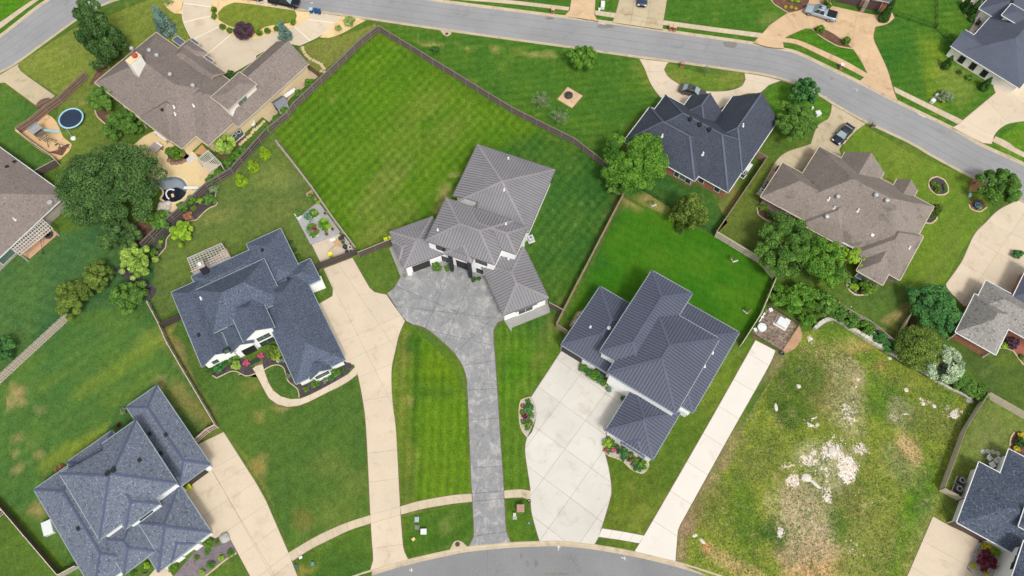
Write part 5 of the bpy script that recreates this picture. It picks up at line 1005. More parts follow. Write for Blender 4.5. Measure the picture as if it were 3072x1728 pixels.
def tree(c, r, h, leaf, label, kind='round', rz=None, n=None, name='tree', cat='tree', seed=1, group=None, limbs=7, size=None, k=None, trunk=bark, ry=None, droop=0):
    """c: centre of the crown in the photograph; the trunk stands under it"""
    rzv = rz if rz else r * .8; zc = max(h - rzv, rzv * .55 + .1); p = at(px(c)[0], zc + (0 if kind in ('cone', 'spruce', 'tall') else .1)); root = thing(name, label, cat, (p.x, p.y, GZ - .02), 0, group)
    n = n or int(min(30000, max(700, 900 * r * r))); size = (size or max(.035, .26 / r * (1 if r > 2 else .62))) * .48; n = int(n * 2.1); k = int((k or min(150, max(26, 16 * r))) * 1.5)
    key = {True: 1}; o = link('crown', crown(kind, seed, k, n, round(min(size, .17), 3), droop=droop), root, (0, 0, zc)); o.scale = (r, ry or r, rzv); o.rotation_euler = (0, 0, seed * 1.7 + p.x); setmat(o, LF[leaf])
    rr = random.Random(seed + int(p.x * 7)); m = MB(); tr = max(.04, h * .022); top = zc + rzv * (.3 if kind not in ('cone', 'spruce', 'tall') else .8)
    m.tube([(0, 0, -.1), (rr.uniform(-.05, .05) * h * .3, rr.uniform(-.05, .05) * h * .3, h * .3), (0, 0, top)], [tr, tr * .75, tr * .25], 8)
    for i in range(limbs):
        a = i * 6.283 / limbs + rr.uniform(-.3, .3); z0 = zc - rzv * rr.uniform(.2, .75); z0 = max(.25, z0); q = rr.uniform(.5, .85); m.tube([(0, 0, z0), (math.cos(a) * r * q * .5, math.sin(a) * r * q * .5, z0 + rzv * .35), (math.cos(a) * r * q, math.sin(a) * r * q, z0 + rzv * rr.uniform(.5, .9))], [tr * .45, tr * .3, tr * .1], 5)
    m.build('trunk', trunk, root, smooth=True); return root
SHM = {}
def shrub(c, r, leaf, label, h=None, kind='ball', group=None, name='shrub', cat='shrub', seed=1, n=None):
    for i, s in enumerate(px(c)):
        hh = h or r * 1.5; p = at(s, hh * .55); root = thing(name, label, cat, (p.x, p.y, GZ), 0, group); sd = seed + (i % 3)
        sz = (.10 if r > .9 else .15) if kind == 'ball' else (.11 if r > .9 else .15); nn = n or (1700 if r > .9 else 650)
        o = link('foliage', crown(kind, sd, 46 if kind == 'ball' else 60, nn, sz, shell=.6), root, (0, 0, hh * .5)); o.scale = (r, r, hh * .52); o.rotation_euler = (0, 0, p.x * 3); setmat(o, LF[leaf])
        key = 'stem'
        if key not in SHM:
            m = MB()
            for q in range(5): a = q * 1.257; m.tube([(0, 0, -.05), (math.cos(a) * .25, math.sin(a) * .25, .6)], [.05, .02], 5)
            SHM[key] = m.mesh('stem', bark)
        st = link('stem', SHM[key], root); st.scale = (r, r, hh)
    return root
def mound(c, r, leaf, label, **k): return shrub(c, r, leaf, label, kind='low', **k)
def cone(c, r, h, leaf, label, group=None, seed=2): return tree(c, r, h, leaf, label, 'cone', rz=h / 2 * .98, n=int(1900 + 500 * h), name='conifer', cat='conifer', seed=seed, group=group, limbs=0, size=.24, k=70)
tree('00 985,330', 3.1, 12.0, 'dark', 'tallest dark leafy tree leaning over the road at the upper left', 'tall', rz=5.2, n=16000, seed=3, size=.085, k=80)
tree('00 880,45', 2.3, 13.0, 'dark', 'feathery dark tree top beside the road at the upper left edge', 'low', rz=1.8, n=3500, seed=9, size=.11, k=22)
tree('00 970,655', 1.6, 3.2, 'dark', 'small dark round tree at the left end of the big brown roof', seed=4)
tree('00 1615,190', 2.0, 6.4, 'spruce', 'blue spruce standing between the big brown roof and the left lawn', 'spruce', rz=3.1, n=6500, seed=5, limbs=0, size=.10, k=110, cat='conifer', name='conifer')
tree('10 270,300', 1.5, 4.6, 'spruce', 'smaller blue spruce at the corner of the brown-roofed garage wing', 'spruce', rz=2.2, n=5000, seed=6, limbs=0, size=.11, k=90, cat='conifer', name='conifer')
tree('00 2450,305', 1.8, 3.0, 'purple', 'dark purple round ornamental tree among the clipped boxwood balls', 'ball', rz=1.4, seed=7, n=5200, size=.09, k=60)
shrub('00 2150,100 2155,165 2240,270 2310,305; 10 35,330 115,310 210,285 375,225', .58, 'box', 'clipped round boxwood ball around the oval front lawn', group='boxwood balls around the oval lawn', name='boxwood_ball', h=1.05)
tree('00 1020,1000', 2.7, 4.6, 'green', 'upper of the two green trees by the small slatted pergola', seed=11, n=9000)
tree('00 1245,1250', 3.3, 4.8, 'green', 'lower and larger green tree by the small slatted pergola', seed=12, n=11000)
tree('01 1080,395', 8.0, 10.5, 'dark', 'huge dark green broad tree beside the swimming pool', rz=5.2, n=34000, seed=13, size=.036, k=190, limbs=12)
tree('01 1210,905', 3.3, 5.6, 'dark', 'dark green tree just below the huge tree', seed=14)
tree('01 1365,1160', 3.1, 5.0, 'yellow', 'pale yellow-green tree at the end of the dark fence', seed=15)
tree('01 1820,870', 2.2, 3.6, 'lime', 'lime-green weeping tree in the navy shingle house back garden', seed=16, n=5200, droop=.5)
tree('01 985,1330', 2.7, 4.4, 'olive', 'olive-green tree behind the two cedar-like trees on the left', seed=17)
tree('02 730,110', 3.4, 5.0, 'olive', 'wide olive-green tree at the head of the silvery ladder fence', seed=18, n=11000)
tree('02 1295,90', 3.2, 5.0, 'green', 'bright green bushy tree at the top of the brown wooden fence', seed=19, n=10000)
tree('02 20,620', 2.2, 3.6, 'deep', 'dark green tree cut by the left edge beside the ladder fence', seed=20)
for s, w in (('F 665,383', 'uppermost'), ('F 634,416', 'middle'), ('F 604,450', 'lowest')): cone(s, .95, 2.6, 'cone', w + ' of three small golden-green cypresses on the lawn by the dark fence', 'three golden-green cypresses', seed=21)
shrub('a1 1495,1335', 1.75, 'yellow', 'large round variegated shrub at the corner of the big brown roof house', h=2.6, seed=3, n=4200)
shrub('p1 600,245', 1.25, 'box', 'larger green dome shrub on the pool patio', h=1.7); shrub('p1 535,235', .85, 'green', 'smaller green dome shrub on the pool patio', h=1.3)
shrub('p1 620,280', .5, 'olive', 'little olive shrub below the dome shrubs on the pool patio')
tree('20 718,570', 2.6, 6.0, 'bright', 'bright green maple on the lawn beside the upper street', seed=22, n=8500, rz=3.0)
for s, r, lab, sd in (('20 290,1000', 2.2, 'grey twiggy bare-topped shrub left of the fire pit patio', 31), ('20 480,1170', 2.0, 'thin grey-green shrub just above the fence below the fire pit patio', 32)):
    t = tree(s, r, 2.8, 'greyg', lab, 'low', rz=1.2, n=900, seed=sd, size=.05, limbs=16, trunk=twig, k=40, name='shrub', cat='shrub')
tree('20 1958,690', .75, 2.6, 'greyg', 'slim young tree on the oval front island', seed=33, n=500, size=.10, limbs=5)
tree('21 1275,190', 5.6, 8.8, 'bright', 'big bright green tree at the left corner of the charcoal roof house', rz=4.2, n=24000, seed=34, size=.05, k=120, limbs=11)
tree('21 1060,420', 2.4, 3.6, 'green', 'lower dark skirt of foliage left of the big bright tree', 'low', rz=1.5, seed=36)
tree('21 1790,680', 2.7, 7.2, 'olive', 'olive-yellow upright tree beside the black iron fence', 'tall', rz=3.4, n=9500, seed=35, size=.085, k=80)
tree('30 375,915', 2.7, 6.0, 'deep', 'deep green tree nearest the bend of the upper street', seed=37, rz=2.8)
tree('30 275,1230', 4.0, 7.0, 'green', 'green tree below it at the right end of the charcoal roof', seed=38, n=14000)
tree('31 2350,430', 3.8, 6.6, 'green', 'green tree beside the street near the right edge', seed=39, n=13000)
tree('31 215,1030', 5.2, 8.0, 'green', 'dark left half of the big tree clump at the weathered brown roof', rz=3.8, n=20000, seed=40, size=.052)
tree('31 520,1160', 4.3, 8.4, 'bright', 'bright green tree in the clump at the weathered brown roof', seed=41, n=16000, size=.06)
tree('31 840,1130', 2.0, 6.0, 'lime', 'lime-green drooping tree at the right of the big clump', seed=42, n=5000, droop=.6)
tree('31 700,1290', 2.2, 4.4, 'green', 'feathery green tree under the drooping lime tree', 'low', seed=43)
for i, (s, r, l) in enumerate((('32 120,80', 2.4, 'bright'), ('32 330,100', 3.4, 'bright'), ('32 560,150', 2.8, 'green'), ('32 390,310', 1.7, 'bright'), ('32 700,240', 2.0, 'green'), ('32 840,330', 1.8, 'green'), ('32 1000,400', 1.5, 'bright'), ('32 1130,500', 1.5, 'deep'), ('32 1220,590', 1.3, 'deep'))):
    mound(s, r * .8, l, ('%s wild green bush along the retaining wall, counted from its left end' % ('first', 'second', 'third', 'fourth', 'fifth', 'sixth', 'seventh', 'eighth', 'ninth')[i]), h=r * 1.3, name='bush', cat='bush', group='wild bushes along the retaining wall', seed=4, n=int(1500 + 900 * r))
shrub('32 1040,470', .8, 'silver', 'white-flowering shrub above the retaining wall', kind='low')
tree('32 1660,215', 4.4, 5.6, 'deep', 'large round deep green tree left of the red brick house', rz=2.9, n=17000, seed=44, size=.055, k=90)
tree('32 1520,600', 3.6, 4.2, 'olive', 'round dark olive tree above the silver-leaved shrub', 'ball', rz=2.2, n=13000, seed=45, size=.06, k=80)
tree('32 1765,765', 3.0, 3.8, 'silver', 'round silver-leaved shrub-like tree at the edge of the empty plot', 'ball', rz=2.0, n=9000, seed=46, size=.07, k=70)
for s, w in (('32 1930,930', 'left'), ('32 2040,1010', 'middle'), ('32 2130,1050', 'right')): mound(s, 1.5, 'green', w + ' mound of the green hedge by the pale boarded fence', h=2.0, n=3200, group='hedge mounds by the pale fence')
for s, w in (('t1 395,1000', 'left'), ('t1 1010,1345', 'right')): cone(s, .75, 3.2, 'yew', w + ' dark conical evergreen against the white wall', 'evergreens against the white wall')
for s, w, h in (('t1 690,40', 'upper', 2.8), ('t1 715,120', 'middle', 2.4), ('t1 825,125', 'tall right-hand', 4.0), ('t1 780,275', 'lowest', 1.6)): cone(s, .7, h, 'yew', w + ' dark conifer in the white stone bed of the corner house', 'conifers in the white stone bed')
cone('g1 1335,105', .9, 5.2, 'yew', 'tall dark conical evergreen beside the right brown garage door'); shrub('g1 718,22', .9, 'box', 'rounded green shrub left of the brown garage doors', h=2.6)
shrub('g1 625,305', .8, 'box', 'left round shrub in the kidney-shaped mulch bed', h=1.4); shrub('g1 900,425', .75, 'box', 'right round shrub in the kidney-shaped mulch bed', h=1.3)
shrub('g1 265,75 325,80 370,90', .32, 'gold', 'small golden shrub in the brown bed at the top edge', group='small golden shrubs in the brown bed'); shrub('g1 390,5 335,-2', .5, 'lime', 'lime shrub cut by the top edge above the golden shrubs', group='lime shrubs at the top edge')
shrub('31 1662,400 1703,430 1705,475', .48, 'box', 'clipped green ball in the stone-ringed oval bed', group='clipped balls in the oval bed'); shrub('31 1778,425 1785,455', .35, 'green', 'loose small shrub at the right of the stone-ringed oval bed', group='loose shrubs in the oval bed')
tree('31 1700,650', 1.15, 3.0, 'olive', 'conical green shrub at the right corner of the weathered brown roof', 'cone', rz=1.5, n=2600, seed=47, limbs=0, size=.12, name='conifer', cat='conifer')
shrub('30 1790,970', 1.5, 'greyg', 'grey-green round bush beside the white utility boxes', kind='low', h=1.6, n=2600)
shrub('10 1805,500', .9, 'yew', 'small dark bush alone on the lawn right of the fence corner', kind='low', h=1.3, n=900)
for s, r, w in (('10 935,215', 1.3, 'larger'), ('10 828,285', .7, 'smaller')): mound(s, r, 'grass', w + ' tuft of ornamental grass in the gravel bed', h=1.1, name='ornamental_grass', cat='grass', n=1400)
mound('00 1690,5', 1.0, 'grass', 'ornamental grass tuft in the gravel at the top left edge', name='ornamental_grass', cat='grass')
# beds at the navy shingle house
for s, r, l, lab in (('n2 525,1000', .85, 'yew', 'dark green ball shrub at the left end of the front bed'), ('n2 660,960', 1.0, 'deep', 'spreading dark juniper in the front bed'), ('n2 740,890', .9, 'yew', 'dark round shrub under the left gable window'), ('n2 850,840', .95, 'green', 'bright green shrub left of the porch'), ('n2 900,930', .85, 'yellow', 'pale golden shrub left of the porch steps'), ('n2 1040,905', .55, 'pink', 'pink flowering ball left of the door mat'), ('n2 1250,800', .5, 'pink', 'pink flowering ball right of the door mat'), ('n2 1410,740', 1.15, 'olive', 'large yellow-green shrub right of the porch'), ('n2 1490,800', .6, 'lime', 'lime shrub right of the porch'), ('n2 1440,830', .45, 'gold', 'small gold shrub beside the white flowers'), ('n2 1500,870', .35, 'silver', 'white flowers in the dark mulch'),
                     ('n2 1900,1275', .5, 'box', 'small round shrub left in the garage front bed'), ('n2 2030,1205', .7, 'green', 'broad shrub under the garage gable'), ('n2 2170,1150', .5, 'greyg', 'pale shrub under the garage gable window'), ('n2 2265,1110', .55, 'deep', 'dark shrub in the garage front bed'), ('n2 2325,1040', .75, 'green', 'tall shrub at the right of the garage gable'), ('n2 2410,1000', .5, 'yew', 'low dark shrub at the right end of the garage bed'), ('n2 1640,1090', .5, 'greyg', 'grey shrub along the garage wall in the mulch'), ('n2 1570,860', .45, 'greyg', 'blue-grey tuft along the garage wall')):
    mound(s, r, l, lab, h=r * 1.5, n=1100)
for i, s in enumerate(('v1 225,505', 'v1 305,490', 'v1 205,580', 'v1 100,640', 'v1 435,595', 'v1 345,645', 'v1 240,715', 'v1 155,785')):
    mound(s, (.75, .5, .5, .45, .6, .45, .65, .45)[i], ('box', 'olive', 'green', 'olive', 'green', 'lime', 'green', 'lime')[i], ('rounded green shrub by the dark wall corner', 'loose grassy shrub below the grey boulder', 'loose shrub above the path slabs', 'sparse shrub left above the path slabs', 'dark shrub at the right end of the lower path bed', 'lime shrub in the lower path bed', 'wide shrub in the lower path bed', 'small lime shrub near the bottom in the path bed')[i], n=700)
for s, r, l, lab in (('03 1740,1365', .7, 'box', 'green shrub by the bottom edge walkway'), ('03 1330,1430', .6, 'green', 'shrub below the porch of the slate-blue house'), ('03 1480,1345', .5, 'lime', 'lime shrub at the porch corner of the slate-blue house'), ('03 625,355', .5, 'orange', 'orange-leaved shrub at the back of the slate-blue house'), ('03 575,380', .42, 'orange', 'rust-coloured shrub left of the orange one'), ('02 1240,1240', .6, 'greyg', 'pinkish twiggy shrub at the back corner of the slate-blue house'), ('02 1195,1380', .4, 'wine', 'small dark red shrub behind the slate-blue house')):
    mound(s, r, l, lab, n=700)
for i, (s, r, l) in enumerate((('f1 200,250', .45, 'green'), ('f1 130,310', .4, 'orange'), ('f1 212,340', .85, 'deep'), ('f1 128,400', .5, 'olive'), ('f1 240,435', .55, 'green'), ('f1 155,450', .5, 'wine'), ('f1 138,528', .45, 'green'), ('f1 208,555', .75, 'olive'), ('f1 192,612', .45, 'green'))):
    mound(s, r, l, ('green tuft at the top', 'orange tuft at the upper left', 'largest dark shrub', 'olive tuft at the left edge', 'green tuft at the right', 'wine-red tuft in the middle', 'green tuft at the lower left', 'broad olive shrub', 'green tuft at the bottom')[i] + ' of the crescent white-stone bed', n=600, name='bed_plant', cat='plant')
for i, (s, r, l) in enumerate((('s1 245,230', .75, 'lime'), ('s1 330,245', .6, 'green'), ('s1 270,150', .35, 'olive'), ('s1 235,355', .5, 'orange'), ('s1 275,365', .5, 'deep'), ('s1 345,350', .45, 'pink'), ('s1 415,300', .45, 'yew'), ('s1 450,385', .45, 'yew'), ('s1 540,370', .75, 'deep'), ('s1 540,485', .6, 'deep'), ('s1 650,445', .55, 'olive'), ('s1 640,515', .45, 'wine'), ('s1 735,535', .6, 'olive'), ('s1 810,515', .4, 'yew'), ('s1 855,615', .8, 'bright'), ('s1 785,660', .7, 'deep'), ('s1 680,610', .3, 'green'))):
    mound(s, r, l, ('lime shrub nearest the pale driveway', 'green shrub beside the lime one', 'tiny olive tuft at the wall', 'orange-leaved tuft', 'dark shrub beside the orange tuft', 'pink-flowered plant', 'dark ball beside the pink plant', 'second dark ball below it', 'largest dark shrub mid-bed', 'dark shrub below the largest', 'olive shrub mid-bed', 'wine-red tuft', 'round olive shrub', 'small dark tuft by the white wall', 'bright green shrub at the tip', 'dark spreading shrub at the tip', 'tiny green tuft near the edging')[i] + ' in the garage stone bed', n=600, name='bed_plant', cat='plant')
for i, (s, r, l) in enumerate((('e1 195,260', .7, 'green'), ('e1 265,310', .75, 'deep'), ('e1 335,345', .95, 'bright'), ('e1 410,405', .75, 'deep'), ('e1 475,435', .75, 'box'), ('e1 515,525', .5, 'spruce'), ('e1 695,640', .5, 'green'))):
    mound(s, r, l, ('leftmost green shrub', 'dark spiky shrub', 'tallest bright green shrub', 'dark low shrub', 'round green shrub', 'blue-grey agave-like plant', 'green shrub beyond the door')[i] + ' along the front of the navy metal roof house', n=800)
for s, r, l, lab in (('33 2200,1160', .75, 'gold', 'left yellow-green globe shrub in the bottom right bed'), ('33 2285,1200', .75, 'lime', 'right lime globe shrub in the bottom right bed'), ('33 2200,1290', 1.5, 'wine', 'wide dark wine-red shrub in the bottom right bed'), ('33 2065,1345', .45, 'gold', 'yellow tuft at the left of the bottom right bed'), ('33 2190,1415', .4, 'gold', 'yellow tuft at the bottom edge'), ('33 2545,40', .6, 'gold', 'upper golden shrub by the right edge'), ('33 2500,165', .55, 'gold', 'lower golden shrub by the right edge'), ('33 2550,110', .9, 'yew', 'dark shrub between the golden ones at the right edge'), ('k1 720,735', .5, 'box', 'green shrub in the red mulch at the right edge'), ('k1 640,610', 1.1, 'purple', 'dark purple-red shrub along the brick wall'), ('k1 565,630', .6, 'lime', 'yellow-green plant beside the purple shrub')):
    mound(s, r, l, lab, n=900)
for s, r, l, lab in (('r1 740,370', .8, 'lime', 'yellow-green shrub in the stone-edged bed under the green windows'), ('r1 740,290', .5, 'yew', 'dark shrub at the back of the stone-edged bed'), ('r1 800,335', .5, 'yew', 'second dark shrub at the back of the stone-edged bed'), ('r1 925,380', 1.4, 'box', 'large dense green shrub under the corner of the weathered brown roof'), ('r1 510,620', 1.3, 'olive', 'yellowish wild shrub on the lawn edge above the retaining wall'), ('31 20,710', .7, 'yew', 'left dark ball along the stone wall'), ('31 75,740', .7, 'box', 'second ball along the stone wall'), ('31 140,775', .7, 'yew', 'third ball along the stone wall'), ('21 2530,640', .8, 'box', 'green shrub in the stone-edged bed at the far left of the brown house'), ('31 1145,390', .8, 'purple', 'dark red shrub between the two brown gables'), ('31 2500,1110', .8, 'deep', 'larger dark shrub beside the right tan driveway'), ('31 2545,1100', .55, 'deep', 'smaller dark shrub beside the right tan driveway'), ('31 2120,640', .5, 'grass', 'grassy plants around the blue pot')):
    mound(s, r, l, lab, h=r * 1.5, n=1000)
for s, r, l, lab in (('m1 705,145', 1.15, 'green', 'bright green round shrub in the dark fence bed'), ('m1 755,30', .9, 'greyg', 'rose-like shrub at the top of the dark fence bed'), ('m1 590,160', .6, 'lime', 'lime tuft in the dark fence bed'), ('m1 525,245', .6, 'olive', 'olive tuft in the dark fence bed'), ('m1 460,330', .9, 'orange', 'dry orange-brown plant in the dark fence bed'), ('m1 65,740', .95, 'bright', 'bright green round shrub in the lower fence bed'), ('m1 140,665', .5, 'green', 'green shrub in the lower fence bed'), ('m1 158,622', .4, 'lime', 'lime shrub at the top of the lower fence bed'), ('m1 190,565', .5, 'yew', 'dark low plants in the lower fence bed'), ('m1 130,370', 2.0, 'green', 'leafy green bush between the rock pile and the dark fence'), ('m1 20,350', 1.2, 'olive', 'yellowish bush left of the leafy green bush'), ('11 550,550', .9, 'green', 'leafy plant by the thin grey fence'), ('11 625,590', .4, 'lime', 'lime tuft at the corner of the gravel garden'), ('11 430,695', .8, 'green', 'leafy plant in the white raised planter'), ('z4 950,700', .9, 'green', 'green shrub at the left of the black front columns'), ('z4 1230,730', .6, 'green', 'small shrub at the foot of the left black column'), ('z4 1900,1020', .5, 'yew', 'dark tuft right of the front entrance'), ('z4 2030,1000', .4, 'yew', 'second dark tuft right of the front entrance'), ('11 1500,1330', .3, 'grass', 'small tuft at the corner of the grey garage'), ('n1 1680,270', .45, 'yew', 'upper small dark shrub beside the right eave'), ('n1 1735,380', .45, 'yew', 'middle small dark shrub beside the right eave'), ('n1 1780,475', .45, 'yew', 'lower small dark shrub beside the right eave'), ('a1 1550,550', 1.0, 'yew', 'dark round shrub at the inner corner of the big brown roof'), ('t1 570,1165', .5, 'yew', 'dark shrub in the white planter by the shuttered wall'), ('t1 740,1250', .75, 'green', 'green mound under the shuttered windows')):
    mound(s, r, l, lab, h=r * 1.4, n=900)
# vines climbing the dark fence
for i, s in enumerate(('a1 2450,640', 'a1 2330,770', 'a1 2180,960', 'a1 2080,1050', 'a1 1960,1150', 'p1 1230,220', 'p1 1160,280', 'p1 1090,350', 'p1 990,440', 'p1 920,500', 'm1 490,150', 'm1 420,210', 'm1 390,230')):
    mound(s, .95, 'green' if i % 2 else 'bright', '%s clump of vine on the dark fence, counted down from the garage gate' % ('first second third fourth fifth sixth seventh eighth ninth tenth eleventh twelfth last'.split()[i]), h=2.1, name='vine', cat='vine', group='vine clumps on the dark fence', n=900)
# weeds of the empty plot: uncountable tufts
def tufts(name, poly, n, mat, seed, size, avoid=None):
    P = ccw(g(poly)); r = np.random.RandomState(seed); xs = [p.x for p in P]; ys = [p.y for p in P]; X, Y = r.uniform(min(xs), max(xs), n * 2), r.uniform(min(ys), max(ys), n * 2); ins = inside_np(X, Y, P)
    dn = np.array([mn.noise((x * .22, y * .22, 9)) + .5 * mn.noise((x * .8, y * .8, 3)) for x, y in zip(X, Y)]); ins &= dn > r.uniform(-.45, .45, len(X)); X, Y = X[ins][:n], Y[ins][:n]
    cl = np.stack([X, Y, np.full(len(X), GZ + .06)], 1); me = leaves(name, cl, np.full(len(X), .10), len(X) * 4, size, seed, up=.9); me.materials[0] = mat
    return tag(link(name, me), kind='stuff')
tufts('weeds', '32 560,520 700,400 1500,850 2100,1150 1950,1449; 33 1700,700 1300,1449 -300,1449; 23 1760,1300 1760,1000 2300,150; 32 60,900', 6500, LF['olive'], 5, .055); tufts('weeds', '32 100,900 600,500 1800,1050 1950,1449; 33 1500,900 1200,1449 0,1449; 23 1800,1200 2200,500', 4200, LF['greyg'], 6, .05)

# broken rock lying on the bare ground of the plot
rb = MB(); rr = random.Random(11); ico = [Vector(v) for v in ((1, 0, 0), (-1, 0, 0), (0, 1, 0), (0, -1, 0), (0, 0, 1), (0, 0, -1))]; fc = [(0, 2, 4), (2, 1, 4), (1, 3, 4), (3, 0, 4), (2, 0, 5), (1, 2, 5), (3, 1, 5), (0, 3, 5)]
for b_ in ROCK:
    for q in range(int(9 * b_[2] * b_[3] * b_[6])):
        a_ = rr.uniform(0, 6.283); d_ = math.sqrt(rr.random()) * 1.25; x, y = d_ * b_[2] * math.cos(a_), d_ * b_[3] * math.sin(a_); k_, q_ = math.cos(b_[4]), math.sin(b_[4]); sz = rr.uniform(.04, .12) * (1.8 if rr.random() < .06 else 1); th = rr.uniform(0, 3)
        rb.add([(b_[0] + x * k_ - y * q_ + sz * rr.uniform(.7, 1.3) * (v.x * math.cos(th) - v.y * math.sin(th)), b_[1] + x * q_ + y * k_ + sz * rr.uniform(.7, 1.3) * (v.x * math.sin(th) + v.y * math.cos(th)), GZ + .02 + sz * .55 * (v.z + .3)) for v in ico], fc)
tag(rb.build('rubble', pm('rubble_stone', alb(236, 226, 214), .18, 6, 1.2, .15, alb(204, 186, 168), 1.5, (.5, .65))), kind='stuff')
# ------------------------------------------------------------------ vehicles
def paint(name, c, metal=.25): return pm(name, c, .03, 4, .5, .03, rough=.28, metal=metal, spec=.5)
tyre_m = pm('tyre_rubber', alb(34, 34, 36), .1, 8); rim_m = pm('alloy_rim', alb(176, 178, 182), .05, 5, rough=.3, metal=.6); cglass = pm('car_glass', alb(52, 60, 66), .08, 2, rough=.08, spec=.7); cglass_l = pm('pale_windscreen', alb(150, 172, 172), .08, 2, rough=.08, spec=.7)
lampw = pm('headlight', alb(236, 240, 244), .02, 4, rough=.15, spec=.7); lampr = pm('tail_light', alb(150, 34, 34), .05, 4, rough=.2); trim = pm('black_trim', alb(36, 37, 40), .08, 6, rough=.5)
def loft(secs, mi=0, cap=True):
    m = MB(); vs = []; n = len(secs[0])
    for s in secs: vs += s
    fs = [(i * n + j, i * n + (j + 1) % n, (i + 1) * n + (j + 1) % n, (i + 1) * n + j) for i in range(len(secs) - 1) for j in range(n)]
    if cap: fs += [tuple(range(n - 1, -1, -1)), tuple((len(secs) - 1) * n + j for j in range(n))]
    return m.add(vs, fs, mi)
def rsec(x, w, z0, z1, r=.16):
    w2 = w / 2; return [(x, -w2 * .92, z0), (x, -w2, z0 + r), (x, -w2, z1 - r * 1.2), (x, -w2 * .88, z1 - r * .15), (x, -w2 * .5, z1), (x, 0, z1 + .015), (x, w2 * .5, z1), (x, w2 * .88, z1 - r * .15), (x, w2, z1 - r * 1.2), (x, w2, z0 + r), (x, w2 * .92, z0)]
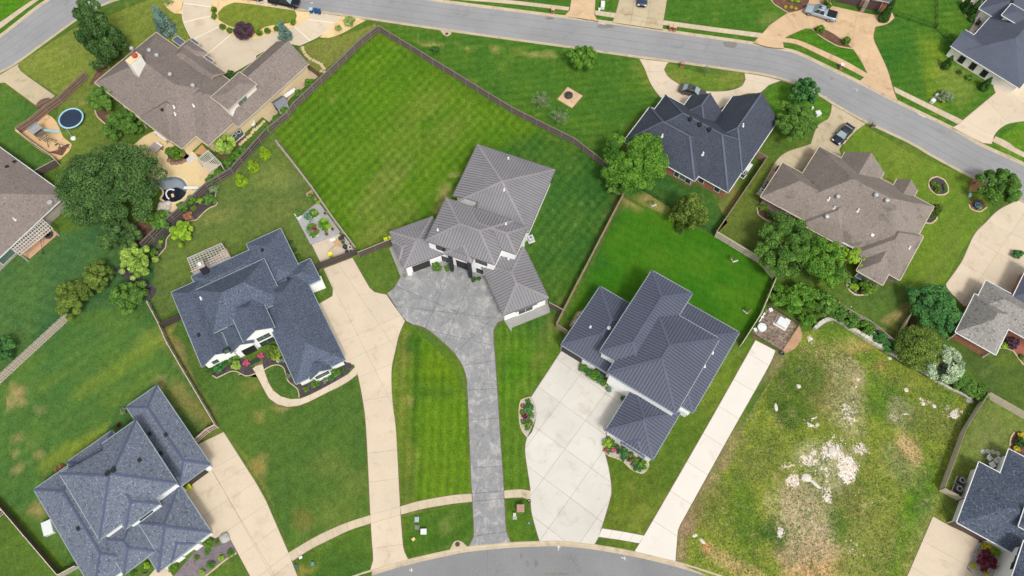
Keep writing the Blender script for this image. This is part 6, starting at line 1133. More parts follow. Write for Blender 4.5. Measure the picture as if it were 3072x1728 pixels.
def vehicle(front, rear, label, col, kind='sedan', L=4.8, Wd=1.84, name=None, ws=cglass_l, z=GZ + .04):
    a, b = g1(front, z), g1(rear, z); d = a - b; ang = math.atan2(d.y, d.x); c = (a + b) / 2; t = thing(name or {'sedan': 'sedan_car', 'suv': 'suv_car', 'pickup': 'pickup_truck'}[kind], label, {'sedan': 'car', 'suv': 'car', 'pickup': 'pickup truck'}[kind], (c.x, c.y, z), ang); h = L / 2
    hood, belt, roof = {'sedan': (.86, .92, 1.44), 'suv': (1.02, 1.08, 1.70), 'pickup': (1.16, 1.20, 1.88)}[kind]; z0 = {'sedan': .24, 'suv': .28, 'pickup': .42}[kind]
    S_ = [rsec(-h, Wd * .80, z0 + .2, belt - .16), rsec(-h + .18, Wd * .95, z0 + .05, belt - .04), rsec(-h + .9, Wd, z0, belt), rsec(-.4, Wd, z0, belt), rsec(h * .35, Wd, z0, belt - .01), rsec(h * .52, Wd, z0, hood), rsec(h - .42, Wd * .97, z0, hood - .08), rsec(h - .1, Wd * .86, z0 + .06, hood - .22), rsec(h, Wd * .7, z0 + .16, hood - .36)]
    if kind == 'pickup': S_ = [rsec(-h, Wd * .92, z0 + .05, belt - .02, .1), rsec(-h + .1, Wd * .98, z0, belt, .1)] + S_[2:6] + [rsec(h - .3, Wd * .97, z0, hood - .05), rsec(h - .05, Wd * .9, z0 + .05, hood - .14), rsec(h, Wd * .82, z0 + .12, hood - .26)]
    loft(S_).build('body', col, t, smooth=True)
    x0, x1, x2, x3 = {'sedan': (-h + .55, -h + 1.35, .25, 1.12), 'suv': (-h + .12, -h + .45, .35, 1.15), 'pickup': (-.62, -.42, .85, 1.55)}[kind]; wt, wb = Wd * .70, Wd * .9
    gz0 = belt - .05; gm_ = MB(); gm_.add([(x0, -wb / 2, gz0), (x3, -wb / 2, gz0), (x3, wb / 2, gz0), (x0, wb / 2, gz0), (x1, -wt / 2, roof - .03), (x2, -wt / 2, roof - .03), (x2, wt / 2, roof - .03), (x1, wt / 2, roof - .03)], [(0, 1, 5, 4), (2, 3, 7, 6), (4, 5, 6, 7)]); gm_.build('side_windows', cglass, t)
    MB().add([(x3, -wb / 2 + .02, gz0), (x3, wb / 2 - .02, gz0), (x2 + .03, wt / 2, roof - .03), (x2 + .03, -wt / 2, roof - .03)], [(0, 1, 2, 3)]).build('windscreen', ws, t); MB().add([(x0, wb / 2 - .02, gz0), (x0, -wb / 2 + .02, gz0), (x1 - .03, -wt / 2, roof - .03), (x1 - .03, wt / 2, roof - .03)], [(0, 1, 2, 3)]).build('rear_window', ws if kind == 'sedan' else cglass, t)
    loft([rsec(x1 - .02, wt, roof - .05, roof, .03), rsec((x1 + x2) / 2, wt + .03, roof - .05, roof + .04, .03), rsec(x2 + .04, wt, roof - .05, roof, .03)]).build('roof_panel', col, t, smooth=True)
    for sy in (-1, 1):
        pl = MB()
        for p, q in (((x3, sy * wb / 2, gz0), (x2 + .02, sy * wt / 2, roof - .02)), ((x0, sy * wb / 2, gz0), (x1, sy * wt / 2, roof - .02)), (((x0 + x3) / 2 - .1, sy * wb / 2 * 1.0, gz0), ((x1 + x2) / 2 - .05, sy * wt / 2, roof - .02))): pl.bar(p, q, .08, .05)
        pl.build('pillars', col, t)
        MB().box((x3 - .18, sy * (Wd / 2 + .09), belt + .05), (.14, .2, .16)).build('wing_mirror', col, t); MB().box((h - .16, sy * Wd * .34, hood - .26), (.26, .34, .14)).build('headlight', lampw, t); MB().box((-h + .07, sy * Wd * .38, belt - .22), (.16, .26, .2)).build('tail_light', lampr, t)
        for wx in (h - .92, -h + (.98 if kind != 'pickup' else 1.2)):
            r = {'sedan': .33, 'suv': .37, 'pickup': .41}[kind]; m = MB(); n = 16; vs = []
            for yy, rr in ((-.12, r * .93), (-.08, r), (.08, r), (.12, r * .93)):
                for i in range(n): aa = 2 * math.pi * i / n; vs.append((rr * math.cos(aa), yy, rr * math.sin(aa)))
            m.add(vs, [(j * n + i, j * n + (i + 1) % n, (j + 1) * n + (i + 1) % n, (j + 1) * n + i) for j in range(3) for i in range(n)] + [tuple(range(n)), tuple(3 * n + i for i in range(n - 1, -1, -1))])
            wv = m.build('wheel', tyre_m, t, (wx, sy * (Wd / 2 - .1), r - .02)); m = MB(); m.add([(r * .62 * math.cos(i * .3927), .005 * sy, r * .62 * math.sin(i * .3927)) for i in range(16)] + [(0, .03 * sy, 0)], [(i, (i + 1) % 16, 16) for i in range(16)]); m.build('rim', rim_m, wv, (0, sy * .125, 0))
    MB().box((h - .02, 0, hood - .38), (.08, Wd * .5, .2)).build('grille', trim, t); MB().box((h - .04, 0, z0 + .22), (.12, Wd * .8, .16)).build('front_bumper', trim if kind != 'pickup' else rim_m, t)
    if kind == 'pickup': MB().box((-h + .98, 0, belt + .03), (1.66, Wd * .86, .06)).build('bed_cover', trim, t); MB().box((-h - .03, 0, z0 + .16), (.14, Wd * .9, .18)).build('rear_bumper', trim, t)
    MB().box(((x1 + x2) / 2 + .25, 0, roof + .035), (.7, .72, .02)).build('sunroof', cglass, t); return t
vehicle('g1 478,115', 'g1 765,205', 'silver pickup truck with black bed cover parked on the peach driveway', paint('silver_paint', alb(176, 190, 202)), 'pickup', 5.8, 2.0)
vehicle('20 1930,975', '20 1700,905', 'grey-brown sedan parked on the looping driveway', paint('grey_brown_paint', alb(92, 88, 88)), 'sedan', 4.85)
vehicle('30 690,1430', '30 800,1305', 'dark navy car parked on the driveway below the bend of the street', paint('navy_paint', alb(40, 48, 62)), 'sedan', 4.7)
vehicle('20 1300,105', '20 1322,-125', 'dark blue car with bright headlights cut by the top edge', paint('blue_paint', alb(58, 70, 92)), 'suv', 4.7)
vehicle('c1 1105,108', 'c1 640,20', 'black pickup truck parked at the top edge of the upper street', paint('black_paint', alb(32, 34, 40)), 'pickup', 5.8, 2.0, z=.03)
vehicle('c1 560,-10', 'c1 60,-70', 'second dark vehicle parked behind the black pickup at the top edge', paint('dark_paint', alb(40, 42, 52)), 'suv', 4.9, z=.03)
# ------------------------------------------------------------------ bins
def bin_(s, label, body, lid, group=None, rz=0, sc=1.0, z=GZ):
    p = g1(s, .9); t = thing('wheelie_bin', label, 'bin', (p.x, p.y, z), rz, group); MB().box((0, 0, .48), (.46, .52, .92), 0, 0, 1.22).build('bin_body', body, t); MB().box((0, .02, .99), (.62, .68, .07)).box((0, -.05, 1.04), (.4, .4, .05)).build('lid', lid, t); MB().bar((-.24, .36, .92), (.24, .36, .92), .05, .05).build('handle', trim, t)
    for sx in (-1, 1): MB().tube([(sx * .18, .3, .12), (sx * .28, .3, .12)], .12, 10).build('wheel', tyre_m, t)
    return t
blue = pm('blue_plastic', alb(40, 84, 130), .05, 4, rough=.5); lblue = pm('light_blue_plastic', alb(170, 212, 228), .04, 4, rough=.5); lime_p = pm('lime_plastic', alb(206, 222, 30), .05, 4, rough=.5); yel = pm('yellow_plastic', alb(238, 232, 60), .04, 4, rough=.5); dgrey = pm('dark_plastic', alb(58, 60, 64), .06, 4, rough=.5)
bin_('c1 1300,160', 'light-lidded blue wheelie bin, leftmost of three at the kerb', blue, lblue, z=.04); bin_('c1 1375,165', 'dark blue wheelie bin, middle of three at the kerb', blue, blue, z=.04); bin_('c1 1436,178', 'dark blue wheelie bin, rightmost of three at the kerb', blue, blue, z=.04)
bin_('11 1308,965', 'left lime-lidded bin at the grey metal roof house fence', lime_p, lime_p, rz=.35); bin_('11 1356,950', 'right lime-lidded bin at the grey metal roof house fence', lime_p, lime_p, rz=.35); bin_('11 750,1110', 'yellow-lidded bin standing alone on the tan patio', lime_p, yel, rz=.3); bin_('03 1898,550', 'lime bin beside the dark garage of the slate-blue house', lime_p, lime_p, rz=.6)
bin_('31 110,245', 'black wheelie bin at the corner of the brown-roofed garage', dgrey, dgrey, rz=.6)
# ------------------------------------------------------------------ air conditioners, generators, utility boxes
acm = pm('condenser_grey', alb(92, 96, 104), .1, 6); acl = pm('condenser_top', alb(206, 210, 214), .06, 6, rough=.4)
def ac(s, label, light=False, sz=.85, rz=.5, h=.85):
    p = g1(s, h); t = thing('air_conditioner', label, 'air conditioner', (p.x, p.y, GZ), rz); MB().box((0, 0, .04), (sz + .25, sz + .25, .1)).build('concrete_pad', new_c, t); MB().box((0, 0, .09 + h / 2), (sz, sz, h)).build('cabinet', acl if light else acm, t)
    m = MB()
    for q in range(8): a = q * .7854; m.bar((math.cos(a) * .1, math.sin(a) * .1, h + .11), (math.cos(a) * sz * .38, math.sin(a) * sz * .38, h + .11), .03, .02)
    m.build('fan_guard', trim, t); n = 20; m = MB(); m.add([(rr * math.cos(i * .31416), rr * math.sin(i * .31416), h + .10) for rr in (sz * .36, sz * .46) for i in range(n)], [(i, (i + 1) % n, n + (i + 1) % n, n + i) for i in range(n)]); m.build('fan_ring', acl, t); MB().lathe((0, 0, h + .1), [(.12, 0), (.1, .04)], 10).build('fan_hub', trim, t); return t
ac('a1 1605,1245', 'left grey air conditioner beside the variegated shrub', rz=.9); ac('a1 1655,1202', 'right grey air conditioner beside the variegated shrub', rz=.9); ac('21 190,945', 'pale air conditioner against the white wall of the grey metal roof house', True, rz=.4); ac('d1 1495,1105', 'dark air conditioner behind the charcoal roof house', rz=.9); ac('d1 1735,1335', 'pale air conditioner at the corner of the weathered brown roof', True, rz=.9); ac('d1 1775,1275', 'dark air conditioner next to the pale one at the brown roof', rz=.9); ac('d1 1800,1235', 'last dark air conditioner in the row at the brown roof', rz=.9, sz=.7)
ac('33 1952,487', 'upper of two air conditioners behind the pale fence at the bottom right', rz=1.0, h=.95); ac('33 1922,572', 'lower of two air conditioners behind the pale fence at the bottom right', rz=1.0, h=.95); ac('22 684,275', 'upper air conditioner under the eave of the navy metal roof', True, rz=.9, sz=.75); ac('22 644,345', 'lower air conditioner under the eave of the navy metal roof', True, rz=.9, sz=.75)
def boxy(s, label, d, mat, rz=0, name='utility_box', cat='utility box', lid=None, z=GZ):
    p = g1(s, z + d[2]); t = thing(name, label, cat, (p.x, p.y, z), rz); MB().box((0, 0, d[2] * .45), (d[0], d[1], d[2] * .9)).build('cabinet', mat, t); MB().box((0, 0, d[2] * .95), (d[0] + .06, d[1] + .06, d[2] * .1), 0, 0, .92).build('lid', lid or mat, t); return t
pale = pm('pale_cabinet', alb(226, 230, 228), .05, 4, rough=.5); teal = pm('teal_cabinet', alb(96, 150, 160), .08, 4); tanb = pm('tan_lid', alb(178, 142, 128), .12, 5)
boxy('03 470,960', 'white standby generator on the lawn left of the slate-blue house', (1.3, 1.9, .9), pale, .45, 'generator', 'generator'); boxy('d1 1560,1022', 'long white generator behind the charcoal roof house', (.8, 1.6, .8), pale, -.65, 'generator', 'generator')
boxy('20 915,35', 'white utility cabinet between the two driveways at the top edge', (.7, 1.4, .8), pale, -.1); boxy('20 880,85', 'small white box beside the utility cabinet at the top edge', (.35, .35, .5), pale); boxy('30 510,1130', 'pale green-white transformer box on the lawn by the street bend', (.85, .8, .7), pale, .3); boxy('30 452,1080', 'tiny white post box left of the transformer box', (.3, .3, .5), pale); boxy('30 1668,1005', 'lower white cabinet by the grey-green bush', (.75, .6, .7), pale, .6); boxy('30 1712,955', 'upper grey cabinet by the grey-green bush', (.65, .7, .7), pm('grey_cabinet', alb(190, 200, 200), .06, 4), .6)
boxy('13 1617,880', 'blue-grey ground box nearest the sidewalk on the verge lawn', (.55, .65, .12), pm('bluegrey_lid', alb(170, 182, 190), .06, 4)); boxy('13 1620,960', 'dark grey meter lid below the blue-grey ground box', (.6, .5, .08), pm('meter_lid', alb(128, 128, 122), .1, 4)); boxy('13 1685,1000', 'white utility box on the verge lawn', (.8, .7, .6), pale, .05); boxy('13 1583,1078', 'small yellow marker box on the verge lawn', (.4, .35, .3), pm('faded_yellow', alb(226, 212, 130), .06, 4), .6)
boxy('13 568,1325', 'teal ground box on the verge lawn near the bottom left', (.35, .45, .3), teal); boxy('13 400,1350', 'dark teal ground box at the edge of the slate-blue house driveway', (.4, .4, .3), pm('dark_teal', alb(66, 108, 104), .08, 4)); boxy('13 448,1262', 'small white stone marker on the verge lawn', (.4, .3, .25), pale, .4); boxy('23 25,830', 'pale green post box left of the brown pillar', (.35, .4, .5), pm('palegreen_cabinet', alb(200, 216, 190), .05, 4)); boxy('23 28,865', 'grey ground lid below the pale green post box', (.55, .4, .06), pm('grey_lid', alb(168, 168, 160), .08, 4)); boxy('23 170,915', 'small teal ground box beside the pale forecourt', (.25, .3, .2), teal); boxy('31 2040,505', 'pale blue post box by the tree near the right edge', (.35, .5, .6), pm('paleblue_cabinet', alb(190, 214, 220), .05, 4))
# equipment yard
p = g1('w1 190,497', .6); t = thing('round_tank_lid', 'large white round tank lid in the mulched equipment yard', 'tank', (p.x, p.y, GZ)); MB().lathe((0, 0, 0), [(.62, 0), (.62, .5)], 24).build('tank', whitem, t); MB().lathe((0, 0, .5), [(.68, 0), (.68, .06), (.3, .12)], 24).build('lid', pale, t)
p = g1('w1 435,440', .5); t = thing('equipment_housing', 'large white stepped equipment housing in the mulched yard', 'equipment', (p.x, p.y, GZ), -.6); MB().box((0, 0, .05), (2.1, 1.7, .12)).build('base_slab', new_c, t); MB().box((.05, 0, .4), (1.5, 1.35, .6)).build('cabinet', pale, t); MB().box((.55, .55, .36), (.8, .8, .5)).build('side_cabinet', whitem, t)
boxy('w1 298,280', 'small white meter box at the top of the equipment yard', (.5, .5, .6), pale, .3); boxy('w1 108,525', 'small white box beside the round tank lid', (.4, .5, .5), pale, .4); p = g1('w1 190,375', .3); t = thing('white_pipe', 'white pipe lying at the fence of the equipment yard', 'pipe', (p.x, p.y, GZ + .12), .95); MB().tube([(-.9, 0, 0), (.7, 0, 0)], .1, 10).tube([(.1, -.25, 0), (.1, .25, 0)], .09, 10).build('pipe', whitem, t); MB().box((.75, 0, 0), (.25, .3, .24)).build('end_cap', pale, t)
# ------------------------------------------------------------------ mailboxes and lamp
def mailbox(s, label, mat, cap=None, h=1.15, w=.55, rz=0):
    p = g1(s, h * .6); t = thing('brick_mailbox', label, 'mailbox', (p.x, p.y, GZ - .02), rz); MB().box((0, 0, h / 2), (w, w, h)).build('pillar', mat, t); MB().box((0, 0, h + .05), (w + .12, w + .12, .1), 0, 0, .85).build('cap_stone', cap or kerb_m, t); MB().box((0, -w / 2 - .03, h * .72), (.24, .1, .26)).build('letter_box', dgrey, t); return t
mailbox('20 1597,278', 'left pillar of the paired brick mailboxes across the street', W['brick'], peach_c); mailbox('20 1637,285', 'right pillar of the paired brick mailboxes across the street', W['brick'], peach_c); mailbox('20 412,110', 'single brick mailbox at the top edge kerb', W['brick'], peach_c); mailbox('20 1712,648', 'brick mailbox at the corner of the oval island', W['brick'], tanb); mailbox('30 740,668', 'pale-topped brick mailbox on the far verge of the bend', W['brick'], pale); mailbox('30 1062,1258', 'stone mailbox with rounded grey top by the street bend', W['stone'], pm('grey_cap', alb(150, 148, 142), .1, 4)); mailbox('31 2065,382', 'brick mailbox beside the street near the right edge tree', W['brick'], tanb); mailbox('23 85,772', 'square brown-topped stone pillar mailbox beside the pale forecourt', W['stone'], tanb, 1.2, .95)
p = g1('23 168,720', .1); t = thing('lamp_post', 'black lamp post at the sidewalk corner of the pale forecourt', 'lamp post', (p.x, p.y, GZ)); MB().tube([(0, 0, 0), (0, 0, 1.9)], .04, 8).build('post', blackm, t); MB().lathe((0, 0, 1.9), [(.1, 0), (.24, .1), (.26, .3), (.12, .42)], 10).build('lantern', blackm, t); MB().lathe((0, 0, 2.32), [(.08, 0), (.05, .08)], 8).build('finial', whitem, t)
# ------------------------------------------------------------------ play equipment
p = g1('y1 728,258', .9); t = thing('trampoline', 'round trampoline with pale blue rim and dark mat', 'trampoline', (p.x, p.y, GZ)); n = 40; m = MB(); m.add([(rr * math.cos(i * 2 * math.pi / n), rr * math.sin(i * 2 * math.pi / n), z) for rr, z in ((1.86, .90), (1.92, .95), (2.1, .95), (2.15, .88)) for i in range(n)], [(j * n + i, j * n + (i + 1) % n, (j + 1) * n + (i + 1) % n, (j + 1) * n + i) for j in range(3) for i in range(n)]); m.build('rim_pad', pm('pale_blue_pad', alb(158, 208, 222), .05, 5), t)
m = MB(); m.add([(1.88 * math.cos(i * 2 * math.pi / n), 1.88 * math.sin(i * 2 * math.pi / n), .88) for i in range(n)], [tuple(range(n))]); m.build('mat', pm('trampoline_mat', alb(44, 56, 78), .15, 2), t)
for i in range(6): a = i * 1.047; MB().tube([(2.0 * math.cos(a), 2.0 * math.sin(a), 0), (2.0 * math.cos(a), 2.0 * math.sin(a), .88)], .03, 6).build('leg', steel, t)
p = g1('y1 750,460', .2); t = thing('sprinkler_pole', 'white round-based pole leaning beside the trampoline', 'pole', (p.x, p.y, GZ)); MB().lathe((0, 0, 0), [(.42, 0), (.42, .2), (.2, .28)], 14).build('base', whitem, t); q = g1('y1 680,365', .6) - p; MB().tube([(0, 0, .25), (q.x * .5, q.y * .5, .55), (q.x, q.y, .8)], .04, 6).build('pole', steel, t)
woodp = pm('play_timber', alb(126, 112, 100), .2, 6); p = g1('y1 345,352', 2.6); t = thing('swing_set', 'wooden play tower with grey roof, pale slide and swing beam', 'play set', (p.x, p.y, GZ), .85)
for x in (-.7, .7):
    for y in (-.7, .7): MB().box((x, y, 1.2), (.1, .1, 2.4)).build('post', woodp, t)
MB().add([(-.95, -.95, 2.35), (.95, -.95, 2.35), (.95, .95, 2.35), (-.95, .95, 2.35), (-.9, 0, 2.8), (.9, 0, 2.8)], [(0, 1, 5, 4), (2, 3, 4, 5), (1, 2, 5), (3, 0, 4), (3, 2, 1, 0)]).build('tower_roof', pm('grey_canvas', alb(150, 150, 150), .08, 4), t); MB().box((0, 0, 1.25), (1.5, 1.5, .08)).build('platform', woodp, t)
m = MB()
for i in range(9):
    u = i / 8; x = .8 + u * 2.3; z = 1.3 - 1.15 * u + .1 * math.sin(u * 6.28); m.add([(x, .05 - .28, z + .14), (x, .05 - .24, z), (x, .05 + .24, z), (x, .05 + .28, z + .14)], [])
for i in range(8): m.add([], [tuple(k - len(m.v) for k in (i * 4 + j, i * 4 + j + 1, i * 4 + j + 5, i * 4 + j + 4)) for j in range(3)])
sl_o = m.build('slide', pm('slide_plastic', alb(166, 200, 206), .04, 4, rough=.4), t); sl_o.rotation_euler = (0, 0, -.6)
for i in range(5): MB().box((-.1 + .05 * i, -.95 - .42 * i, 1.3), (1.0, .14, .05)).build('bridge_plank', woodp, t)
for x in (-.6, .5): MB().bar((x, -.7, 1.75), (x + .3, -2.9, 1.75), .08, .1).build('bridge_rail', woodp, t)
MB().bar((.3, -2.7, 2.1), (.9, -5.6, 2.1), .12, .14).build('swing_beam', woodp, t)
for x0, y0 in ((.3, -2.8), (.9, -5.5)):
    for s_ in (-1, 1): MB().bar((x0, y0, 2.1), (x0 + s_ * .9, y0, 0), .09, .09).build('swing_leg', woodp, t)
for y in (-3.7, -4.6): MB().box((.6, y, .5), (.5, .2, .04)).build('swing_seat', trim, t); MB().tube([(.38, y, .5), (.55, y, 2.1)], .012, 4).tube([(.82, y, .5), (.65, y, 2.1)], .012, 4).build('swing_chain', steel, t)
# ------------------------------------------------------------------ pergolas
def pergola(corners, label, n1, n2, mat, z=2.5, over=.3, posts=True, both=True):
    P = g(corners, z); o = P[0].copy(); o.z = GZ; root = thing('pergola', label, 'pergola', o); a, b, c, d = [q - Vector((o.x, o.y, 0)) for q in P]
    for q in (a, b, c, d):
        if posts: MB().box((q.x * .96 + .04 * (a.x + c.x) / 2, q.y * .96 + .04 * (a.y + c.y) / 2, z / 2 - .05), (.15, .15, z - .1)).build('post', mat, root)
    zz = Vector((0, 0, -GZ)); 
    for p, q in ((a, b), (d, c)): MB().bar(p + zz - Vector((0, 0, .12)), q + zz - Vector((0, 0, .12)), .1, .2).build('beam', mat, root)
    for i in range(n1): u = i / (n1 - 1); MB().bar(a.lerp(b, u) + zz, d.lerp(c, u) + zz, .11, .16).build('rafter', mat, root)
    if both:
        for i in range(n2): u = i / (n2 - 1); MB().bar(a.lerp(d, u) + zz + Vector((0, 0, .1)), b.lerp(c, u) + zz + Vector((0, 0, .1)), .10, .08).build('purlin', mat, root)
    return root
pw = pm('pergola_silver', alb(204, 198, 190), .12, 6)
pergola('01 410,745 530,850 200,1120 90,1020', 'silvered lattice pergola along the left brown-roofed house', 6, 16, pw); pergola('n1 200,505 690,285 810,495 290,720', 'dark lattice pergola behind the navy shingle house', 13, 8, pm('pergola_dark', alb(190, 184, 178), .12, 6)); pergola('a1 345,900 380,875 580,1030 545,1060', 'narrow slatted pergola at the edge of the big brown roof', 2, 15, pm('pergola_white', alb(206, 200, 192), .08, 6)); pergola('p1 895,225 1020,350 905,425 795,310', 'slanting slatted pergola in the corner of the pool patio', 3, 10, pw)
# ------------------------------------------------------------------ pool
pool_c = 'p1 345,470 400,495 450,500 520,480 590,475 650,495 690,540 698,590 680,650 640,690 590,712 540,715 480,700 455,680 478,640 470,590 430,560 380,520'
P = ccw(smooth_poly(g(pool_c), 50, .5)); lip = pm('pool_liner', alb(112, 122, 132), .1, 3, .5, .08)
t = thing('swimming_pool', 'kidney-shaped swimming pool half drained with dark water at its deep end', 'swimming pool', (P[0].x, P[0].y, GZ)); o = Vector((P[0].x, P[0].y))
rel = [(p - o) for p in P]; MB().prism(rel, -.02, .030).build('liner', lip, t); cop = MB(); Q = offset_poly(P, -.28); n = len(P)
for i in range(n): pass
P2 = offset_poly(P, 0); cop.add([(p.x - o.x, p.y - o.y, .055) for p in ccw(P)] + [(q.x - o.x, q.y - o.y, .045) for q in Q], [(i, (i + 1) % n, n + (i + 1) % n, n + i)[::-1] for i in range(n)]); cop.build('coping', pm('grey_coping', alb(228, 206, 166), .1, 4), t)
Wt = ccw(smooth_poly(g('p1 480,600 540,595 600,575 660,600 690,620 670,665 630,693 585,710 540,712 485,698 460,680 480,640'), 60, .4)); MB().prism([(p.x - o.x, p.y - o.y) for p in Wt], .02, .05).build('water', pm('dark_pool_water', alb(34, 38, 50), .1, 2, rough=.06, spec=.6), t); Sh = ccw(smooth_poly(g('p1 410,515 520,510 600,500 660,540 672,600 600,570 540,585 470,590'), 60, .4)); MB().prism([(p.x - o.x, p.y - o.y) for p in Sh], .015, .042).build('shallow_step', pm('pale_pool_step', alb(136, 146, 154), .08, 3), t)
p = g1('p1 735,578', .5); t = thing('diving_board', 'white diving board at the right side of the pool', 'diving board', (p.x, p.y, GZ)); MB().box((0, 0, .42), (2.4, .5, .07)).build('board', whitem, t); MB().box((.75, 0, .2), (.3, .45, .4)).build('stand', steel, t); MB().box((.2, 0, .2), (.12, .45, .38)).build('fulcrum', steel, t)
p = g1('p1 530,640', .5); t = thing('pool_slide', 'curved white rail and slide standing in the dark pool water', 'pool slide', (p.x, p.y, GZ)); MB().tube([(.35 + .75 * math.cos(a * .35 + 1.2), .9 * math.sin(a * .35 + 1.2), .3 + .5 * math.sin(a / 9 * 3.14)) for a in range(10)], .12, 8).build('rail', whitem, t); MB().box((.45, -.05, .12), (.4, .6, .24), .4).build('slide_foot', patio_c, t)
# rocks
rock_m = pm('pale_rock', alb(212, 200, 188), .2, 4, .8, .12, alb(168, 148, 132), 2, (.5, .65), bump=.4, rnd=.1); grey_rock = pm('grey_boulder', alb(178, 176, 172), .15, 4, .8, .1, bump=.3)
def rock(s, r, label, mat=rock_m, h=.6, group=None, sc=(1, 1), seed=0, rz=0):
    p = g1(s); rr = random.Random(s + str(seed)); bm = bmesh.new(); bmesh.ops.create_icosphere(bm, subdivisions=2, radius=1)
    for v in bm.verts: k = 1 + .22 * mn.noise(v.co * 1.6 + Vector((rr.random() * 9, 0, 0))); v.co = Vector((v.co.x * k * r * sc[0], v.co.y * k * r * sc[1], v.co.z * k * r * h))
    me = bpy.data.meshes.new('boulder'); bm.to_mesh(me); bm.free(); me.materials.append(mat); o = link('boulder', me, None, (p.x, p.y, GZ + r * h * .3)); o.rotation_euler = (0, 0, rz); return tag(o, label, 'rock', group)
for i, s in enumerate(('p1 455,745', 'p1 490,740', 'p1 520,735', 'p1 450,780', 'p1 485,775', 'p1 515,770', 'p1 470,805', 'p1 500,805')): rock(s, .62, 'pale rock in the heap below the swimming pool', group='rock heap below the pool', h=.7)
for i, s in enumerate(('p1 530,320', 'p1 560,345', 'p1 600,345', 'p1 640,340', 'p1 670,325', 'p1 660,270')): rock(s, .42, 'brown rock edging the dome shrubs on the pool patio', pm('brown_rock', alb(140, 116, 96), .2, 4), group='rocks round the dome shrubs')
paving('stone_slab', 'p1 650,305 700,245 790,285 730,350', pm('pale_slate_slab', alb(206, 202, 196), .12, 3, .5, .08), smooth=False, dz=.05); paving('stone_slab', 'p1 785,435 845,400 905,440 880,490 820,505', pm('tan_slab', alb(222, 194, 154), .08, 3), smooth=False, dz=.03)
rock('v1 378,443', .75, 'smooth grey boulder at the corner of the slate-blue driveway', grey_rock, .6); rock('v1 345,465', .4, 'small grey boulder beside the larger one', grey_rock)
for s, r, lab, sc, rz in (('33 470,520', .55, 'long white rock slab lying in the middle of the empty plot', (2.0, .5), -.75), ('33 385,460', .75, 'grey rock slab beside the long white slab', (1, .8), 0), ('33 650,200', .6, 'grey stone in the largest white rock patch', (1, 1.2), 0), ('33 120,1010', .42, 'white rock at the left of the bare soil', (1, 1), 0), ('32 1225,707', .32, 'lone white rock below the retaining wall', (1, .8), 0), ('32 305,990', .35, 'lone white rock near the left of the plot', (1, 1), 0), ('32 1390,1027', .35, 'lone white rock in the middle upper plot', (1, 1), 0), ('32 2030,1130', .55, 'pale grey rock at the end of the retaining wall', (1, 1), 0), ('23 1915,1100', .4, 'white board-like stone near the bottom of the plot', (1.3, .6), -.8), ('23 1840,1042', .4, 'small white stone near the new concrete drive', (1, .6), .4), ('32 1560,1165', .3, 'white rock left of the pair in the right of the plot', (1, 1), 0), ('32 1672,1190', .3, 'white rock right of the pair in the right of the plot', (1, 1), 0), ('32 1870,1280', .5, 'wide white rock near the pale boarded fence', (1.2, 1), -.6), ('32 80,1200', .4, 'small white stones at the left margin of the plot', (.6, 1.6), 0), ('12 10,1', .01, '', (1, 1), 0)):
    if lab: rock(s, r, lab, pm('white_rock', alb(214, 206, 196), .1, 4, .8, .08) if 'white' in lab else grey_rock, .25, sc=sc, rz=rz)
# stepping stones
for i, s in enumerate(('10 468,478', '10 472,500', '10 486,526', '10 503,553', '10 523,572', '10 545,592', '10 577,607', '10 606,622', '10 630,634', '10 656,650', '10 670,672', '10 686,692', '10 657,715', '10 690,728')):
    p = g1(s); o = MB().lathe((0, 0, 0), [(.30, 0), (.32, .05), (.27, .07)], 9).build('stepping_stone', edge_m, None, (p.x, p.y, GZ)); o.rotation_euler = (0, 0, i); tag(o, 'pale stepping stone in the curving row by the garage wing', 'stepping stone', 'stepping stones by the garage wing')
for i, s in enumerate(('a1 1935,1080', 'a1 1915,1105', 'a1 1890,1125', 'a1 1865,1145', 'a1 1835,1170', 'a1 1805,1200', 'a1 1785,1235', 'a1 1755,1255', 'a1 1725,1285', 'a1 1695,1310', 'a1 1670,1335')):
    p = g1(s); o = MB().lathe((0, 0, 0), [(.30, 0), (.32, .05), (.27, .07)], 9).build('stepping_stone', edge_m, None, (p.x, p.y, GZ)); o.scale = (1.0 + .5 * (i == 4), 1, 1); tag(o, 'pale stepping stone along the narrow strip beside the vine-covered fence', 'stepping stone', 'stepping stones beside the vine fence')
for i, s in enumerate(('33 2160,200', '33 2210,195', '33 2260,200', '33 2310,215')):
    p = g1(s); o = MB().lathe((0, 0, 0), [(.36, 0), (.36, .05), (.3, .07)], 9).build('stepping_stone', grey_rock, None, (p.x, p.y, GZ)); tag(o, 'grey stepping stone in the short arc at the bottom right house', 'stepping stone', 'stepping stones at the bottom right house')
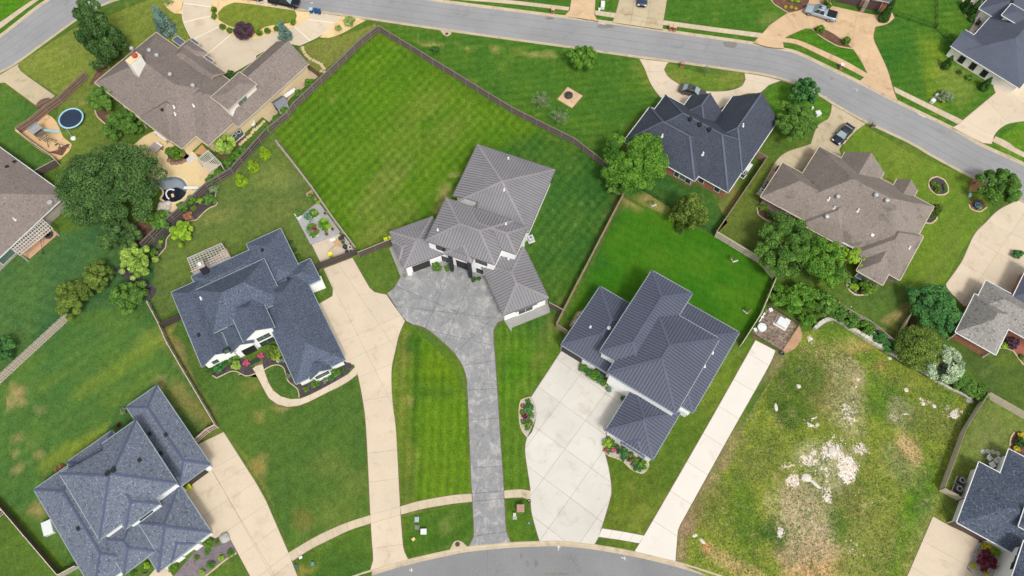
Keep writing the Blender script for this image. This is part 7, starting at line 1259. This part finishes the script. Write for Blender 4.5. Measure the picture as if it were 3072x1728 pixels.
# ------------------------------------------------------------------ garden furniture, shed and small things
def table(s, label, L, Wd, h, mat, rz, legs=trim):
    p = g1(s, h); t = thing('table', label, 'table', (p.x, p.y, GZ), rz); MB().box((0, 0, h), (L, Wd, .06)).build('table_top', mat, t)
    for x in (-1, 1):
        for y in (-1, 1): MB().box((x * (L / 2 - .12), y * (Wd / 2 - .1), h / 2), (.06, .06, h)).build('leg', legs, t)
    return t
table('p1 395,200', 'square grey-topped table with benches on the pool patio', 1.7, 1.5, .95, pm('grey_table', alb(170, 160, 152), .08, 4), -.6); table('p1 430,175', 'narrow white side table at the grey patio table', .6, 1.4, .9, whitem, .95); table('p1 450,90', 'long white counter under the eave of the big brown roof', 3.0, .5, 1.0, whitem, -.65); table('a1 2235,755', 'white folding table behind the garden shed', 2.3, .8, .75, whitem, .75)
p = g1('a1 2120,870', 1.6); t = thing('garden_shed', 'small grey-roofed resin garden shed with dark doors', 'shed', (p.x, p.y, GZ), -.85); MB().box((0, 0, .9), (1.7, 1.9, 1.8)).add([(-.85, -.95, 1.8), (.85, -.95, 1.8), (0, -.95, 2.35), (-.85, .95, 1.8), (.85, .95, 1.8), (0, .95, 2.35)], [(0, 1, 2), (5, 4, 3)]).build('wall', pm('shed_grey', alb(206, 204, 200), .05, 4), t)
shm = pm('shed_roof', alb(120, 124, 132), .08, 4)
for sx in (-1, 1): MB().add([(sx * 1.0, -1.08, 1.72), (sx * 1.0, 1.08, 1.72), (0, 1.08, 2.44), (0, -1.08, 2.44), (sx * 1.0, -1.08, 1.66), (sx * 1.0, 1.08, 1.66), (0, 1.08, 2.37), (0, -1.08, 2.37)], [(0, 1, 2, 3), (7, 6, 5, 4), (0, 4, 5, 1), (0, 3, 7, 4), (1, 5, 6, 2)]).build('roof_panel', shm, t)
for sx in (-1, 1): MB().box((sx * .3, -.97, .88), (.58, .05, 1.6)).build('door', doorwood, t)
def chair(s, label, mat, rz, group=None):
    p = g1(s, .4); t = thing('garden_chair', label, 'chair', (p.x, p.y, GZ), rz, group); MB().box((0, 0, .38), (.55, .55, .05)).build('seat', mat, t); MB().bar((0, .3, .4), (0, .5, 1.0), .55, .04, up=Vector((0, 1, .3))).build('backrest', mat, t)
    for x in (-.25, .25): MB().box((x, -.25, .3), (.06, .06, .6)).build('leg', mat, t); MB().box((x, .25, .3), (.06, .06, .6)).build('leg', mat, t); MB().box((x, 0, .62), (.09, .6, .04)).build('armrest', mat, t)
    return t
chair('a1 1790,1070', 'upper white garden chair beside the leaf-littered corner', whitem, .8); chair('a1 1815,1115', 'lower white garden chair beside the leaf-littered corner', whitem, -.4); chair('33 2225,270', 'left wrought chair at the bottom right house', whitem, .6); chair('33 2290,290', 'right wrought chair at the bottom right house', whitem, -.8); table('33 2255,330', 'small wrought table at the bottom right house', .8, .8, .7, whitem, .4)
for s, lab in (('a1 1742,1010', 'white globe umbrella nearest the house windows'), ('a1 1690,1088', 'white globe umbrella near the black kettle grill')):
    p = g1(s, 1.0); t = thing('garden_globe', lab, 'garden ornament', (p.x, p.y, GZ)); MB().tube([(0, 0, 0), (0, 0, .8)], .05, 6).build('stem', steel, t); MB().lathe((0, 0, .75), [(.1, 0), (.4, .12), (.42, .3), (.2, .45), (.05, .5)], 12).build('globe', whitem, t)
def grill(s, label, kind='kettle'):
    p = g1(s, .8); t = thing('grill', label, 'grill', (p.x, p.y, GZ), .5)
    if kind == 'kettle':
        MB().lathe((0, 0, .55), [(.1, 0), (.3, .1), (.33, .25), (.25, .42), (.08, .5)], 12).build('bowl', blackm, t)
        for a in (0, 2.1, 4.2): MB().tube([(.1 * math.cos(a), .1 * math.sin(a), .6), (.3 * math.cos(a), .3 * math.sin(a), 0)], .02, 5).build('leg', steel, t)
    else:
        MB().box((0, 0, .45), (1.1, .55, .8)).build('cabinet', blackm, t); MB().lathe((0, 0, .85), [(.45, 0), (.42, .2), (.25, .3)], 10).build('hood', dgrey, t)
        for x in (-.75, .75): MB().box((x, 0, .82), (.4, .5, .05)).build('side_shelf', steel, t)
    return t
grill('a1 1697,1145', 'black kettle grill beside the air conditioners'); grill('t1 905,470', 'dark barbecue grill on the covered patio of the corner house', 'gas'); chair('t1 905,350', 'dark patio chair above the barbecue grill', dgrey, .4); chair('t1 860,385', 'dark patio chair left of the barbecue grill', dgrey, 1.2)
def firepit(s, label, r=.6, chairs=0):
    p = g1(s, .4); t = thing('fire_pit', label, 'fire pit', (p.x, p.y, GZ)); n = 14
    for i in range(n): a = i * 2 * math.pi / n; MB().box((r * math.cos(a), r * math.sin(a), .2), (.22, .24, .4), a).build('stone', pm('dark_fire_stone', alb(84, 78, 78), .15, 5), t)
    MB().lathe((0, 0, .02), [(r * .85, 0), (r * .85, .1)], 14).build('ash_bed', trim, t)
    if chairs: MB().lathe((0, 0, .42), [(r * .8, 0), (r * .6, .1), (.1, .16)], 12).build('spark_cover', dgrey, t)
firepit('20 570,955', 'dark covered fire pit on the small square patio', .62, 1); firepit('01 485,912', 'round dark fire ring on the tiled patio by the lattice pergola', .55)
p = g1('11 2075,585', 1.0); t = thing('blue_bench', 'long blue bench-like seat in the notch behind the grey metal roof', 'bench', (p.x, p.y, 2.9), -.32); MB().box((0, 0, .45), (2.2, .6, .12)).build('seat', pm('blue_seat', alb(70, 110, 150), .08, 4), t); MB().box((0, .32, .75), (2.2, .1, .5)).build('backrest', MATS['blue_seat'], t)
for x in (-.9, .9): MB().box((x, 0, .2), (.08, .5, .4)).build('leg', dgrey, t)
# raised vegetable beds
plank = pm('bed_plank', alb(206, 196, 180), .1, 5)
for s, lab, pl in (('b1 140,195 290,115 335,200 180,280', 'upper raised vegetable bed with blue-green leaves', ('spruce', 'green', 'deep', 'lime')), ('b1 175,345 265,300 330,450 240,485', 'lower left raised vegetable bed with a pink-red plant', ('green', 'olive', 'greyg', 'red')), ('b1 325,285 415,235 490,365 400,415', 'right raised bed full of bright green lettuce', ('bright', 'lime', 'bright', 'bright'))):
    P = g(s, .3); o = P[0].copy(); o.z = GZ; t = thing('raised_bed', lab, 'raised bed', o); rel = [p - P[0] for p in P]; MB().prism(ccw([(q.x, q.y) for q in rel]), 0, .24).build('soil', mulch, t)
    for i in range(4): a, b = rel[i], rel[(i + 1) % 4]; MB().bar((a.x, a.y, .15), (b.x, b.y, .15), .1, .32).build('plank', plank, t)
    k = 0
    for u in (.2, .5, .8):
        for v in (.25, .75):
            q = rel[0].lerp(rel[1], v).lerp(rel[3].lerp(rel[2], v), u); o_ = link('vegetable', crown('low', 5 + k % 2, 22, 650, .2, shell=.6), t, (q.x, q.y, .38)); o_.scale = (.62, .62, .35); o_.rotation_euler = (0, 0, k); setmat(o_, LF[pl[k % 4]]); k += 1
P = g('b1 15,180 60,250 130,170 100,140', .3); o = P[0].copy(); o.z = GZ; t = thing('planter', 'white plank planter at the upper left of the gravel garden', 'planter', o)
for i in range(3): a, b = P[i] - P[0], P[i + 1] - P[0]; MB().bar((a.x, a.y, .18), (b.x, b.y, .18), .14, .36).build('plank', whitem, t)
# clutter by the dark gate
p = g1('b1 700,540', .6); t = thing('wooden_pallet', 'wooden pallet leaning on the thin grey fence by the patio', 'pallet', (p.x, p.y, GZ), -.95)
for i in range(7): MB().box((-.6 + .2 * i, 0, .62), (.12, .1, 1.15)).build('slat', plank, t)
for z in (.2, .62, 1.05): MB().box((0, -.08, z), (1.3, .06, .1)).build('rail', plank, t)
p = g1('b1 575,560', .5); t = thing('wheelbarrow', 'orange-brown wheelbarrow on the tan patio', 'wheelbarrow', (p.x, p.y, GZ), 2.6); MB().box((0, 0, .45), (.8, .6, .3), 0, 0, 1.3).build('tray', pm('rust_orange', alb(206, 160, 120), .12, 4), t); MB().tube([(.55, -.05, .2), (.55, .05, .2)], .2, 12).build('wheel', tyre_m, t)
for y in (-.28, .28): MB().tube([(.5, y * .3, .25), (-1.0, y, .6)], .025, 5).build('handle', steel, t)
for s, lab, m_, r, h in (('b1 610,495', 'left black plastic planter by the pallet', dgrey, .35, .5), ('b1 650,480', 'right black plastic planter by the pallet', dgrey, .35, .5), ('b1 640,545', 'green watering tub by the pallet', pm('green_tub', alb(92, 150, 118), .08, 4), .36, .55), ('b1 668,605', 'black bucket below the green tub', dgrey, .38, .6), ('b1 733,610', 'white bucket against the fence corner', whitem, .3, .5), ('b1 740,655', 'white pot beside the dark gate', whitem, .28, .45), ('b1 695,668', 'grey pot beside the dark gate', acm, .32, .45), ('b1 410,170', 'small green pot on the gravel garden path', pm('olive_pot', alb(150, 160, 110), .1, 4), .3, .5), ('b1 430,440', 'brown clay pot on the gravel garden path', pm('clay_pot', alb(150, 116, 100), .1, 4), .28, .4), ('b1 505,375', 'clay pot near the lettuce bed', pm('clay_pot', alb(150, 116, 100), .1, 4), .25, .4), ('31 2112,618', 'blue glazed pot in the stone-ringed bed near the street', pm('blue_glaze', alb(60, 130, 160), .06, 3, rough=.3), .5, .6), ('r1 663,325', 'pale round pot in the stone-edged bed', pm('cream_pot', alb(224, 220, 170), .05, 4), .34, .5)):
    p = g1(s, h); t = thing('plant_pot', lab, 'pot', (p.x, p.y, GZ)); MB().lathe((0, 0, 0), [(r * .7, 0), (r * .95, h * .85), (r * 1.05, h * .86), (r * 1.05, h), (r * .85, h * .98), (r * .8, h * .85)], 12).build('pot', m_, t); MB().lathe((0, 0, h * .8), [(r * .82, 0), (r * .6, .06)], 10).build('soil', mulch, t)
p = g1('b1 510,515', .1); t = thing('white_board', 'white board lying on the tan patio', 'board', (p.x, p.y, GZ + .04), .3); MB().box((0, 0, .02), (.9, .5, .05)).build('board', whitem, t)
p = g1('b1 520,605', .2); t = thing('garden_rake', 'thin garden rake lying on the tan patio', 'rake', (p.x, p.y, GZ + .05), .75); MB().tube([(-.9, 0, .02), (.9, 0, .04)], .025, 5).build('handle', FM['brown'], t); MB().box((.9, 0, .04), (.06, .5, .05)).build('head', trim, t)
# young trees with white corner guards
for i, (s, q) in enumerate((('21 1400,630', '21 1410,590'), ('21 2220,1190', '21 2230,1150'), ('22 2365,262', '22 2385,225'))):
    p = g1(s); lab = ('left', 'right', 'lower')[i]; t = thing('corner_guard', lab + ' white L-shaped plank guard round a young tree on the rich green lawn', 'tree guard', (p.x, p.y, GZ), .3 + .5 * (i == 2)); MB().box((.45, 0, .1), (.9, .12, .2)).build('plank', whitem, t); MB().box((0, .45, .1), (.12, .78, .2)).build('plank', whitem, t)
    tree(q, .6, 1.7, 'olive', lab + ' young tree behind a white plank guard on the rich green lawn', seed=50, n=450, size=.13, limbs=4)
# leaning boards and oddments on the lawns
p = g1('r1 655,685', .3); t = thing('leaning_post', 'single pale post standing on the lawn above the retaining wall', 'post', (p.x, p.y, GZ)); MB().bar((0, 0, 0), (.1, .1, 1.3), .12, .12).build('post', FM['cedar'], t); MB().box((.1, .1, 1.32), (.16, .16, .05)).build('post_cap', FM['pale'], t)
p = g1('32 145,655', .5); t = thing('bucket', 'dark grey bucket beside the brown fence of the equipment yard', 'bucket', (p.x, p.y, GZ)); MB().lathe((0, 0, 0), [(.25, 0), (.33, .5), (.3, .5), (.25, .1)], 12).build('bucket', acm, t); MB().tube([(.32 * math.cos(a * .314), 0, .48 + .25 * math.sin(a * .314)) for a in range(11)], .015, 5).build('handle', steel, t)
p = g1('01 415,1000', 1.2); t = thing('patio_umbrella_pole', 'dark thin pole leaning on the tiled patio', 'pole', (p.x, p.y, GZ)); MB().tube([(.0, -1.2, .1), (-.2, .9, 1.5)], .04, 6).build('pole', dgrey, t); MB().lathe((0, -1.2, 0), [(.25, 0), (.22, .1)], 10).build('base', dgrey, t)
p = g1('22 1720,1235', 1.0); t = thing('wall_shed', 'small white cupboard against the right eave of the navy metal roof', 'cupboard', (p.x, p.y, GZ), -.5); MB().box((0, 0, .9), (1.4, .9, 1.8)).build('cabinet', whitem, t); MB().box((0, 0, 1.84), (1.5, 1.0, .08)).build('lid', pale, t)
p = g1('n1 2030,900', 1.0); t = thing('wall_cupboard', 'white lean-to wall block beside the right eave of the navy shingle house', 'wall', (p.x, p.y, GZ), .42); MB().box((0, 0, 1.2), (2.8, 1.0, 2.4)).build('wall', W['white'], t); MB().box((0, 0, 2.43), (2.9, 1.1, .06)).build('coping', pale, t)
p = g1('03 1455,1415', .4); t = thing('bicycle_wheel', 'dark upright hoop ornament by the porch at the bottom edge', 'ornament', (p.x, p.y, GZ), .4); MB().tube([(.3 * math.cos(a * .3142), 0, .34 + .3 * math.sin(a * .3142)) for a in range(21)], .04, 6).build('hoop', dgrey, t); MB().box((0, 0, .03), (.3, .2, .06)).build('foot', dgrey, t)
